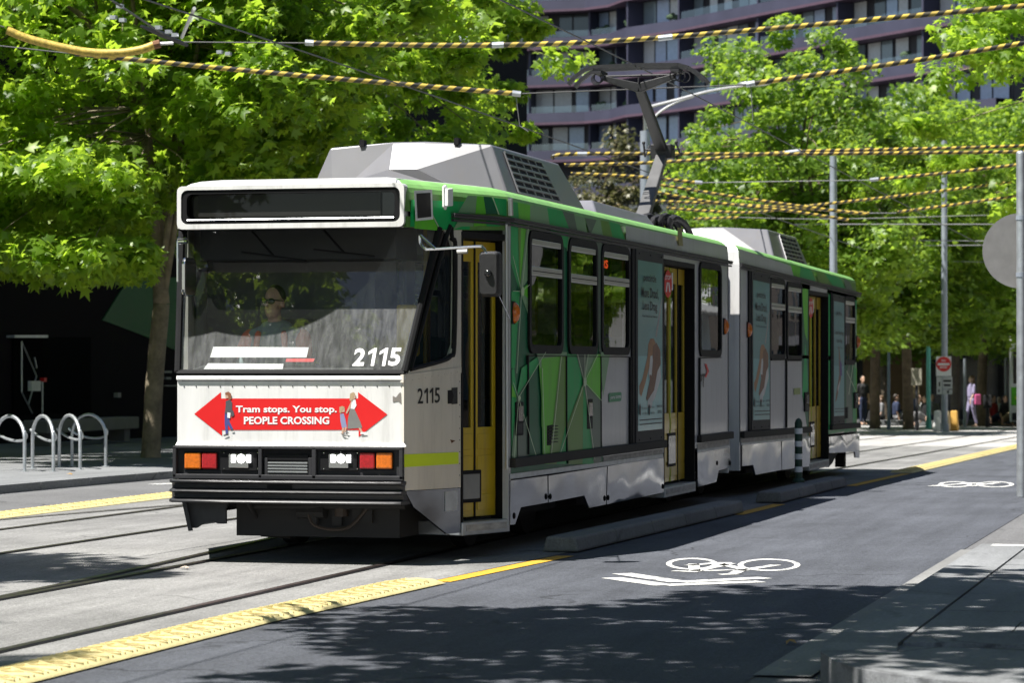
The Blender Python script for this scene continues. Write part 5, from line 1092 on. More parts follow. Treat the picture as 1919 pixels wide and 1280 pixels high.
# ------------------------------------------------------------------ trees
LEAF10 = (np.array([(0, .36, .05), (0, 0, 0), (.42, .06, -.05), (.24, .25, .01), (.5, .6, -.09), (.17, .54, .0), (0, 1.0, -.12), (-.17, .54, 0), (-.5, .6, -.09), (-.24, .25, .01), (-.42, .06, -.05)]), [(0, i, i % 10+1) for i in range(1, 11)])
LEAF4 = (np.array([(0, 0, 0), (.38, .25, -.06), (.3, .65, -.05), (0, 1, -.1), (-.3, .65, -.05), (-.38, .25, -.06)]), [(0, 1, 2), (0, 2, 3), (0, 3, 4), (0, 4, 5)])
def leaf_cloud(name, centres, radii, per, size, base, mat, parent, rg, up_bias=1.1):
    BV, BF = base; BV = BV-np.array([0, .35, 0]); N = len(centres)*per
    c = np.repeat(np.array(centres), per, 0); r = np.repeat(np.array(radii), per)
    d = rg.normal(size=(N, 3)); d /= np.linalg.norm(d, axis=1)[:, None]; rad = rg.random(N)**.45
    pos = c+d*(rad*r)[:, None]*np.array([1, 1, .62])
    nrm = rg.normal(size=(N, 3))*.7+np.array([0, 0, .45])+d*.45+np.array(SUN)*.75; nrm /= np.linalg.norm(nrm, axis=1)[:, None]
    t = rg.normal(size=(N, 3))+d*.6+np.array([0, 0, -.35]); t -= nrm*(t*nrm).sum(1)[:, None]; t /= np.linalg.norm(t, axis=1)[:, None]
    b = np.cross(t, nrm); s = size*(.5+1.0*rg.random(N))
    V = pos[:, None, :]+s[:, None, None]*(BV[None, :, 0:1]*b[:, None, :]+BV[None, :, 1:2]*t[:, None, :]+BV[None, :, 2:3]*nrm[:, None, :])
    nv = len(BV); nf = len(BF); V = V.reshape(-1, 3)
    fi = (np.array(BF)[None]+(np.arange(N)*nv)[:, None, None]).reshape(-1)
    me = bpy.data.meshes.new(name); me.vertices.add(len(V)); me.vertices.foreach_set('co', V.astype(np.float32).ravel())
    me.loops.add(len(fi)); me.loops.foreach_set('vertex_index', fi.astype(np.int32)); me.polygons.add(N*nf)
    me.polygons.foreach_set('loop_start', np.arange(0, N*nf*3, 3, dtype=np.int32)); me.polygons.foreach_set('loop_total', np.full(N*nf, 3, np.int32)); me.update(calc_edges=True)
    at = me.attributes.new('rnd', 'FLOAT', 'POINT'); at.data.foreach_set('value', np.repeat(np.clip(rg.normal(.5, .25, N), 0, 1), nv).astype(np.float32))
    me.materials.append(mat); o = bpy.data.objects.new(name, me); col.objects.link(o); o.parent = parent; return o
def make_tree(label, loc, seed, crown_c, crown_r, ncl, per, lsize, base, mat, bmat, tr_r=.15, fork=2.3, lean=(0, 0), clr=.62, extra=(), group=None, low=None, cut=None, rz=0):
    rg = np.random.default_rng(seed); t = thing('plane_tree', label, 'tree', loc, rz, group)
    cc = np.array(crown_c, float); cr = np.array(crown_r, float); C = []; Rr = []
    while len(C) < ncl:
        d = rg.normal(size=3); d /= np.linalg.norm(d); r = rg.random()**.38
        lump = 1+.22*math.sin(3*d[0]+seed)+.18*math.sin(4*d[1]+2*seed+3*d[2])
        p = cc+d*cr*r*lump
        if low and p[2] < low: continue
        if cut and not cut(p): continue
        C.append(p); Rr.append(clr*(.55+.8*rg.random()))
    for p in extra: C.append(np.array(p)); Rr.append(clr*.8)
    leaf_cloud('crown', C, Rr, per, lsize, base, mat, t, rg)
    # trunk and limbs
    mb = MB(); fk = np.array([lean[0]*.5, lean[1]*.5, fork])
    mb.tube(smoothpath([(0, 0, -.1), (0.02, 0, .15), (lean[0]*.2, lean[1]*.2, fork*.5), fk], 4), list(np.interp(np.arange(13), [0, 3, 4, 12], [tr_r*1.5, tr_r*1.15, tr_r*1.08, tr_r*.92])), 12)
    limbs = []; nl = 8; top = cc+np.array([0, 0, cr[2]*.75]); lead = smoothpath([fk, fk*.72+top*.28+rg.normal(size=3)*.12, fk*.35+top*.65+rg.normal(size=3)*.25, top], 6)
    for k in range(nl):
        a = 2*math.pi*(k+rg.random()*.7)/nl; el_ = .35+.9*rg.random()
        e = cc+cr*np.array([math.cos(a)*math.cos(el_), math.sin(a)*math.cos(el_), math.sin(el_)-.15])*.78
        st_ = lead[int((.0 if k == 0 else .08+.5*rg.random())*(len(lead)-1))]; m1 = st_+(e-st_)*.35+np.array([0, 0, .3]); m2 = st_+(e-st_)*.7+rg.normal(size=3)*.25
        path = smoothpath([st_-np.array([0, 0, .1]), m1, m2, e], 5); mb.tube(path, list(np.linspace(tr_r*.46, tr_r*.1, len(path))), 8); limbs += path[4:]
    mb.tube(lead, list(np.linspace(tr_r*.92, tr_r*.1, len(lead))), 10); limbs += lead[2:]
    Lm = np.array(limbs)
    for i in range(0, len(C), 2):
        p = C[i]; j = np.argmin(((Lm-p)**2).sum(1)+1.5*np.maximum(0, Lm[:, 2]-p[2])**2); q = Lm[j]
        mid = (p+q)/2+np.array([0, 0, .12]); mb.tube([q, mid, p], [tr_r*.13, tr_r*.09, tr_r*.04], 4, caps=False)
    mb.build('trunk', bmat, t, smooth='all'); return t
PLb = 'trees along the kerb'
# left street trees
p = ong(281, 858, .09); xr = random.Random(5)
lowb = [tuple(ond(xr.uniform(-90, 250), xr.uniform(290, 505), xr.uniform(39.5, 43))-np.array([p[0], p[1], gz(p[1])+LK])) for _ in range(46)]
T1 = make_tree('large plane tree rising beside the steel bike hoops, its bright low branches over the footpath', (p[0], p[1], gz(p[1])+LK-.02), 3, (.3, -.6, 6.9), (5.0, 4.6, 3.9), 370, 150, .18, LEAF10, leaf_near, bark, .145, 2.5, (.35, .1), .62, cut=lambda p: not (p[2] < 4.0 and p[0] > -.8 and p[1] < 3), extra=lowb)
T2 = copy_tree(T1); T2.location = (-19.6, 56, gz(56)+LK); T2.rotation_euler.z = R(140); T2.scale = (1, 1, 1.05); T2['label'] = 'leafy plane tree behind the tram roof, next to the one by the bike hoops'
T4 = copy_tree(T1); T4.location = (-22.6, 66, gz(66)+LK); T4.rotation_euler.z = R(250); T4.scale = (.85, .85, 1.2); T4['label'] = 'plane tree farther along the dark building, behind two nearer street trees'
# the tree over the camera whose crown shades road and footpath, and one by the left kerb
S1 = make_tree('plane tree on the corner footpath shading the lane and kerb', (2.7, 12.6, KH), 11, (-4.6, .6, 6.4), (4.7, 3.8, 2.2), 310, 75, .22, LEAF10, leaf_near, bark, .16, 3.0, (-1.2, .1), .75, low=4.3)
S2 = copy_tree(T1); S2.location = (-15.9, 14.0, LK); S2.scale = (1, 1, 1.15); S2.rotation_euler.z = R(30); S3 = copy_tree(T1); S3.location = (-16.8, 4.0, LK); S3.rotation_euler.z = R(200); S3.scale = (1.05, 1.05, 1.75); S3['label'] = 'tall plane tree by the left lane mirrored in the tram windscreen'
S2['label'] = 'plane tree beside the left lane ahead of the tram, shading the far rails'
# right hand tree, near
N1t = copy_tree(T1); N1t.location = (-1.9, 68, gz(68)); N1t.rotation_euler.z = R(75); N1t.scale = (1.2, 1.2, 1.25); N1t['label'] = 'plane tree on the right footpath, its branches hanging above the round sign'
# trees beyond the junction
def dloc(px, D): q = ond(px, 687, D); return (q[0], q[1], gz(q[1]))
def far(px, D, seed, h, wd, label, mat=leaf_far, n=290, rz=0):
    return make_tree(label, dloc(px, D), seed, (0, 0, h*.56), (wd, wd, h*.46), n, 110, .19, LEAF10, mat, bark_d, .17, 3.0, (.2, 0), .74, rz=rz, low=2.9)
R1 = far(1515, 80, 21, 10.5, 4.1, 'tall sunlit plane tree beyond the junction behind the pantograph pole')
R2 = copy_tree(R1); R2.location = dloc(1639, 92); R2.rotation_euler.z = 1.3; R2.scale = (.95, .95, .95); R2['label'] = 'plane tree beyond the junction just behind the tram tail'
R3 = copy_tree(R1); R3.location = dloc(1703, 91); R3.rotation_euler.z = 2.6; R3.scale = (1, 1, .9); R3['label'] = 'plane tree with forked pale trunk beside the turquoise pole'
R4 = far(1838, 99, 24, 11.5, 4.6, 'broad plane tree behind the no entry sign')
R5 = copy_tree(R4); R5.location = dloc(1960, 100); R5.rotation_euler.z = 2; R5['label'] = 'plane tree behind the second tram'
R6 = copy_tree(R4); R6.location = dloc(1360, 104); R6.rotation_euler.z = 4; R6.scale = (.7, .7, .58); R6['label'] = 'plane tree standing between the street lamp pole and the tall sunlit tree'
R7 = copy_tree(R1); R7.location = dloc(1790, 118); R7.rotation_euler.z = 5; R7.scale = (1.1, 1.1, 1.2); R7['label'] = 'shadowed plane tree in the square behind the no entry sign tree'
R8 = copy_tree(R4); R8.location = dloc(1660, 122); R8.rotation_euler.z = 3; R8.scale = (1.1, 1.1, .95); R8['label'] = 'shadowed plane tree in the square behind the tram tail trees'
O1 = far(1130, 128, 31, 11.5, 2.9, 'olive brown tree in front of the purple apartment block', leaf_olive, 200)
O2 = far(1150, 108, 32, 7.8, 2.6, 'low yellow-green tree behind the tram roof under the striped wires', leaf_yel, 200)
# ------------------------------------------------------------------ left dark building
wallp = M('dark_cladding', (.006, .0045, .0075), .8, var=.25, scale=1.5, spec=.1); wallg = M('green_cladding', (.0, .09, .022), .55, var=.1, scale=2)
BX = -24.6
lb = thing('dark_building', 'very dark building with a green facet behind the bike hoops and plane tree', 'building', (BX, 40, 0))
def B(y0, y1, z0, z1, x0, x1, name, mat, par=lb, bevel=0): return MB().box((x0, y0-40, z0), (x1, y1-40, z1)).build(name, mat, par, bevel=bevel)
B(20, 95, -.6, 12.5, -20, 0, 'wall', wallp)
rf = B(19.8, 95.2, 12.5, 12.9, -20.2, .2, 'roof', roofgrey)
def bx_px(px, py): q = onx(px, py, BX); return q
def bslab(pts, d, name, mat, par=lb):
    P = [bx_px(*p)-np.array([BX, 40, 0]) for p in pts]; return MB().slab([tuple(q) for q in P], (d, 0, 0)).build(name, mat, par)
bslab([(190, 600), (240, 520), (345, 520), (345, 665), (270, 630)], .03, 'green_facet', wallg)
bslab([(345, 560), (560, 540), (600, 700), (345, 668)], .03, 'green_facet', wallg)
wn = bslab([(78, 632), (168, 632), (168, 775), (78, 775)], .03, 'window', M('window_black', (.004, .005, .006), .9, spec=.03))
dn = bslab([(22, 632), (76, 632), (76, 778), (22, 778)], .05, 'door', M('door_black', (.004, .004, .005), .9, spec=.03))
def brod(p, q, r, name, mat, par): MB().tube([bx_px(*p)-np.array([BX-.1, 40, 0]), bx_px(*q)-np.array([BX-.1, 40, 0])], r, 6).build(name, mat, par)
for p, q in (((32, 640), (60, 705)), ((60, 705), (44, 760)), ((32, 640), (32, 735)), ((32, 735), (52, 775)), ((60, 690), (56, 670)), ((71, 715), (71, 775))): brod(p, q, .02, 'door_bar', steel, lb)
bslab([(48, 714), (65, 714), (65, 733), (48, 733)], .14, 'door_notice', paper); bslab([(71, 708), (76, 708), (76, 716), (71, 716)], .14, 'door_lock', red)
bslab([(12, 628), (75, 628), (75, 633), (12, 633)], .18, 'door_head', steel)
bslab([(300, 695), (313, 695), (313, 699), (300, 699)], .12, 'sign_letters', M('sign_grey', (.3, .3, .3), .6)); bslab([(303, 707), (312, 707), (312, 711), (303, 711)], .12, 'sign_letters', MATS['sign_grey']); bslab([(300, 722), (322, 722), (322, 724), (300, 724)], .12, 'sign_letters', MATS['sign_grey'])
bslab([(213, 736), (219, 736), (219, 745), (213, 745)], .1, 'wall_box', MATS['sign_grey'])
# pale building over the road, seen only in the tram windows
rb = thing('pale_building', 'pale rendered building facing the door side of the tram', 'building', (9, 20, 0))
MB().box((0, 66, -1), (18, 86, 13)).build('wall', M('pale_render', (.62, .62, .61), .8, var=.1, scale=.6), rb)
MB().box((-.4, 65.6, 13), (18.4, 86.4, 13.5)).build('roof', roofgrey, rb)
gw = M('shop_glass', (.02, .03, .04), .08, coat=.5)
for zf in (1.0, 4.6, 8.2):
    for k in range(3):
        o = MB().box((-.06, 67+6*k, zf), (.02, 67+6*k+2.4, zf+1.9)).build('window', gw, rb)
MB().box((-1.6, 66, 3.4), (0, 86, 3.6)).build('awning', roofgrey, rb)
bb = thing('brown_building', 'dark brown brick building facing the cab door of the tram', 'building', (8.5, 12, 0))
MB().box((0, 0, -1), (16, 73, 15)).build('wall', M('brown_brick', (.05, .038, .03), .85, var=.25, scale=2), bb); MB().box((-.3, -.3, 15), (16.3, 73.3, 15.4)).build('roof', roofgrey, bb)
for zf in (1.0, 4.8, 8.6, 12.2):
    for k in range(16): MB().box((-.06, 1.5+4.3*k, zf), (.02, 3.7+4.3*k, zf+2)).build('window', gw, bb)
b3 = thing('brown_building', 'dark brown brick building farther on, past the pale rendered one', 'building', (9.5, 106.5, -1))
MB().box((0, 0, 0), (16, 48, 13)).build('wall', MATS['brown_brick'], b3); MB().box((-.3, -.3, 13), (16.3, 48.3, 13.4)).build('roof', roofgrey, b3)
for zf in (1.2, 4.8, 8.6):
    for k in range(11): MB().box((-.06, 1.5+4.3*k, zf), (.02, 3.7+4.3*k, zf+2)).build('window', gw, b3)
Q1 = copy_tree(R4); Q1.location = (5.5, 69.2, gz(69)); Q1.rotation_euler.z = 1.1; Q1.scale = (.45, .45, .75); Q1['label'] = 'plane tree before the pale rendered building, mirrored in the tram windows'
# ------------------------------------------------------------------ purple apartment block, curved in plan
pl = [(700, 244), (820, 240), (1000, 238), (1120, 236), (1185, 233), (1205, 229), (1300, 224), (1450, 214), (1600, 205), (1760, 196), (1900, 190)]
PP = [ond(px, 687, D) for px, D in pl]; PP = [(q[0], q[1]) for q in PP]
band_m = M('plum_cladding', (.045, .045, .075), .55, var=.15, scale=.4); lip_m = M('plum_soffit', (.085, .05, .075), .6); rec_m = M('plum_dark', (.014, .013, .02), .5); bal_g = M('balcony_glass', (.18, .24, .28), .1, coat=.6)
curt = [M('curtain_pale', (.62, .62, .6), .8, coat=.8), M('curtain_blue', (.42, .5, .66), .6, coat=.8), M('pane_dark', (.04, .055, .06), .06, coat=.8), M('pane_mid', (.2, .25, .27), .08, coat=.8), M('pane_sky', (.35, .45, .62), .05, coat=1)]
apt = thing('apartment_block', 'curved plum coloured apartment block with long balcony bands', 'building', (PP[5][0], PP[5][1], -2))
ax, ay = PP[5]
def off(i, d):        # plan point pushed towards the street by d
    a = np.array(PP[max(i-1, 0)]); b = np.array(PP[min(i+1, len(PP)-1)]); t = (b-a)/np.linalg.norm(b-a); n_ = np.array([t[1], -t[0]]); return np.array(PP[i])+n_*d
FLH = 3.12; ztop = 2+1.47; 
def zof(py, D): return 1.47+(687-py)/F*D
Zf = zof(70, 236)+2-3*FLH*2          # a window sill row passes through py 70 at px 1118
nfl = 13
for fl in range(nfl):
    zs = Zf+fl*FLH     # sill height (local z)
    if zs < 0: continue
    mb = MB(); V = []
    for i in range(len(PP)):
        s = 0
        for d, z in ((1.6, zs-.05), (1.6, zs-.8), (1.6, zs-.98), (.1, zs-.95), (.1, zs-.05)):
            q = off(i, d+(.5 if i <= 4 else 0)); V.append((q[0]-ax, q[1]-ay, z))
    n = 5; mb.add(V, [(i*n+j, (i+1)*n+j, (i+1)*n+j+1, i*n+j+1) for i in range(len(PP)-1) for j in range(4)]+[(i*n+4, (i+1)*n+4, (i+1)*n, i*n) for i in range(len(PP)-1)])
    bd = mb.build('balcony_band', band_m, apt)
    mb = MB(); V = []
    for i in range(len(PP)):
        for d, z in ((1.72, zs-.84), (1.72, zs-1.04), (.2, zs-1.04)):
            q = off(i, d+(.5 if i <= 4 else 0)); V.append((q[0]-ax, q[1]-ay, z))
    mb.add(V, [(i*3+j, (i+1)*3+j, (i+1)*3+j+1, i*3+j+1) for i in range(len(PP)-1) for j in range(2)]); mb.build('soffit_lip', lip_m, bd)
    mb = MB(); V = []
    for i in range(len(PP)):
        for z in (zs-.05, zs+.55): q = off(i, 1.4); V.append((q[0]-ax, q[1]-ay, z))
    mb.add(V, [(2*i, 2*i+2, 2*i+3, 2*i+1) for i in range(1, 4)]+[(2*i, 2*i+2, 2*i+3, 2*i+1) for i in range(6, 9)]); mb.build('glass_balustrade', thin_glass('balustrade_glass', (.7, .8, .85), 1, .12) if 'balustrade_glass' not in MATS else MATS['balustrade_glass'], bd)
    # recessed wall with windows
    mb = MB(); V = []
    for i in range(len(PP)):
        for z in (zs-.05, zs+FLH-.9): q = off(i, 0); V.append((q[0]-ax, q[1]-ay, z))
    mb.add(V, [(2*i, 2*i+2, 2*i+3, 2*i+1) for i in range(len(PP)-1)]); mb.build('recess_wall', rec_m, apt)
    if fl < 3: continue
    for i in range(1, len(PP)-1):
        a = off(i, .08); b = off(i+1, .08); L_ = np.linalg.norm(b-a); t = (b-a)/L_; k = 0.25
        while k < L_-1.2:
            wd = random.choice((1.3, 1.5, 1.1)); g_ = random.choice((.15, .15, 1.0, .4))
            c0 = a+t*k; c1 = a+t*min(k+wd, L_-.1); h0, h1 = zs-.02, zs+2.02
            mb = MB(); mb.add([(c0[0]-ax, c0[1]-ay, h0), (c1[0]-ax, c1[1]-ay, h0), (c1[0]-ax, c1[1]-ay, h1), (c0[0]-ax, c0[1]-ay, h1)], [(0, 1, 2, 3)]); mb.build('window', curt[random.choice((0, 0, 0, 1, 1, 2, 3, 3, 4))], apt)
            k += wd+g_
        q0 = off(i, .1); q1 = off(i, 1.5); mb = MB(); tt = t*.18
        mb.slab([(q0[0]-ax, q0[1]-ay, zs), (q1[0]-ax, q1[1]-ay, zs), (q1[0]+tt[0]-ax, q1[1]+tt[1]-ay, zs), (q0[0]+tt[0]-ax, q0[1]+tt[1]-ay, zs)], (0, 0, FLH-1.1)); mb.build('balcony_fin', band_m, apt)
        if random.random() < .6:
            q0 = off(i, .8)+t*random.uniform(1, L_-1); mb = MB()
            for _ in range(5): mb.ball((q0[0]-ax+random.uniform(-.4, .4), q0[1]-ay, zs+.3+random.uniform(0, .4)), random.uniform(.15, .3), 6, 5)
            mb.build('balcony_plant', M('pot_plant', (.05, .09, .04), .8) if 'pot_plant' not in MATS else MATS['pot_plant'], apt)
mb = MB(); V = []
for i in range(len(PP)):
    for d, z in ((0, 0), (-25, 0), (-25, Zf+nfl*FLH), (0, Zf+nfl*FLH)): q = off(i, d-.05); V.append((q[0]-ax, q[1]-ay, z))
mb.add(V, [(4*i+1, 4*i+2, 4*i+6, 4*i+5) for i in range(len(PP)-1)]+[(4*i+2, 4*i+3, 4*i+7, 4*i+6) for i in range(len(PP)-1)]+[(0, 1, 2, 3), tuple(4*(len(PP)-1)+j for j in (3, 2, 1, 0))]+[(4*i, 4*i+4, 4*i+7, 4*i+3) for i in range(len(PP)-1)]); mb.build('core_wall', rec_m, apt)
# glass tower at the right, behind the trees
gt_ = thing('glass_tower', 'pale blue glass tower glimpsed between tree crowns', 'building', dloc(1855, 210)); tg = M('tower_glass', (.2, .28, .36), .12, coat=.6, var=.2, scale=.3)
MB().box((-9, 0, 0), (9, 14, 44)).build('core', rec_m, gt_)
for fl in range(12):
    MB().box((-9.2, -.3, fl*3.6+.2), (9.2, 0, fl*3.6+.9)).build('spandrel', wallp if fl % 2 else band_m, gt_)
    for k in range(8): MB().box((-9+2.25*k+.06, -.15, fl*3.6+.9), (-9+2.25*k+2.19, -.02, fl*3.6+3.75)).build('window', tg, gt_)
# low dark pavilion and shopfront behind the junction trees
sh = thing('shop_pavilion', 'low dark shop pavilion in shade behind the junction trees', 'building', dloc(1740, 128))
MB().box((-26, 0, 0), (26, 8, 4.4)).build('wall', M('pavilion_dark', (.02, .02, .024), .6), sh); MB().box((-27, -2.4, 3.3), (27, 8.4, 3.7)).build('roof', M('pavilion_roof', (.1, .1, .11), .7), sh)
for k in range(16):
    MB().box((-25+3.15*k, -.06, .4), (-25+3.15*k+2.9, 0, 2.9)).build('window', [gw, MATS['pane_mid'], M('shop_teal', (.03, .2, .25), .4) if 'shop_teal' not in MATS else MATS['shop_teal'], M('shop_brown', (.2, .12, .05), .5) if 'shop_brown' not in MATS else MATS['shop_brown']][k % 4 if k % 3 else 0], sh)
hd = thing('far_building', 'grey building closing the street far behind the square', 'building', dloc(1700, 190))
MB().box((-70, 0, -2), (70, 10, 14)).build('wall', M('far_grey', (.09, .1, .1), .8), hd)
for fl in range(3):
    for k in range(30): MB().box((-66+4.4*k, -.1, 1+fl*4), (-66+4.4*k+2.6, 0, 3.4+fl*4)).build('window', gw, hd)
# ------------------------------------------------------------------ overhead wires
def uv_tube(name, path, r, mat, parent, n=10):
    P = [np.array(p, float) for p in path]; mb = MB(); mb.tube(P, r, n, caps=True); o = mb.build(name, mat, parent, smooth=True)
    L_ = [0]
    for a, b in zip(P, P[1:]): L_.append(L_[-1]+np.linalg.norm(b-a))
    uv = o.data.uv_layers.new(name='UVMap'); k = len(P)
    for p in o.data.polygons:
        js = [v % n for v in p.vertices]; wrap = (0 in js and n-1 in js and len(p.vertices) == 4)
        for li, v in zip(p.loop_indices, p.vertices):
            j = v % n; jj = n if (wrap and j == 0) else j; uv.data[li].uv = (L_[min(v//n, k-1)], jj/n)
    return o
def wpt(px, py, z=5.3):      # a wire point: on the pixel's ray at the wires' usual height above the street
    d = ray(px, py); t = (z-H)/d[2]; return C0+d*t
def seg(pts, sag=0.0, n=8):
    return smoothpath(pts, n)
def span(label, segs, z=5.3, group=None, D=None, r=.033, wr=.009, wm=wire_m):
    """segs: list of (kind, [(px,py)...]) ; kind 's' sleeve, 'w' wire, 'j' joint"""
    allp = [p for k, P in segs for p in P]
    f = (lambda p: ond(p[0], p[1], D(p[0]) if callable(D) else D)) if D else (lambda p: wpt(p[0], p[1], z))
    base = f(allp[0]); t = thing('span_wire', label, 'overhead wire', tuple(base), 0, group)
    for k, P in segs:
        Q = [f(p)-base for p in P]
        path = smoothpath(Q, 8) if len(Q) > 2 else [Q[0]+(Q[1]-Q[0])*i/8 for i in range(9)]
        if k == 's': uv_tube('sleeve', path, r, sleeve_m, t)
        elif k == 'w': MB().tube(path, wr, 6).build('wire', wm, t, smooth=True)
        elif k == 'j': MB().tube(path, r*1.15, 8).build('clamp', steel, t, smooth=True)
    return t
span('thick striped sleeve on the span wire above the apartment block, running over the tram', [('w', [(325, 78), (578, 80)]), ('j', [(572, 79), (588, 80)]), ('s', [(588, 80), (900, 84), (1235, 70), (1919, 10), (2150, -12)]), ('j', [(1233, 71), (1260, 68)]), ('j', [(922, 84), (944, 83)])], D=35)
span('striped sleeved span wire sloping down over the air conditioner fairing', [('w', [(-30, 82), (145, 101)]), ('s', [(140, 100), (520, 137), (965, 175)]), ('j', [(960, 174), (976, 176)]), ('w', [(975, 175), (1400, 158)]), ('s', [(1410, 156), (1700, 115), (1919, 80), (2150, 42)]), ('j', [(1398, 158), (1414, 155)])], D=36)
t = span('drooping yellow spiral guard over a feeder cable above the left tracks', [('w', [(-30, 40), (8, 50)])], D=33)
uv_tube('spiral_guard', [ond(*p, 33)-np.array(t.location) for p in [tuple(q) for q in smoothpath([(14, 56), (60, 74), (150, 95), (215, 99), (262, 93), (288, 84)], 8)]], .05, M('spiral_yellow', (.5, .36, .06), .5, var=.5, scale=26), t)
MB().tube([ond(288, 84, 33)-np.array(t.location), ond(300, 81, 33)-np.array(t.location)], .05, 8).build('cable_end', M('rusty_cable', (.2, .1, .05), .9), t); MB().tube([ond(300, 81, 33)-np.array(t.location), ond(325, 80, 33)-np.array(t.location)], .02, 6).build('insulator', whitep, t)
span('upper striped wire crossing just behind the pantograph knee', [('s', [(1035, 297), (1085, 288), (1480, 288), (1906, 284), (2050, 281)]), ('j', [(1082, 288), (1100, 288)])], D=51)
span('second striped wire crossing behind the pantograph knee, rising to a clamp', [('s', [(1058, 309), (1250, 303), (1470, 285)]), ('j', [(1470, 286), (1500, 282)]), ('s', [(1500, 283), (1825, 276), (2050, 268)])], D=52.5)
span('striped wire ending below the pantograph knee with a bare wire beyond', [('s', [(1070, 325), (1185, 330), (1310, 342)]), ('w', [(1310, 342), (1635, 337)]), ('s', [(1640, 336), (1780, 323), (1910, 308), (2000, 298)]), ('j', [(1302, 341), (1316, 342)]), ('j', [(1630, 337), (1646, 335)])], D=57, wm=wire_l)
span('striped wire dipping from the pantograph arm past the grey pole', [('s', [(1230, 345), (1400, 372), (1560, 394), (1625, 401)])], D=60)
span('lower striped wire dipping from the pantograph arm towards the tram roof', [('s', [(1222, 358), (1330, 378), (1480, 395), (1590, 412)])], D=61)
span('striped wire meeting the long rising one beside the grey pole', [('s', [(1215, 376), (1360, 382), (1500, 390), (1628, 399)]), ('w', [(1628, 399), (1680, 399)]), ('s', [(1682, 397), (1790, 383), (1910, 366), (2000, 353)])], D=64, wm=wire_l)
span('long striped wire rising from behind the roof gear to the sign pole', [('s', [(1250, 390), (1400, 398), (1500, 387), (1700, 365), (1910, 339), (2000, 327)])], D=66)
span('bare wire crossing above the rear fairing', [('s', [(1300, 410), (1385, 407)]), ('w', [(1385, 407), (1560, 410), (1885, 402), (2000, 400)])], D=70, wm=wire_l)
span('short yellow sleeved wire beside the grey pole above the tram tail', [('w', [(1480, 470), (1570, 475)]), ('s', [(1568, 475), (1640, 482), (1692, 487)]), ('w', [(1692, 487), (1880, 492)])], D=88, wm=wire_l)
span('short yellow sleeved wire level with the tram tail roof', [('s', [(1608, 523), (1705, 524)]), ('w', [(1705, 524), (1880, 530)])], D=98, wm=wire_l)
GW = 'thin bare cross wires over the junction'
for k, (y0, y1, y2, D) in enumerate(((420, 420, 420, 76), (447, 450, 453, 82), (461, 460, 459, 84), (495, 496, 492, 92), (507, 508, 510, 95), (518, 522, 524, 97), (531, 533, 541, 101))):
    span('thin bare cross wire strung over the junction', [('w', [(1490-15*k % 60, y0), (1700, y1), (1990, y2)])], D=D, wr=.014, wm=wire_l, group=GW)
# contact wires along the two tracks
def contact(x, label, y0=-10, y1=130, z=4.97, bits=()):
    t = thing('contact_wire', label, 'overhead wire', (x, 20, z)); ys = list(np.arange(y0, y1, 5.)); MB().tube([(0, y-20, gz(y)) for y in ys], .008, 6).build('wire', wire_m, t)
    return t
contact(-7.035, 'contact wire touching the raised pantograph along the near track')
# far track wire with a turnout frog (traced: it runs down from upper left to behind the fairing)
cw = thing('contact_wire', 'contact wire over the far track with a black frog fitting above the trees', 'overhead wire', (-10.3, 20, 4.97))
MB().tube([(0, y-20, gz(y)) for y in np.arange(-10, 130, 5.)], .009, 6).build('wire', wire_m, cw)
def crel(px, py): d = ray(px, py); tt = (5.0-H)/d[2]; q = C0+d*tt; return q-np.array([-10.3, 20, 4.97])
MB().tube([crel(195, -10), crel(310, 66)], .012, 6).build('branch_wire', wire_m, cw)
MB().tube([crel(265, 48), crel(300, 62), crel(350, 84)], [.015, .035, .02], 6).build('frog', dkgrey, cw)
mb = MB(); mb.tube([crel(341, 69), crel(364, 15)], .02, 6); mb.build('hanger_strut', whitep, cw)
for px, py in ((213, 33), (230, 38), (297, 52), (316, 60), (328, 66), (412, 98), (428, 101), (225, 12)):
    q = crel(px, py); mb = MB(); mb.box(q-np.array([.03, .03, .012]), q+np.array([.03, .03, .025])); mb.build('wire_clip', steel, cw)
mb = MB()
for a, b in (((967, 180), (974, 235)), ((974, 235), (990, 246)), ((1407, 160), (1411, 225))): mb.tube([ond(*a, 36)-np.array(cw.location), ond(*b, 36)-np.array(cw.location)], .006, 5)
mb.build('dropper', wire_l, cw)
# ------------------------------------------------------------------ poles, lamps, signs
def pole(name, label, px, D, ytop, r0, r1, mat, cat='pole', zt=None):
    q = dloc(px, D); t = thing(name, label, cat, q); zt = 1.47+(687-ytop)/F*D-q[2]
    MB().tube([(0, 0, -.05), (0, 0, .25), (0, 0, .26), (0, 0, zt*.5), (0, 0, zt)], [r0*1.35, r0*1.3, r0, (r0+r1)/2, r1], 14).build('shaft', mat, t, smooth=True); return t, zt
grn = M('turquoise_paint', (.14, .55, .5), .45)
t, zt = pole('street_lamp', 'grey tram pole behind the pantograph with a pale double curved arm', 1209, 75, 245, .135, .13, steelp, 'lamp')
def rel(px, py, D, o): return ond(px, py, D)-np.array(o.location)
MB().tube([rel(1209, 248, 75, t), rel(1208, 196, 75, t)], .05, 10).build('spigot', alu_f, t, smooth=True)
MB().tube([tuple(x) for x in smoothpath([rel(1215, 200, 75, t), rel(1270, 186, 75, t), rel(1330, 170, 75, t), rel(1392, 160, 75, t)], 5)], .042, 8).build('arm', alu_f, t, smooth=True)
MB().tube([tuple(x) for x in smoothpath([rel(1210, 242, 75, t), rel(1232, 213, 75, t), rel(1265, 192, 75, t), rel(1300, 180, 75, t)], 5)], .035, 8).build('arm_brace', alu_f, t, smooth=True)
mb = MB(); c = rel(1412, 157, 75, t); mb.ball(c, (.45, .16, .09), 12, 6); mb.build('lamp_head', alu_f, t, smooth='all')
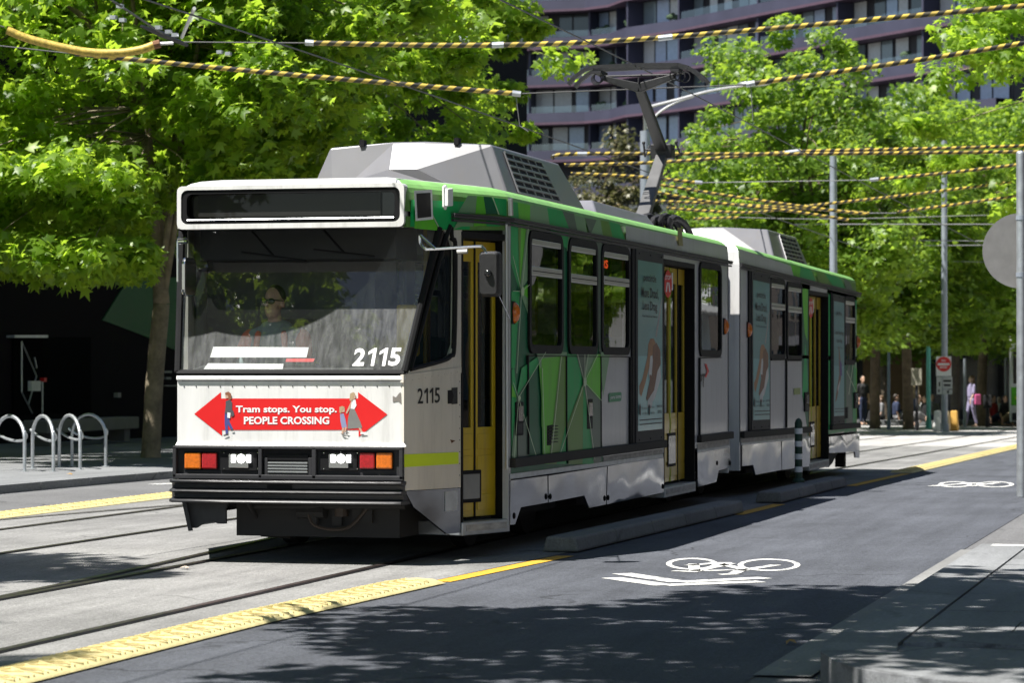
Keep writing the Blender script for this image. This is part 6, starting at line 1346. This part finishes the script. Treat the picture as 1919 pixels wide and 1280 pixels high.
pole('tram_pole', 'plain grey tram pole beside the tram tail', 1562, 70, 292, .105, .085, steelp)
t, zt = pole('tram_pole', 'slim tall grey pole carrying the no entry sign', 1770, 84, 262, .095, .08, steelp)
# no-entry sign plates
def plate(t, px0, px1, py0, py1, D, name, mat, dy=-.14):
    a = rel(px0, py1, D, t); b = rel(px1, py0, D, t); o = MB().box((a[0], -.13+dy*.1, a[2]), (b[0], -.115+dy*.1, b[2])).build(name, mat, t); return a, b
sg = thing('no_entry_sign', 'white plate with red no entry disc fixed to the slim tall pole', 'sign', (t.location[0]-.0, t.location[1]-.13, t.location[2]))
def disc(mb, c, r, y, n=24): mb.poly([(c[0]+r*math.cos(2*math.pi*k/n), y, c[1]+r*math.sin(2*math.pi*k/n)) for k in range(n)])
D_ = 84; q0 = rel(1755, 705, D_, sg); q1 = rel(1784, 668, D_, sg)
MB().box((q0[0], -.02, q0[2]), (q1[0], 0, q1[2])).build('plate', whitep, sg)
c = rel(1769.5, 682.5, D_, sg); mb = MB(); disc(mb, (c[0], c[2]), .22, -.0225); mb.build('red_disc', red, sg)
mb = MB(); mb.poly([(c[0]+x, -.0245, c[2]+z) for x, z in ((-.17, -.035), (.17, -.035), (.17, .03), (-.17, .03))]); text_mesh(mb, 'NO', [(c[0]-.06, -.0245, c[2]+.07), (c[0]+.06, -.0245, c[2]+.07), (c[0]+.06, -.0245, c[2]+.14), (c[0]-.06, -.0245, c[2]+.14)], .02); text_mesh(mb, 'ENTRY', [(c[0]-.11, -.0245, c[2]-.13), (c[0]+.11, -.0245, c[2]-.13), (c[0]+.11, -.0245, c[2]-.06), (c[0]-.11, -.0245, c[2]-.06)], .02); mb.build('sign_print', whitep, sg)
s2 = thing('supplementary_sign', 'white panel sign in three parts below the no entry plate', 'sign', (t.location[0], t.location[1]-.13, t.location[2]))
for x0, x1, y0, y1 in ((1756, 1766, 706, 739), (1767.5, 1786, 706, 729), (1767.5, 1786, 730.5, 739)):
    a = rel(x0, y1, D_, s2); b = rel(x1, y0, D_, s2); MB().box((a[0], -.02, a[2]), (b[0], 0, b[2])).build('plate', M('worn_sign_white', (.55, .56, .56), .6) if 'worn_sign_white' not in MATS else MATS['worn_sign_white'], s2)
mb = MB()
for x0, x1, y0, y1 in ((1769, 1784, 712, 716), (1770, 1783, 720, 724), (1760, 1763, 716, 724), (1759, 1762, 730, 735), (1776, 1780, 732, 737)):
    a = rel(x0, y1, D_, s2); b = rel(x1, y0, D_, s2); mb.poly([(a[0], -.0225, a[2]), (b[0], -.0225, a[2]), (b[0], -.0225, b[2]), (a[0], -.0225, b[2])])
mb.build('sign_print', blackp, s2)
t3, zt = pole('sign_post', 'thin post with a faded notice plate between tree trunk and turquoise pole', 1718, 88, 690, .05, .045, dkgrey, 'sign')
a = rel(1708, 722, 88, t3); b = rel(1728, 690, 88, t3); MB().box((a[0], -.08, a[2]), (b[0], -.06, b[2])).build('plate', M('notice_beige', (.3, .28, .22), .7), t3)
t4, zt = pole('turquoise_pole', 'bright turquoise pole beyond the junction', 1740, 92, 606, .075, .07, grn)
MB().ball((0, 0, zt), (.09, .09, .12), 10, 6).build('cap', grn, t4, smooth='all')
pole('thin_post', 'thin blue-grey post between the two nearest junction tree trunks', 1665.5, 90, 612, .05, .045, M('blue_grey_paint', (.1, .15, .2), .5))
pole('thin_post', 'thin grey post right of the no entry sign beside the shop', 1808, 96, 672, .05, .045, steelp)
pole('thin_post', 'thin grey post close to the second tram', 1885, 100, 670, .05, .045, steelp)
t5, zt = pole('information_totem', 'dark information board on a post near the second tram', 1851, 96, 740, .06, .06, dkgrey, 'sign'); a = rel(1843, 765, 96, t5); b = rel(1859, 740, 96, t5); MB().box((a[0], -.1, a[2]), (b[0], -.04, b[2])).build('board', dkgrey, t5, bevel=.02)
t6, zt = pole('street_lamp', 'grey street lamp pole rising behind the tram front and tree leaves', 722, 62, 60, .12, .09, steelp, 'lamp')
MB().tube([tuple(x) for x in smoothpath([rel(722, 70, 62, t6), rel(770, 72, 62, t6), rel(830, 76, 62, t6)], 5)], .035, 8).build('arm', alu_f, t6, smooth=True); MB().ball(rel(856, 76, 62, t6), (.36, .2, .12), 12, 6).build('lamp_head', steelp, t6, smooth='all')
a = rel(683, 236, 62, t6); b = rel(738, 226, 62, t6); MB().box((a[0], -.2, a[2]), (b[0], .1, b[2])).build('cross_bracket', steel, t6)
# round sign seen from behind, on the pole at the right edge
q = ong(1914, 931); rp = thing('sign_pole', 'grey round pole at the footpath edge in front of the round sign', 'pole', (q[0], q[1], gz(q[1])))
zt = 1.47+(687-281)/F*np.dot(q-C0, fw); mb = MB(); mb.tube([(0, 0, 0), (0, 0, zt-.03), (0, 0, zt-.01), (0, 0, zt)], [.052, .052, .05, .04], 16); mb.build('shaft', steel, rp, smooth=True)
for zz in (2.5, 3.15): MB().tube([(0, 0, zz), (0, 0, zz+.05)], .058, 16).build('clamp', steelp, rp, smooth=True)
rs = thing('round_sign', 'round grey metal sign seen from its back, mounted on the pole', 'sign', (q[0], q[1], gz(q[1])))
Dq = np.dot(q-C0, fw); c = ond(1915, 469, Dq)-np.array(rs.location); rr = 71/F*Dq; mb = MB(); n = 48
dirv = np.array([-.12, 1, 0]); dirv /= np.linalg.norm(dirv); side = np.cross(dirv, [0, 0, 1.]); cc = np.array([0, 0, c[2]])+dirv*.075
ring0 = [cc+rr*(side*math.cos(2*math.pi*k/n)+np.array([0, 0, 1])*math.sin(2*math.pi*k/n)) for k in range(n)]
mb.slab([tuple(x) for x in ring0], tuple(dirv*.006)); mb.build('plate', M('sign_back_metal', (.3, .29, .28), .45, metal=.5, var=.12, scale=6), rs)
for k in ():
    pz = cc[2]+k; mb = MB(); mb.hexa([tuple(cc*np.array([1, 1, 0])+side*s1*.25+dirv*d1+np.array([0, 0, pz+h])) for h in (-.02, .02) for s1, d1 in ((-1, -.02), (1, -.02), (1, 0), (-1, 0))]); mb.build('rail', steel, rs)
# left edge: narrow sign seen side-on
q = ong(2, 880, LK); ls = thing('edge_sign', 'pale sign plate on a post at the kerb beside the bike hoops', 'sign', (q[0]-.35, q[1]-1.0, LK)); MB().tube([(0, 0, 0), (0, 0, 3.2)], .035, 10).build('shaft', steelp, ls); MB().box((-.05, -.05, 2.35), (.32, -.04, 2.75)).build('plate', whitep, ls)
# ------------------------------------------------------------------ bike hoops and bench
hoops = [((8, 885), (47, 887)), ((62, 882), (100, 885)), ((113, 879), (150, 878)), ((160, 875), (196, 877))]
hoop_lbl = ['steel bike hoop farthest from the plane tree', 'steel bike hoop second farthest from the plane tree', 'steel bike hoop second nearest the plane tree', 'steel bike hoop nearest the plane tree']
hx = -15.9
centers = []
for k, (a, b) in enumerate((((-8, 880), (46, 884)), ((61, 879), (100, 884)), ((111, 876), (150, 880)), ((135, 874), (198, 875)))):
    A_ = ong(*a, LK); B_ = ong(*b, LK); t = thing('bike_hoop', hoop_lbl[k], 'bike rack', (A_[0], A_[1], gz(A_[1])+LK), 0, 'steel bike hoops on the footpath'); d = B_-A_; d[2] = 0; w_ = np.linalg.norm(d); u_ = d/w_; hgt = .74
    P = [np.zeros(3), np.array([0, 0, hgt-.3])]
    for i in range(1, 12): an = math.pi*(1-i/12); P.append(u_*(w_/2+w_/2*math.cos(an))+np.array([0, 0, hgt-.3+.3*math.sin(an)]))
    P += [u_*w_+np.array([0, 0, hgt-.3]), u_*w_]
    MB().tube(P, .024, 10).build('hoop', steel, t, smooth=True)
    L_ = []
    for i in range(11):
        an = math.pi*(i/10); L_.append(u_*(w_*.1-w_*.55*math.cos(an)+w_*.35)+np.array([0, 0, hgt-.2-.14*math.sin(an)])+np.array([.12*math.sin(an), 0, 0]))
    MB().tube(L_, .018, 8).build('link_bar', steel, t, smooth=True)
    for f in (0, 1): MB().tube([u_*w_*f, u_*w_*f+np.array([0, 0, .012])], .055, 12).build('foot_plate', steel, t)
p0 = ong(40, 842, LK); bt = thing('bench', 'grey stone bench in front of the dark building behind the bike hoops', 'bench', (-23.0, 50.3, gz(50)+LK))
MB().box((0, 0, .25), (.5, 4.6, .5)).build('seat', M('bench_stone', (.2, .2, .19), .8), bt, bevel=.02)
for y in (.3, 4.0): MB().box((.08, y, 0), (.42, y+.3, .25)).build('leg', MATS['bench_stone'], bt)
# ------------------------------------------------------------------ far side of the junction: barrier blocks, second tram
def barrier(px, D, wpx, mat, lb):
    q = dloc(px, D); t = MB(); w_ = wpx/F*D/2
    t.hexa([(-w_, -.25, 0), (w_, -.25, 0), (w_, .25, 0), (-w_, .25, 0), (-w_*.75, -.1, .62), (w_*.75, -.1, .62), (w_*.75, .1, .62), (-w_*.75, .1, .62)]); o = t.build('barrier_block', mat, bevel=.03); o.location = q; tag(o, lb, 'barrier', 'barrier blocks at the pole foot')
barrier(1757, 86, 16, M('barrier_white', (.75, .75, .73), .6), 'white plastic barrier block at the foot of the no entry pole'); barrier(1773, 86, 15, M('barrier_buff', (.5, .38, .2), .7), 'buff barrier block between white and orange ones'); barrier(1788, 86.4, 16, M('barrier_orange', (.5, .28, .05), .7), 'orange barrier block at the foot of the no entry pole')
q = dloc(1879, 94); ft = thing('tram', 'second white and green tram waiting beyond the junction', 'tram', (q[0]+.1, q[1], q[2]), R(-4))
def fb(a, b, name, mat, bevel=0): return MB().box(a, b).build(name, mat, ft, bevel=bevel)
mb = MB(); prof = [(.25, .0), (.15, .5), (.12, 1.15), (.35, 2.6), (.7, 3.0)]
V = [];
for v, z in prof: V += [(0.12, v, z+.2), (2.4, v, z+.2), (2.55, v+.9, z+.2), (-.05, v+.9, z+.2)]
mb.add(V, [(4*i+j, 4*i+(j+1) % 4, 4*i+4+(j+1) % 4, 4*i+4+j) for i in range(4) for j in (0, 1, 3)]+[(16, 17, 18, 19)]); mb.build('cab', whitep, ft, bevel=.04)
fb((-.05, 1.1, .2), (2.55, 14, 3.2), 'body', white, .05); fb((.22, .13, 1.45), (2.3, .3, 2.6), 'windscreen', blackgl, .03); fb((.15, .34, 2.85), (2.35, .75, 3.25), 'roof_front', g_lime, .04); fb((.16, .1, .75), (.5, .2, 1.35), 'corner_panel', g_lime, .02); fb((.3, .02, .95), (.7, .18, 1.05), 'headlight', lime, .01); fb((.2, .05, .25), (2.3, .3, .5), 'bumper', dkgrey, .02)
for k in range(6): fb((-.07, 1.6+2*k, 1.3), (-.03, 3.3+2*k, 2.5), 'window', glass_dark)
fb((-.1, 1.1, 3.2), (2.6, 14, 3.45), 'roof', g_lime, .05)
for y in (2.5, 4.3, 10, 11.8):
    for x in (.5, 2.0): MB().tube([(x-.06, y, .33), (x+.06, y, .33)], .33, 18).build('wheel', dark, ft)
# ------------------------------------------------------------------ people
def remesh(mb, name, mat, parent, vox, smooth_it=4):
    me = bpy.data.meshes.new('tmp'); me.from_pydata(mb.v, [], mb.f); me.update()
    o = bpy.data.objects.new('tmp', me); col.objects.link(o)
    r = o.modifiers.new('r', 'REMESH'); r.mode = 'VOXEL'; r.voxel_size = vox
    s = o.modifiers.new('s', 'SMOOTH'); s.iterations = smooth_it; s.factor = .5
    dg = bpy.context.evaluated_depsgraph_get(); m2 = bpy.data.meshes.new_from_object(o.evaluated_get(dg)); m2.name = name
    bpy.data.objects.remove(o); bpy.data.meshes.remove(me); m2.materials.clear(); m2.materials.append(mat); m2.polygons.foreach_set('use_smooth', [True]*len(m2.polygons))
    p = bpy.data.objects.new(name, m2); col.objects.link(p); p.parent = parent; return p
def hand(mb, wrist, d, side, curl=.6, s=1.0):
    """palm and five fingers leaving the wrist along d; side = direction of the thumb"""
    d = np.array(d, float); d /= np.linalg.norm(d); sd_ = np.array(side, float); sd_ -= d*(sd_@d); sd_ /= np.linalg.norm(sd_); n_ = np.cross(d, sd_); w0 = np.array(wrist, float)
    for k in (-1, 0, 1): mb.caps(w0+sd_*k*.022*s, w0+d*.085*s+sd_*k*.026*s, .016*s, .014*s, 8)
    for k, L_ in enumerate((.06, .075, .08, .07)):
        b = w0+d*.09*s+sd_*(-.033+.022*k)*s; m = b+(d*math.cos(curl*.6)+n_*math.sin(curl*.6))*L_*.5*s; e = m+(d*math.cos(curl*1.5)+n_*math.sin(curl*1.5))*L_*.5*s
        mb.caps(b, m, .0095*s, .009*s, 7); mb.caps(m, e, .009*s, .0075*s, 7)
    b = w0+sd_*.035*s+d*.025*s; m = b+(d*.6+sd_*.8)*.04*s; e = m+(d*.9+n_*.3)*.032*s; mb.caps(b, m, .013*s, .011*s, 7); mb.caps(m, e, .011*s, .009*s, 7)
def head(mb, c, yaw, s=1.0):
    cy_, sy_ = math.cos(yaw), math.sin(yaw)
    T = lambda x, y, z: (c[0]+s*(x*cy_-y*sy_), c[1]+s*(x*sy_+y*cy_), c[2]+s*z)   # face looks to -y
    mb.ball(T(0, .015, .03), (.077*s, .095*s, .105*s), 16, 12); mb.ball(T(0, -.02, -.05), (.06*s, .068*s, .075*s), 14, 10); mb.ball(T(0, -.045, -.098), (.03*s, .03*s, .022*s), 10, 6)
    mb.caps(T(0, -.083, .012), T(0, -.105, -.028), .009*s, .013*s, 8); mb.ball(T(0, -.08, -.062), (.024*s, .014*s, .008*s), 8, 5); mb.ball(T(0, -.079, -.073), (.02*s, .013*s, .007*s), 8, 5)
    for k in (-1, 1): mb.ball(T(k*.08, .015, -.01), (.014*s, .022*s, .034*s), 8, 6); mb.ball(T(k*.032, -.074, .02), (.024*s, .015*s, .008*s), 8, 5)
    return T
skin = M('skin', (.5, .31, .22), .5, var=.1, scale=20); skin2 = M('skin_pale', (.55, .38, .3), .5, var=.1, scale=20); hairdk = M('hair_dark', (.03, .022, .016), .6, var=.3, scale=60); hairbr = M('hair_brown', (.12, .07, .035), .6, var=.3, scale=60)
# tram driver, seated in the cab
q = FP(513, 568, .75); hx_, hz_ = q[0], q[2]
dv = thing('person', 'tram driver in dark sunglasses and grey shirt with orange shoulder patches at the controls', 'person', (TR[0]+hx_, TR[1]+.78, 1.24))
yaw = R(-14); hz = hz_-1.24
b = MB(); head(b, (0, -.03, hz), yaw); b.caps((0, .0, hz-.2), (0, -.01, hz-.08), .058, .052); 
b.caps((0, .05, hz-.62), (0, .03, hz-.26), .15, .15)
for s in (-1, 1):
    b.caps((s*.19, .03, hz-.28), (s*.25, -.06, hz-.53), .05, .042); el_ = (s*.25, -.06, hz-.53); wr = (s*.2, -.33, hz-.52+(.02 if s < 0 else 0)); b.caps(el_, wr, .04, .028); hand(b, wr, (-s*.2, -1, -.15), (-s, 0, .3), .7)
    b.caps((s*.1, .04, hz-.66), (s*.13, -.38, hz-.66), .085, .06); b.caps((s*.13, -.38, hz-.66), (s*.13, -.42, hz-1.02), .055, .042); b.caps((s*.13, -.4, hz-1.05), (s*.14, -.56, hz-1.07), .042, .035)
remesh(b, 'body', skin, dv, .0085, 5)
b = MB(); b.caps((0, .05, hz-.62), (0, .035, hz-.27), .165, .165)
for s in (-1, 1): b.caps((s*.08, .03, hz-.215), (s*.2, .03, hz-.27), .055, .068); b.caps((s*.2, .03, hz-.28), (s*.25, -.05, hz-.48), .066, .055)
b.tube([(.09*math.cos(a), -.01+.085*math.sin(a), hz-.175+.03*math.sin(a)) for a in np.linspace(0, 2*math.pi, 17)], .018, 8)
remesh(b, 'shirt', M('shirt_grey_green', (.2, .27, .27), .8), dv, .012, 4)
b = MB()
for s in (-1, 1): b.caps((s*.1, .04, hz-.66), (s*.13, -.38, hz-.66), .095, .07); b.caps((s*.13, -.38, hz-.66), (s*.13, -.42, hz-.98), .066, .055)
remesh(b, 'trousers', M('trousers_navy', (.015, .018, .03), .8), dv, .014, 3)
org = M('orange_patch', (.7, .12, .04), .7)
b = MB()
for s in (-1, 1): b.caps((s*.215, .03, hz-.265), (s*.25, -.03, hz-.39), .069, .066, 12); b.caps((s*.105, -.09, hz-.24), (s*.12, -.105, hz-.36), .028, .024, 10)
remesh(b, 'shoulder_patch', org, dv, .012, 2)
b = MB(); T = head(MB(), (0, -.03, hz), yaw); b2 = MB()
for k in (-1, 1):
    b2.ball(T(k*.034, -.088, .012), (.031, .012, .024), 12, 8); b2.tube([T(k*.062, -.08, .02), T(k*.082, -.02, .018), T(k*.083, .03, .01)], .005, 6)
b2.tube([T(-.02, -.098, .02), T(.02, -.098, .02)], .005, 6); b2.build('sunglasses', blackgl, dv, smooth='all')
b2 = MB(); b2.ball(T(0, .028, .045), (.081, .092, .1), 16, 12); hr = remesh(b2, 'hair', hairdk, dv, .012, 2)
# walkers beyond the junction
def person(px, D, h, top, trou, hair, label, yaw=0., step=.12, skirt=False, bag=None, par=None, sk=skin, sit=False):
    q = dloc(px, D); t = thing('person', label, 'person', q, yaw, 'people waiting beyond the junction'); s = h/1.72
    P = lambda x, y, z: (x*s, y*s, (z-(.66 if sit else 0))*s); G_ = lambda x, y, z: (x*s, y*s, z*s); v = .024
    b = MB(); head(b, P(0, 0, 1.60), 0, s); b.caps(P(0, .01, 1.42), P(0, 0, 1.52), .052*s, .05*s); b.caps(P(0, .01, 1.0), P(0, .01, 1.33), .12*s, .13*s)
    for k in (-1, 1):
        b.caps(P(k*.17, .01, 1.38), P(k*.21, .03-k*step*.3, 1.12), .047*s, .038*s); b.caps(P(k*.21, .03-k*step*.3, 1.12), P(k*.2, -.06-k*step*.5, .9), .036*s, .027*s); hand(b, P(k*.2, -.06-k*step*.5, .88), (0, -.1, -1), (-k, 0, 0), .4, s)
        if sit: b.caps(G_(k*.09, 0, .24), G_(k*.13, -.36, .46), .078*s, .056*s); b.caps(G_(k*.13, -.36, .46), G_(k*.12, -.45, .1), .05*s, .036*s); b.caps(G_(k*.12, -.46, .05), G_(k*.13, -.6, .035), .04*s, .032*s)
        else: b.caps(P(k*.085, 0, .92), P(k*.095, k*step*.5-.02, .5), .078*s, .055*s); b.caps(P(k*.095, k*step*.5-.02, .5), P(k*.095, k*step, .1), .05*s, .036*s); b.caps(P(k*.095, k*step, .05), P(k*.1, k*step-.15, .035), .04*s, .032*s)
    remesh(b, 'body', sk, t, v*.8, 2)
    b = MB(); b.caps(P(0, .01, 1.02), P(0, .01, 1.34), .145*s, .15*s)
    for k in (-1, 1): b.caps(P(k*.1, .01, 1.41), P(k*.17, .01, 1.39), .05*s, .06*s); b.caps(P(k*.17, .01, 1.38), P(k*.21, .03-k*step*.3, 1.14), .06*s, .05*s)
    remesh(b, 'top', top, t, v, 2); b = MB()
    if skirt: b.tube([P(0, .01, .98), P(0, .0, .8), P(0, 0, .45)], [.14*s, .19*s, .25*s], 14)
    else:
        b.caps(P(0, .01, .92), P(0, .01, 1.0), .13*s, .13*s)
        for k in (-1, 1):
            if sit: b.caps(G_(k*.09, 0, .24), G_(k*.13, -.36, .46), .09*s, .068*s); b.caps(G_(k*.13, -.36, .46), G_(k*.12, -.45, .14), .064*s, .052*s); continue
            b.caps(P(k*.085, 0, .9), P(k*.095, k*step*.5-.02, .5), .09*s, .068*s); b.caps(P(k*.095, k*step*.5-.02, .5), P(k*.095, k*step, .14), .064*s, .052*s)
    remesh(b, 'skirt' if skirt else 'trousers', trou, t, v, 2)
    b = MB(); b.ball(P(0, .03, 1.645), (.085*s, .1*s, .1*s), 12, 8)
    if hair is hairbr: b.caps(P(0, .07, 1.6), P(0, .09, 1.42), .07*s, .05*s)
    remesh(b, 'hair', hair, t, v, 1)
    if bag: MB().box(P(.2, .0, .75), P(.3, .22, 1.1)).build('bag', bag, t, bevel=.03)
    return t
cl = {k: M('cloth_'+k, c, .85) for k, c in dict(white=(.6, .6, .58), grey=(.2, .2, .21), navy=(.02, .03, .07), black=(.015, .015, .017), red=(.35, .03, .03), pink=(.55, .1, .25), denim=(.06, .09, .17), khaki=(.25, .2, .12), teal=(.03, .2, .2), lilac=(.3, .27, .42)).items()}
FPn = [(1617, 102, 1.75, 'black', 'navy', 0, 'person in black top and navy trousers beside the tram tail', .6), (1650, 103, 1.7, 'grey', 'black', 1, 'person seated in grey top and black trousers between two tree trunks', -1.2), (1680, 104, 1.78, 'navy', 'grey', 0, 'person seated in navy top and grey trousers by the thin blue post', 2.0),
       (1711, 101, 1.68, 'khaki', 'denim', 1, 'person in khaki top and jeans beside the forked tree trunk', .4), (1722, 103, 1.75, 'white', 'black', 0, 'person seated in white top and black trousers near the notice plate', 1.4), (1733, 100, 1.7, 'black', 'grey', 0, 'person seated in black top and grey trousers beside the turquoise pole', -.8), (1747, 102, 1.8, 'grey', 'navy', 0, 'person seated in grey top and navy trousers beside the turquoise pole', .2),
       (1820, 97, 1.74, 'lilac', 'lilac', 1, 'person in lilac outfit carrying a pink bag near the barrier blocks', -1.0), (1834, 103, 1.7, 'navy', 'black', 0, 'person seated in navy top and black trousers by the shop post', .5), (1848, 101, 1.76, 'black', 'black', 0, 'person seated all in black below the dark information board', 2.4), (1862, 100, 1.72, 'red', 'navy', 0, 'person seated in red top and navy trousers near the second tram', 1.0), (1872, 103, 1.66, 'white', 'denim', 1, 'person seated in white top and jeans near the second tram', -.5), (1884, 99, 1.75, 'black', 'khaki', 0, 'person seated in black top and khaki trousers next to the second tram', .9)]
q = dloc(1750, 101); lw = thing('low_step', 'long low stone step at the edge of the square under the trees', 'step', q)
for k in range(14): MB().box((-9+1.3*k, .5, 0), (-7.71+1.3*k, 1.3, .16)).build('step_stone', slab_m[k % 3], lw)
for px, D, h, a, b_, hr_, lb_2, yw in FPn: person(px, D, h, cl[a], cl[b_], (hairdk, hairbr)[hr_], lb_2, yw, .14 if hr_ else .06, bag=cl['pink'] if 'pink' in lb_2 else None, sk=(skin, skin2)[hr_], sit='seated' in lb_2)
# fallen leaves
lfm = M('dry_leaf', (.35, .2, .06), .8)
for k, (px, py, lb_3) in enumerate(((130, 890, 'single dry leaf on the footpath below the bike hoops'), (355, 1067, 'pale dry leaf lying by the rail ahead of the tram'), (520, 1007, 'dry leaf on the asphalt under the tram lifeguard'), (1475, 1205, 'small dry leaf on the shaded lane'))):
    q = ong(px, py, LK if k == 0 else 0); V = LEAF10[0]*np.array([.09, .09, .15]); o = MB().add(V, LEAF10[1]).build('fallen_leaf', lfm if k != 1 else M('pale_leaf', (.6, .5, .4), .8)); o.location = (q[0], q[1], q[2]+.012); o.rotation_euler = (.1, .15, k*1.3); tag(o, lb_3, 'leaf')
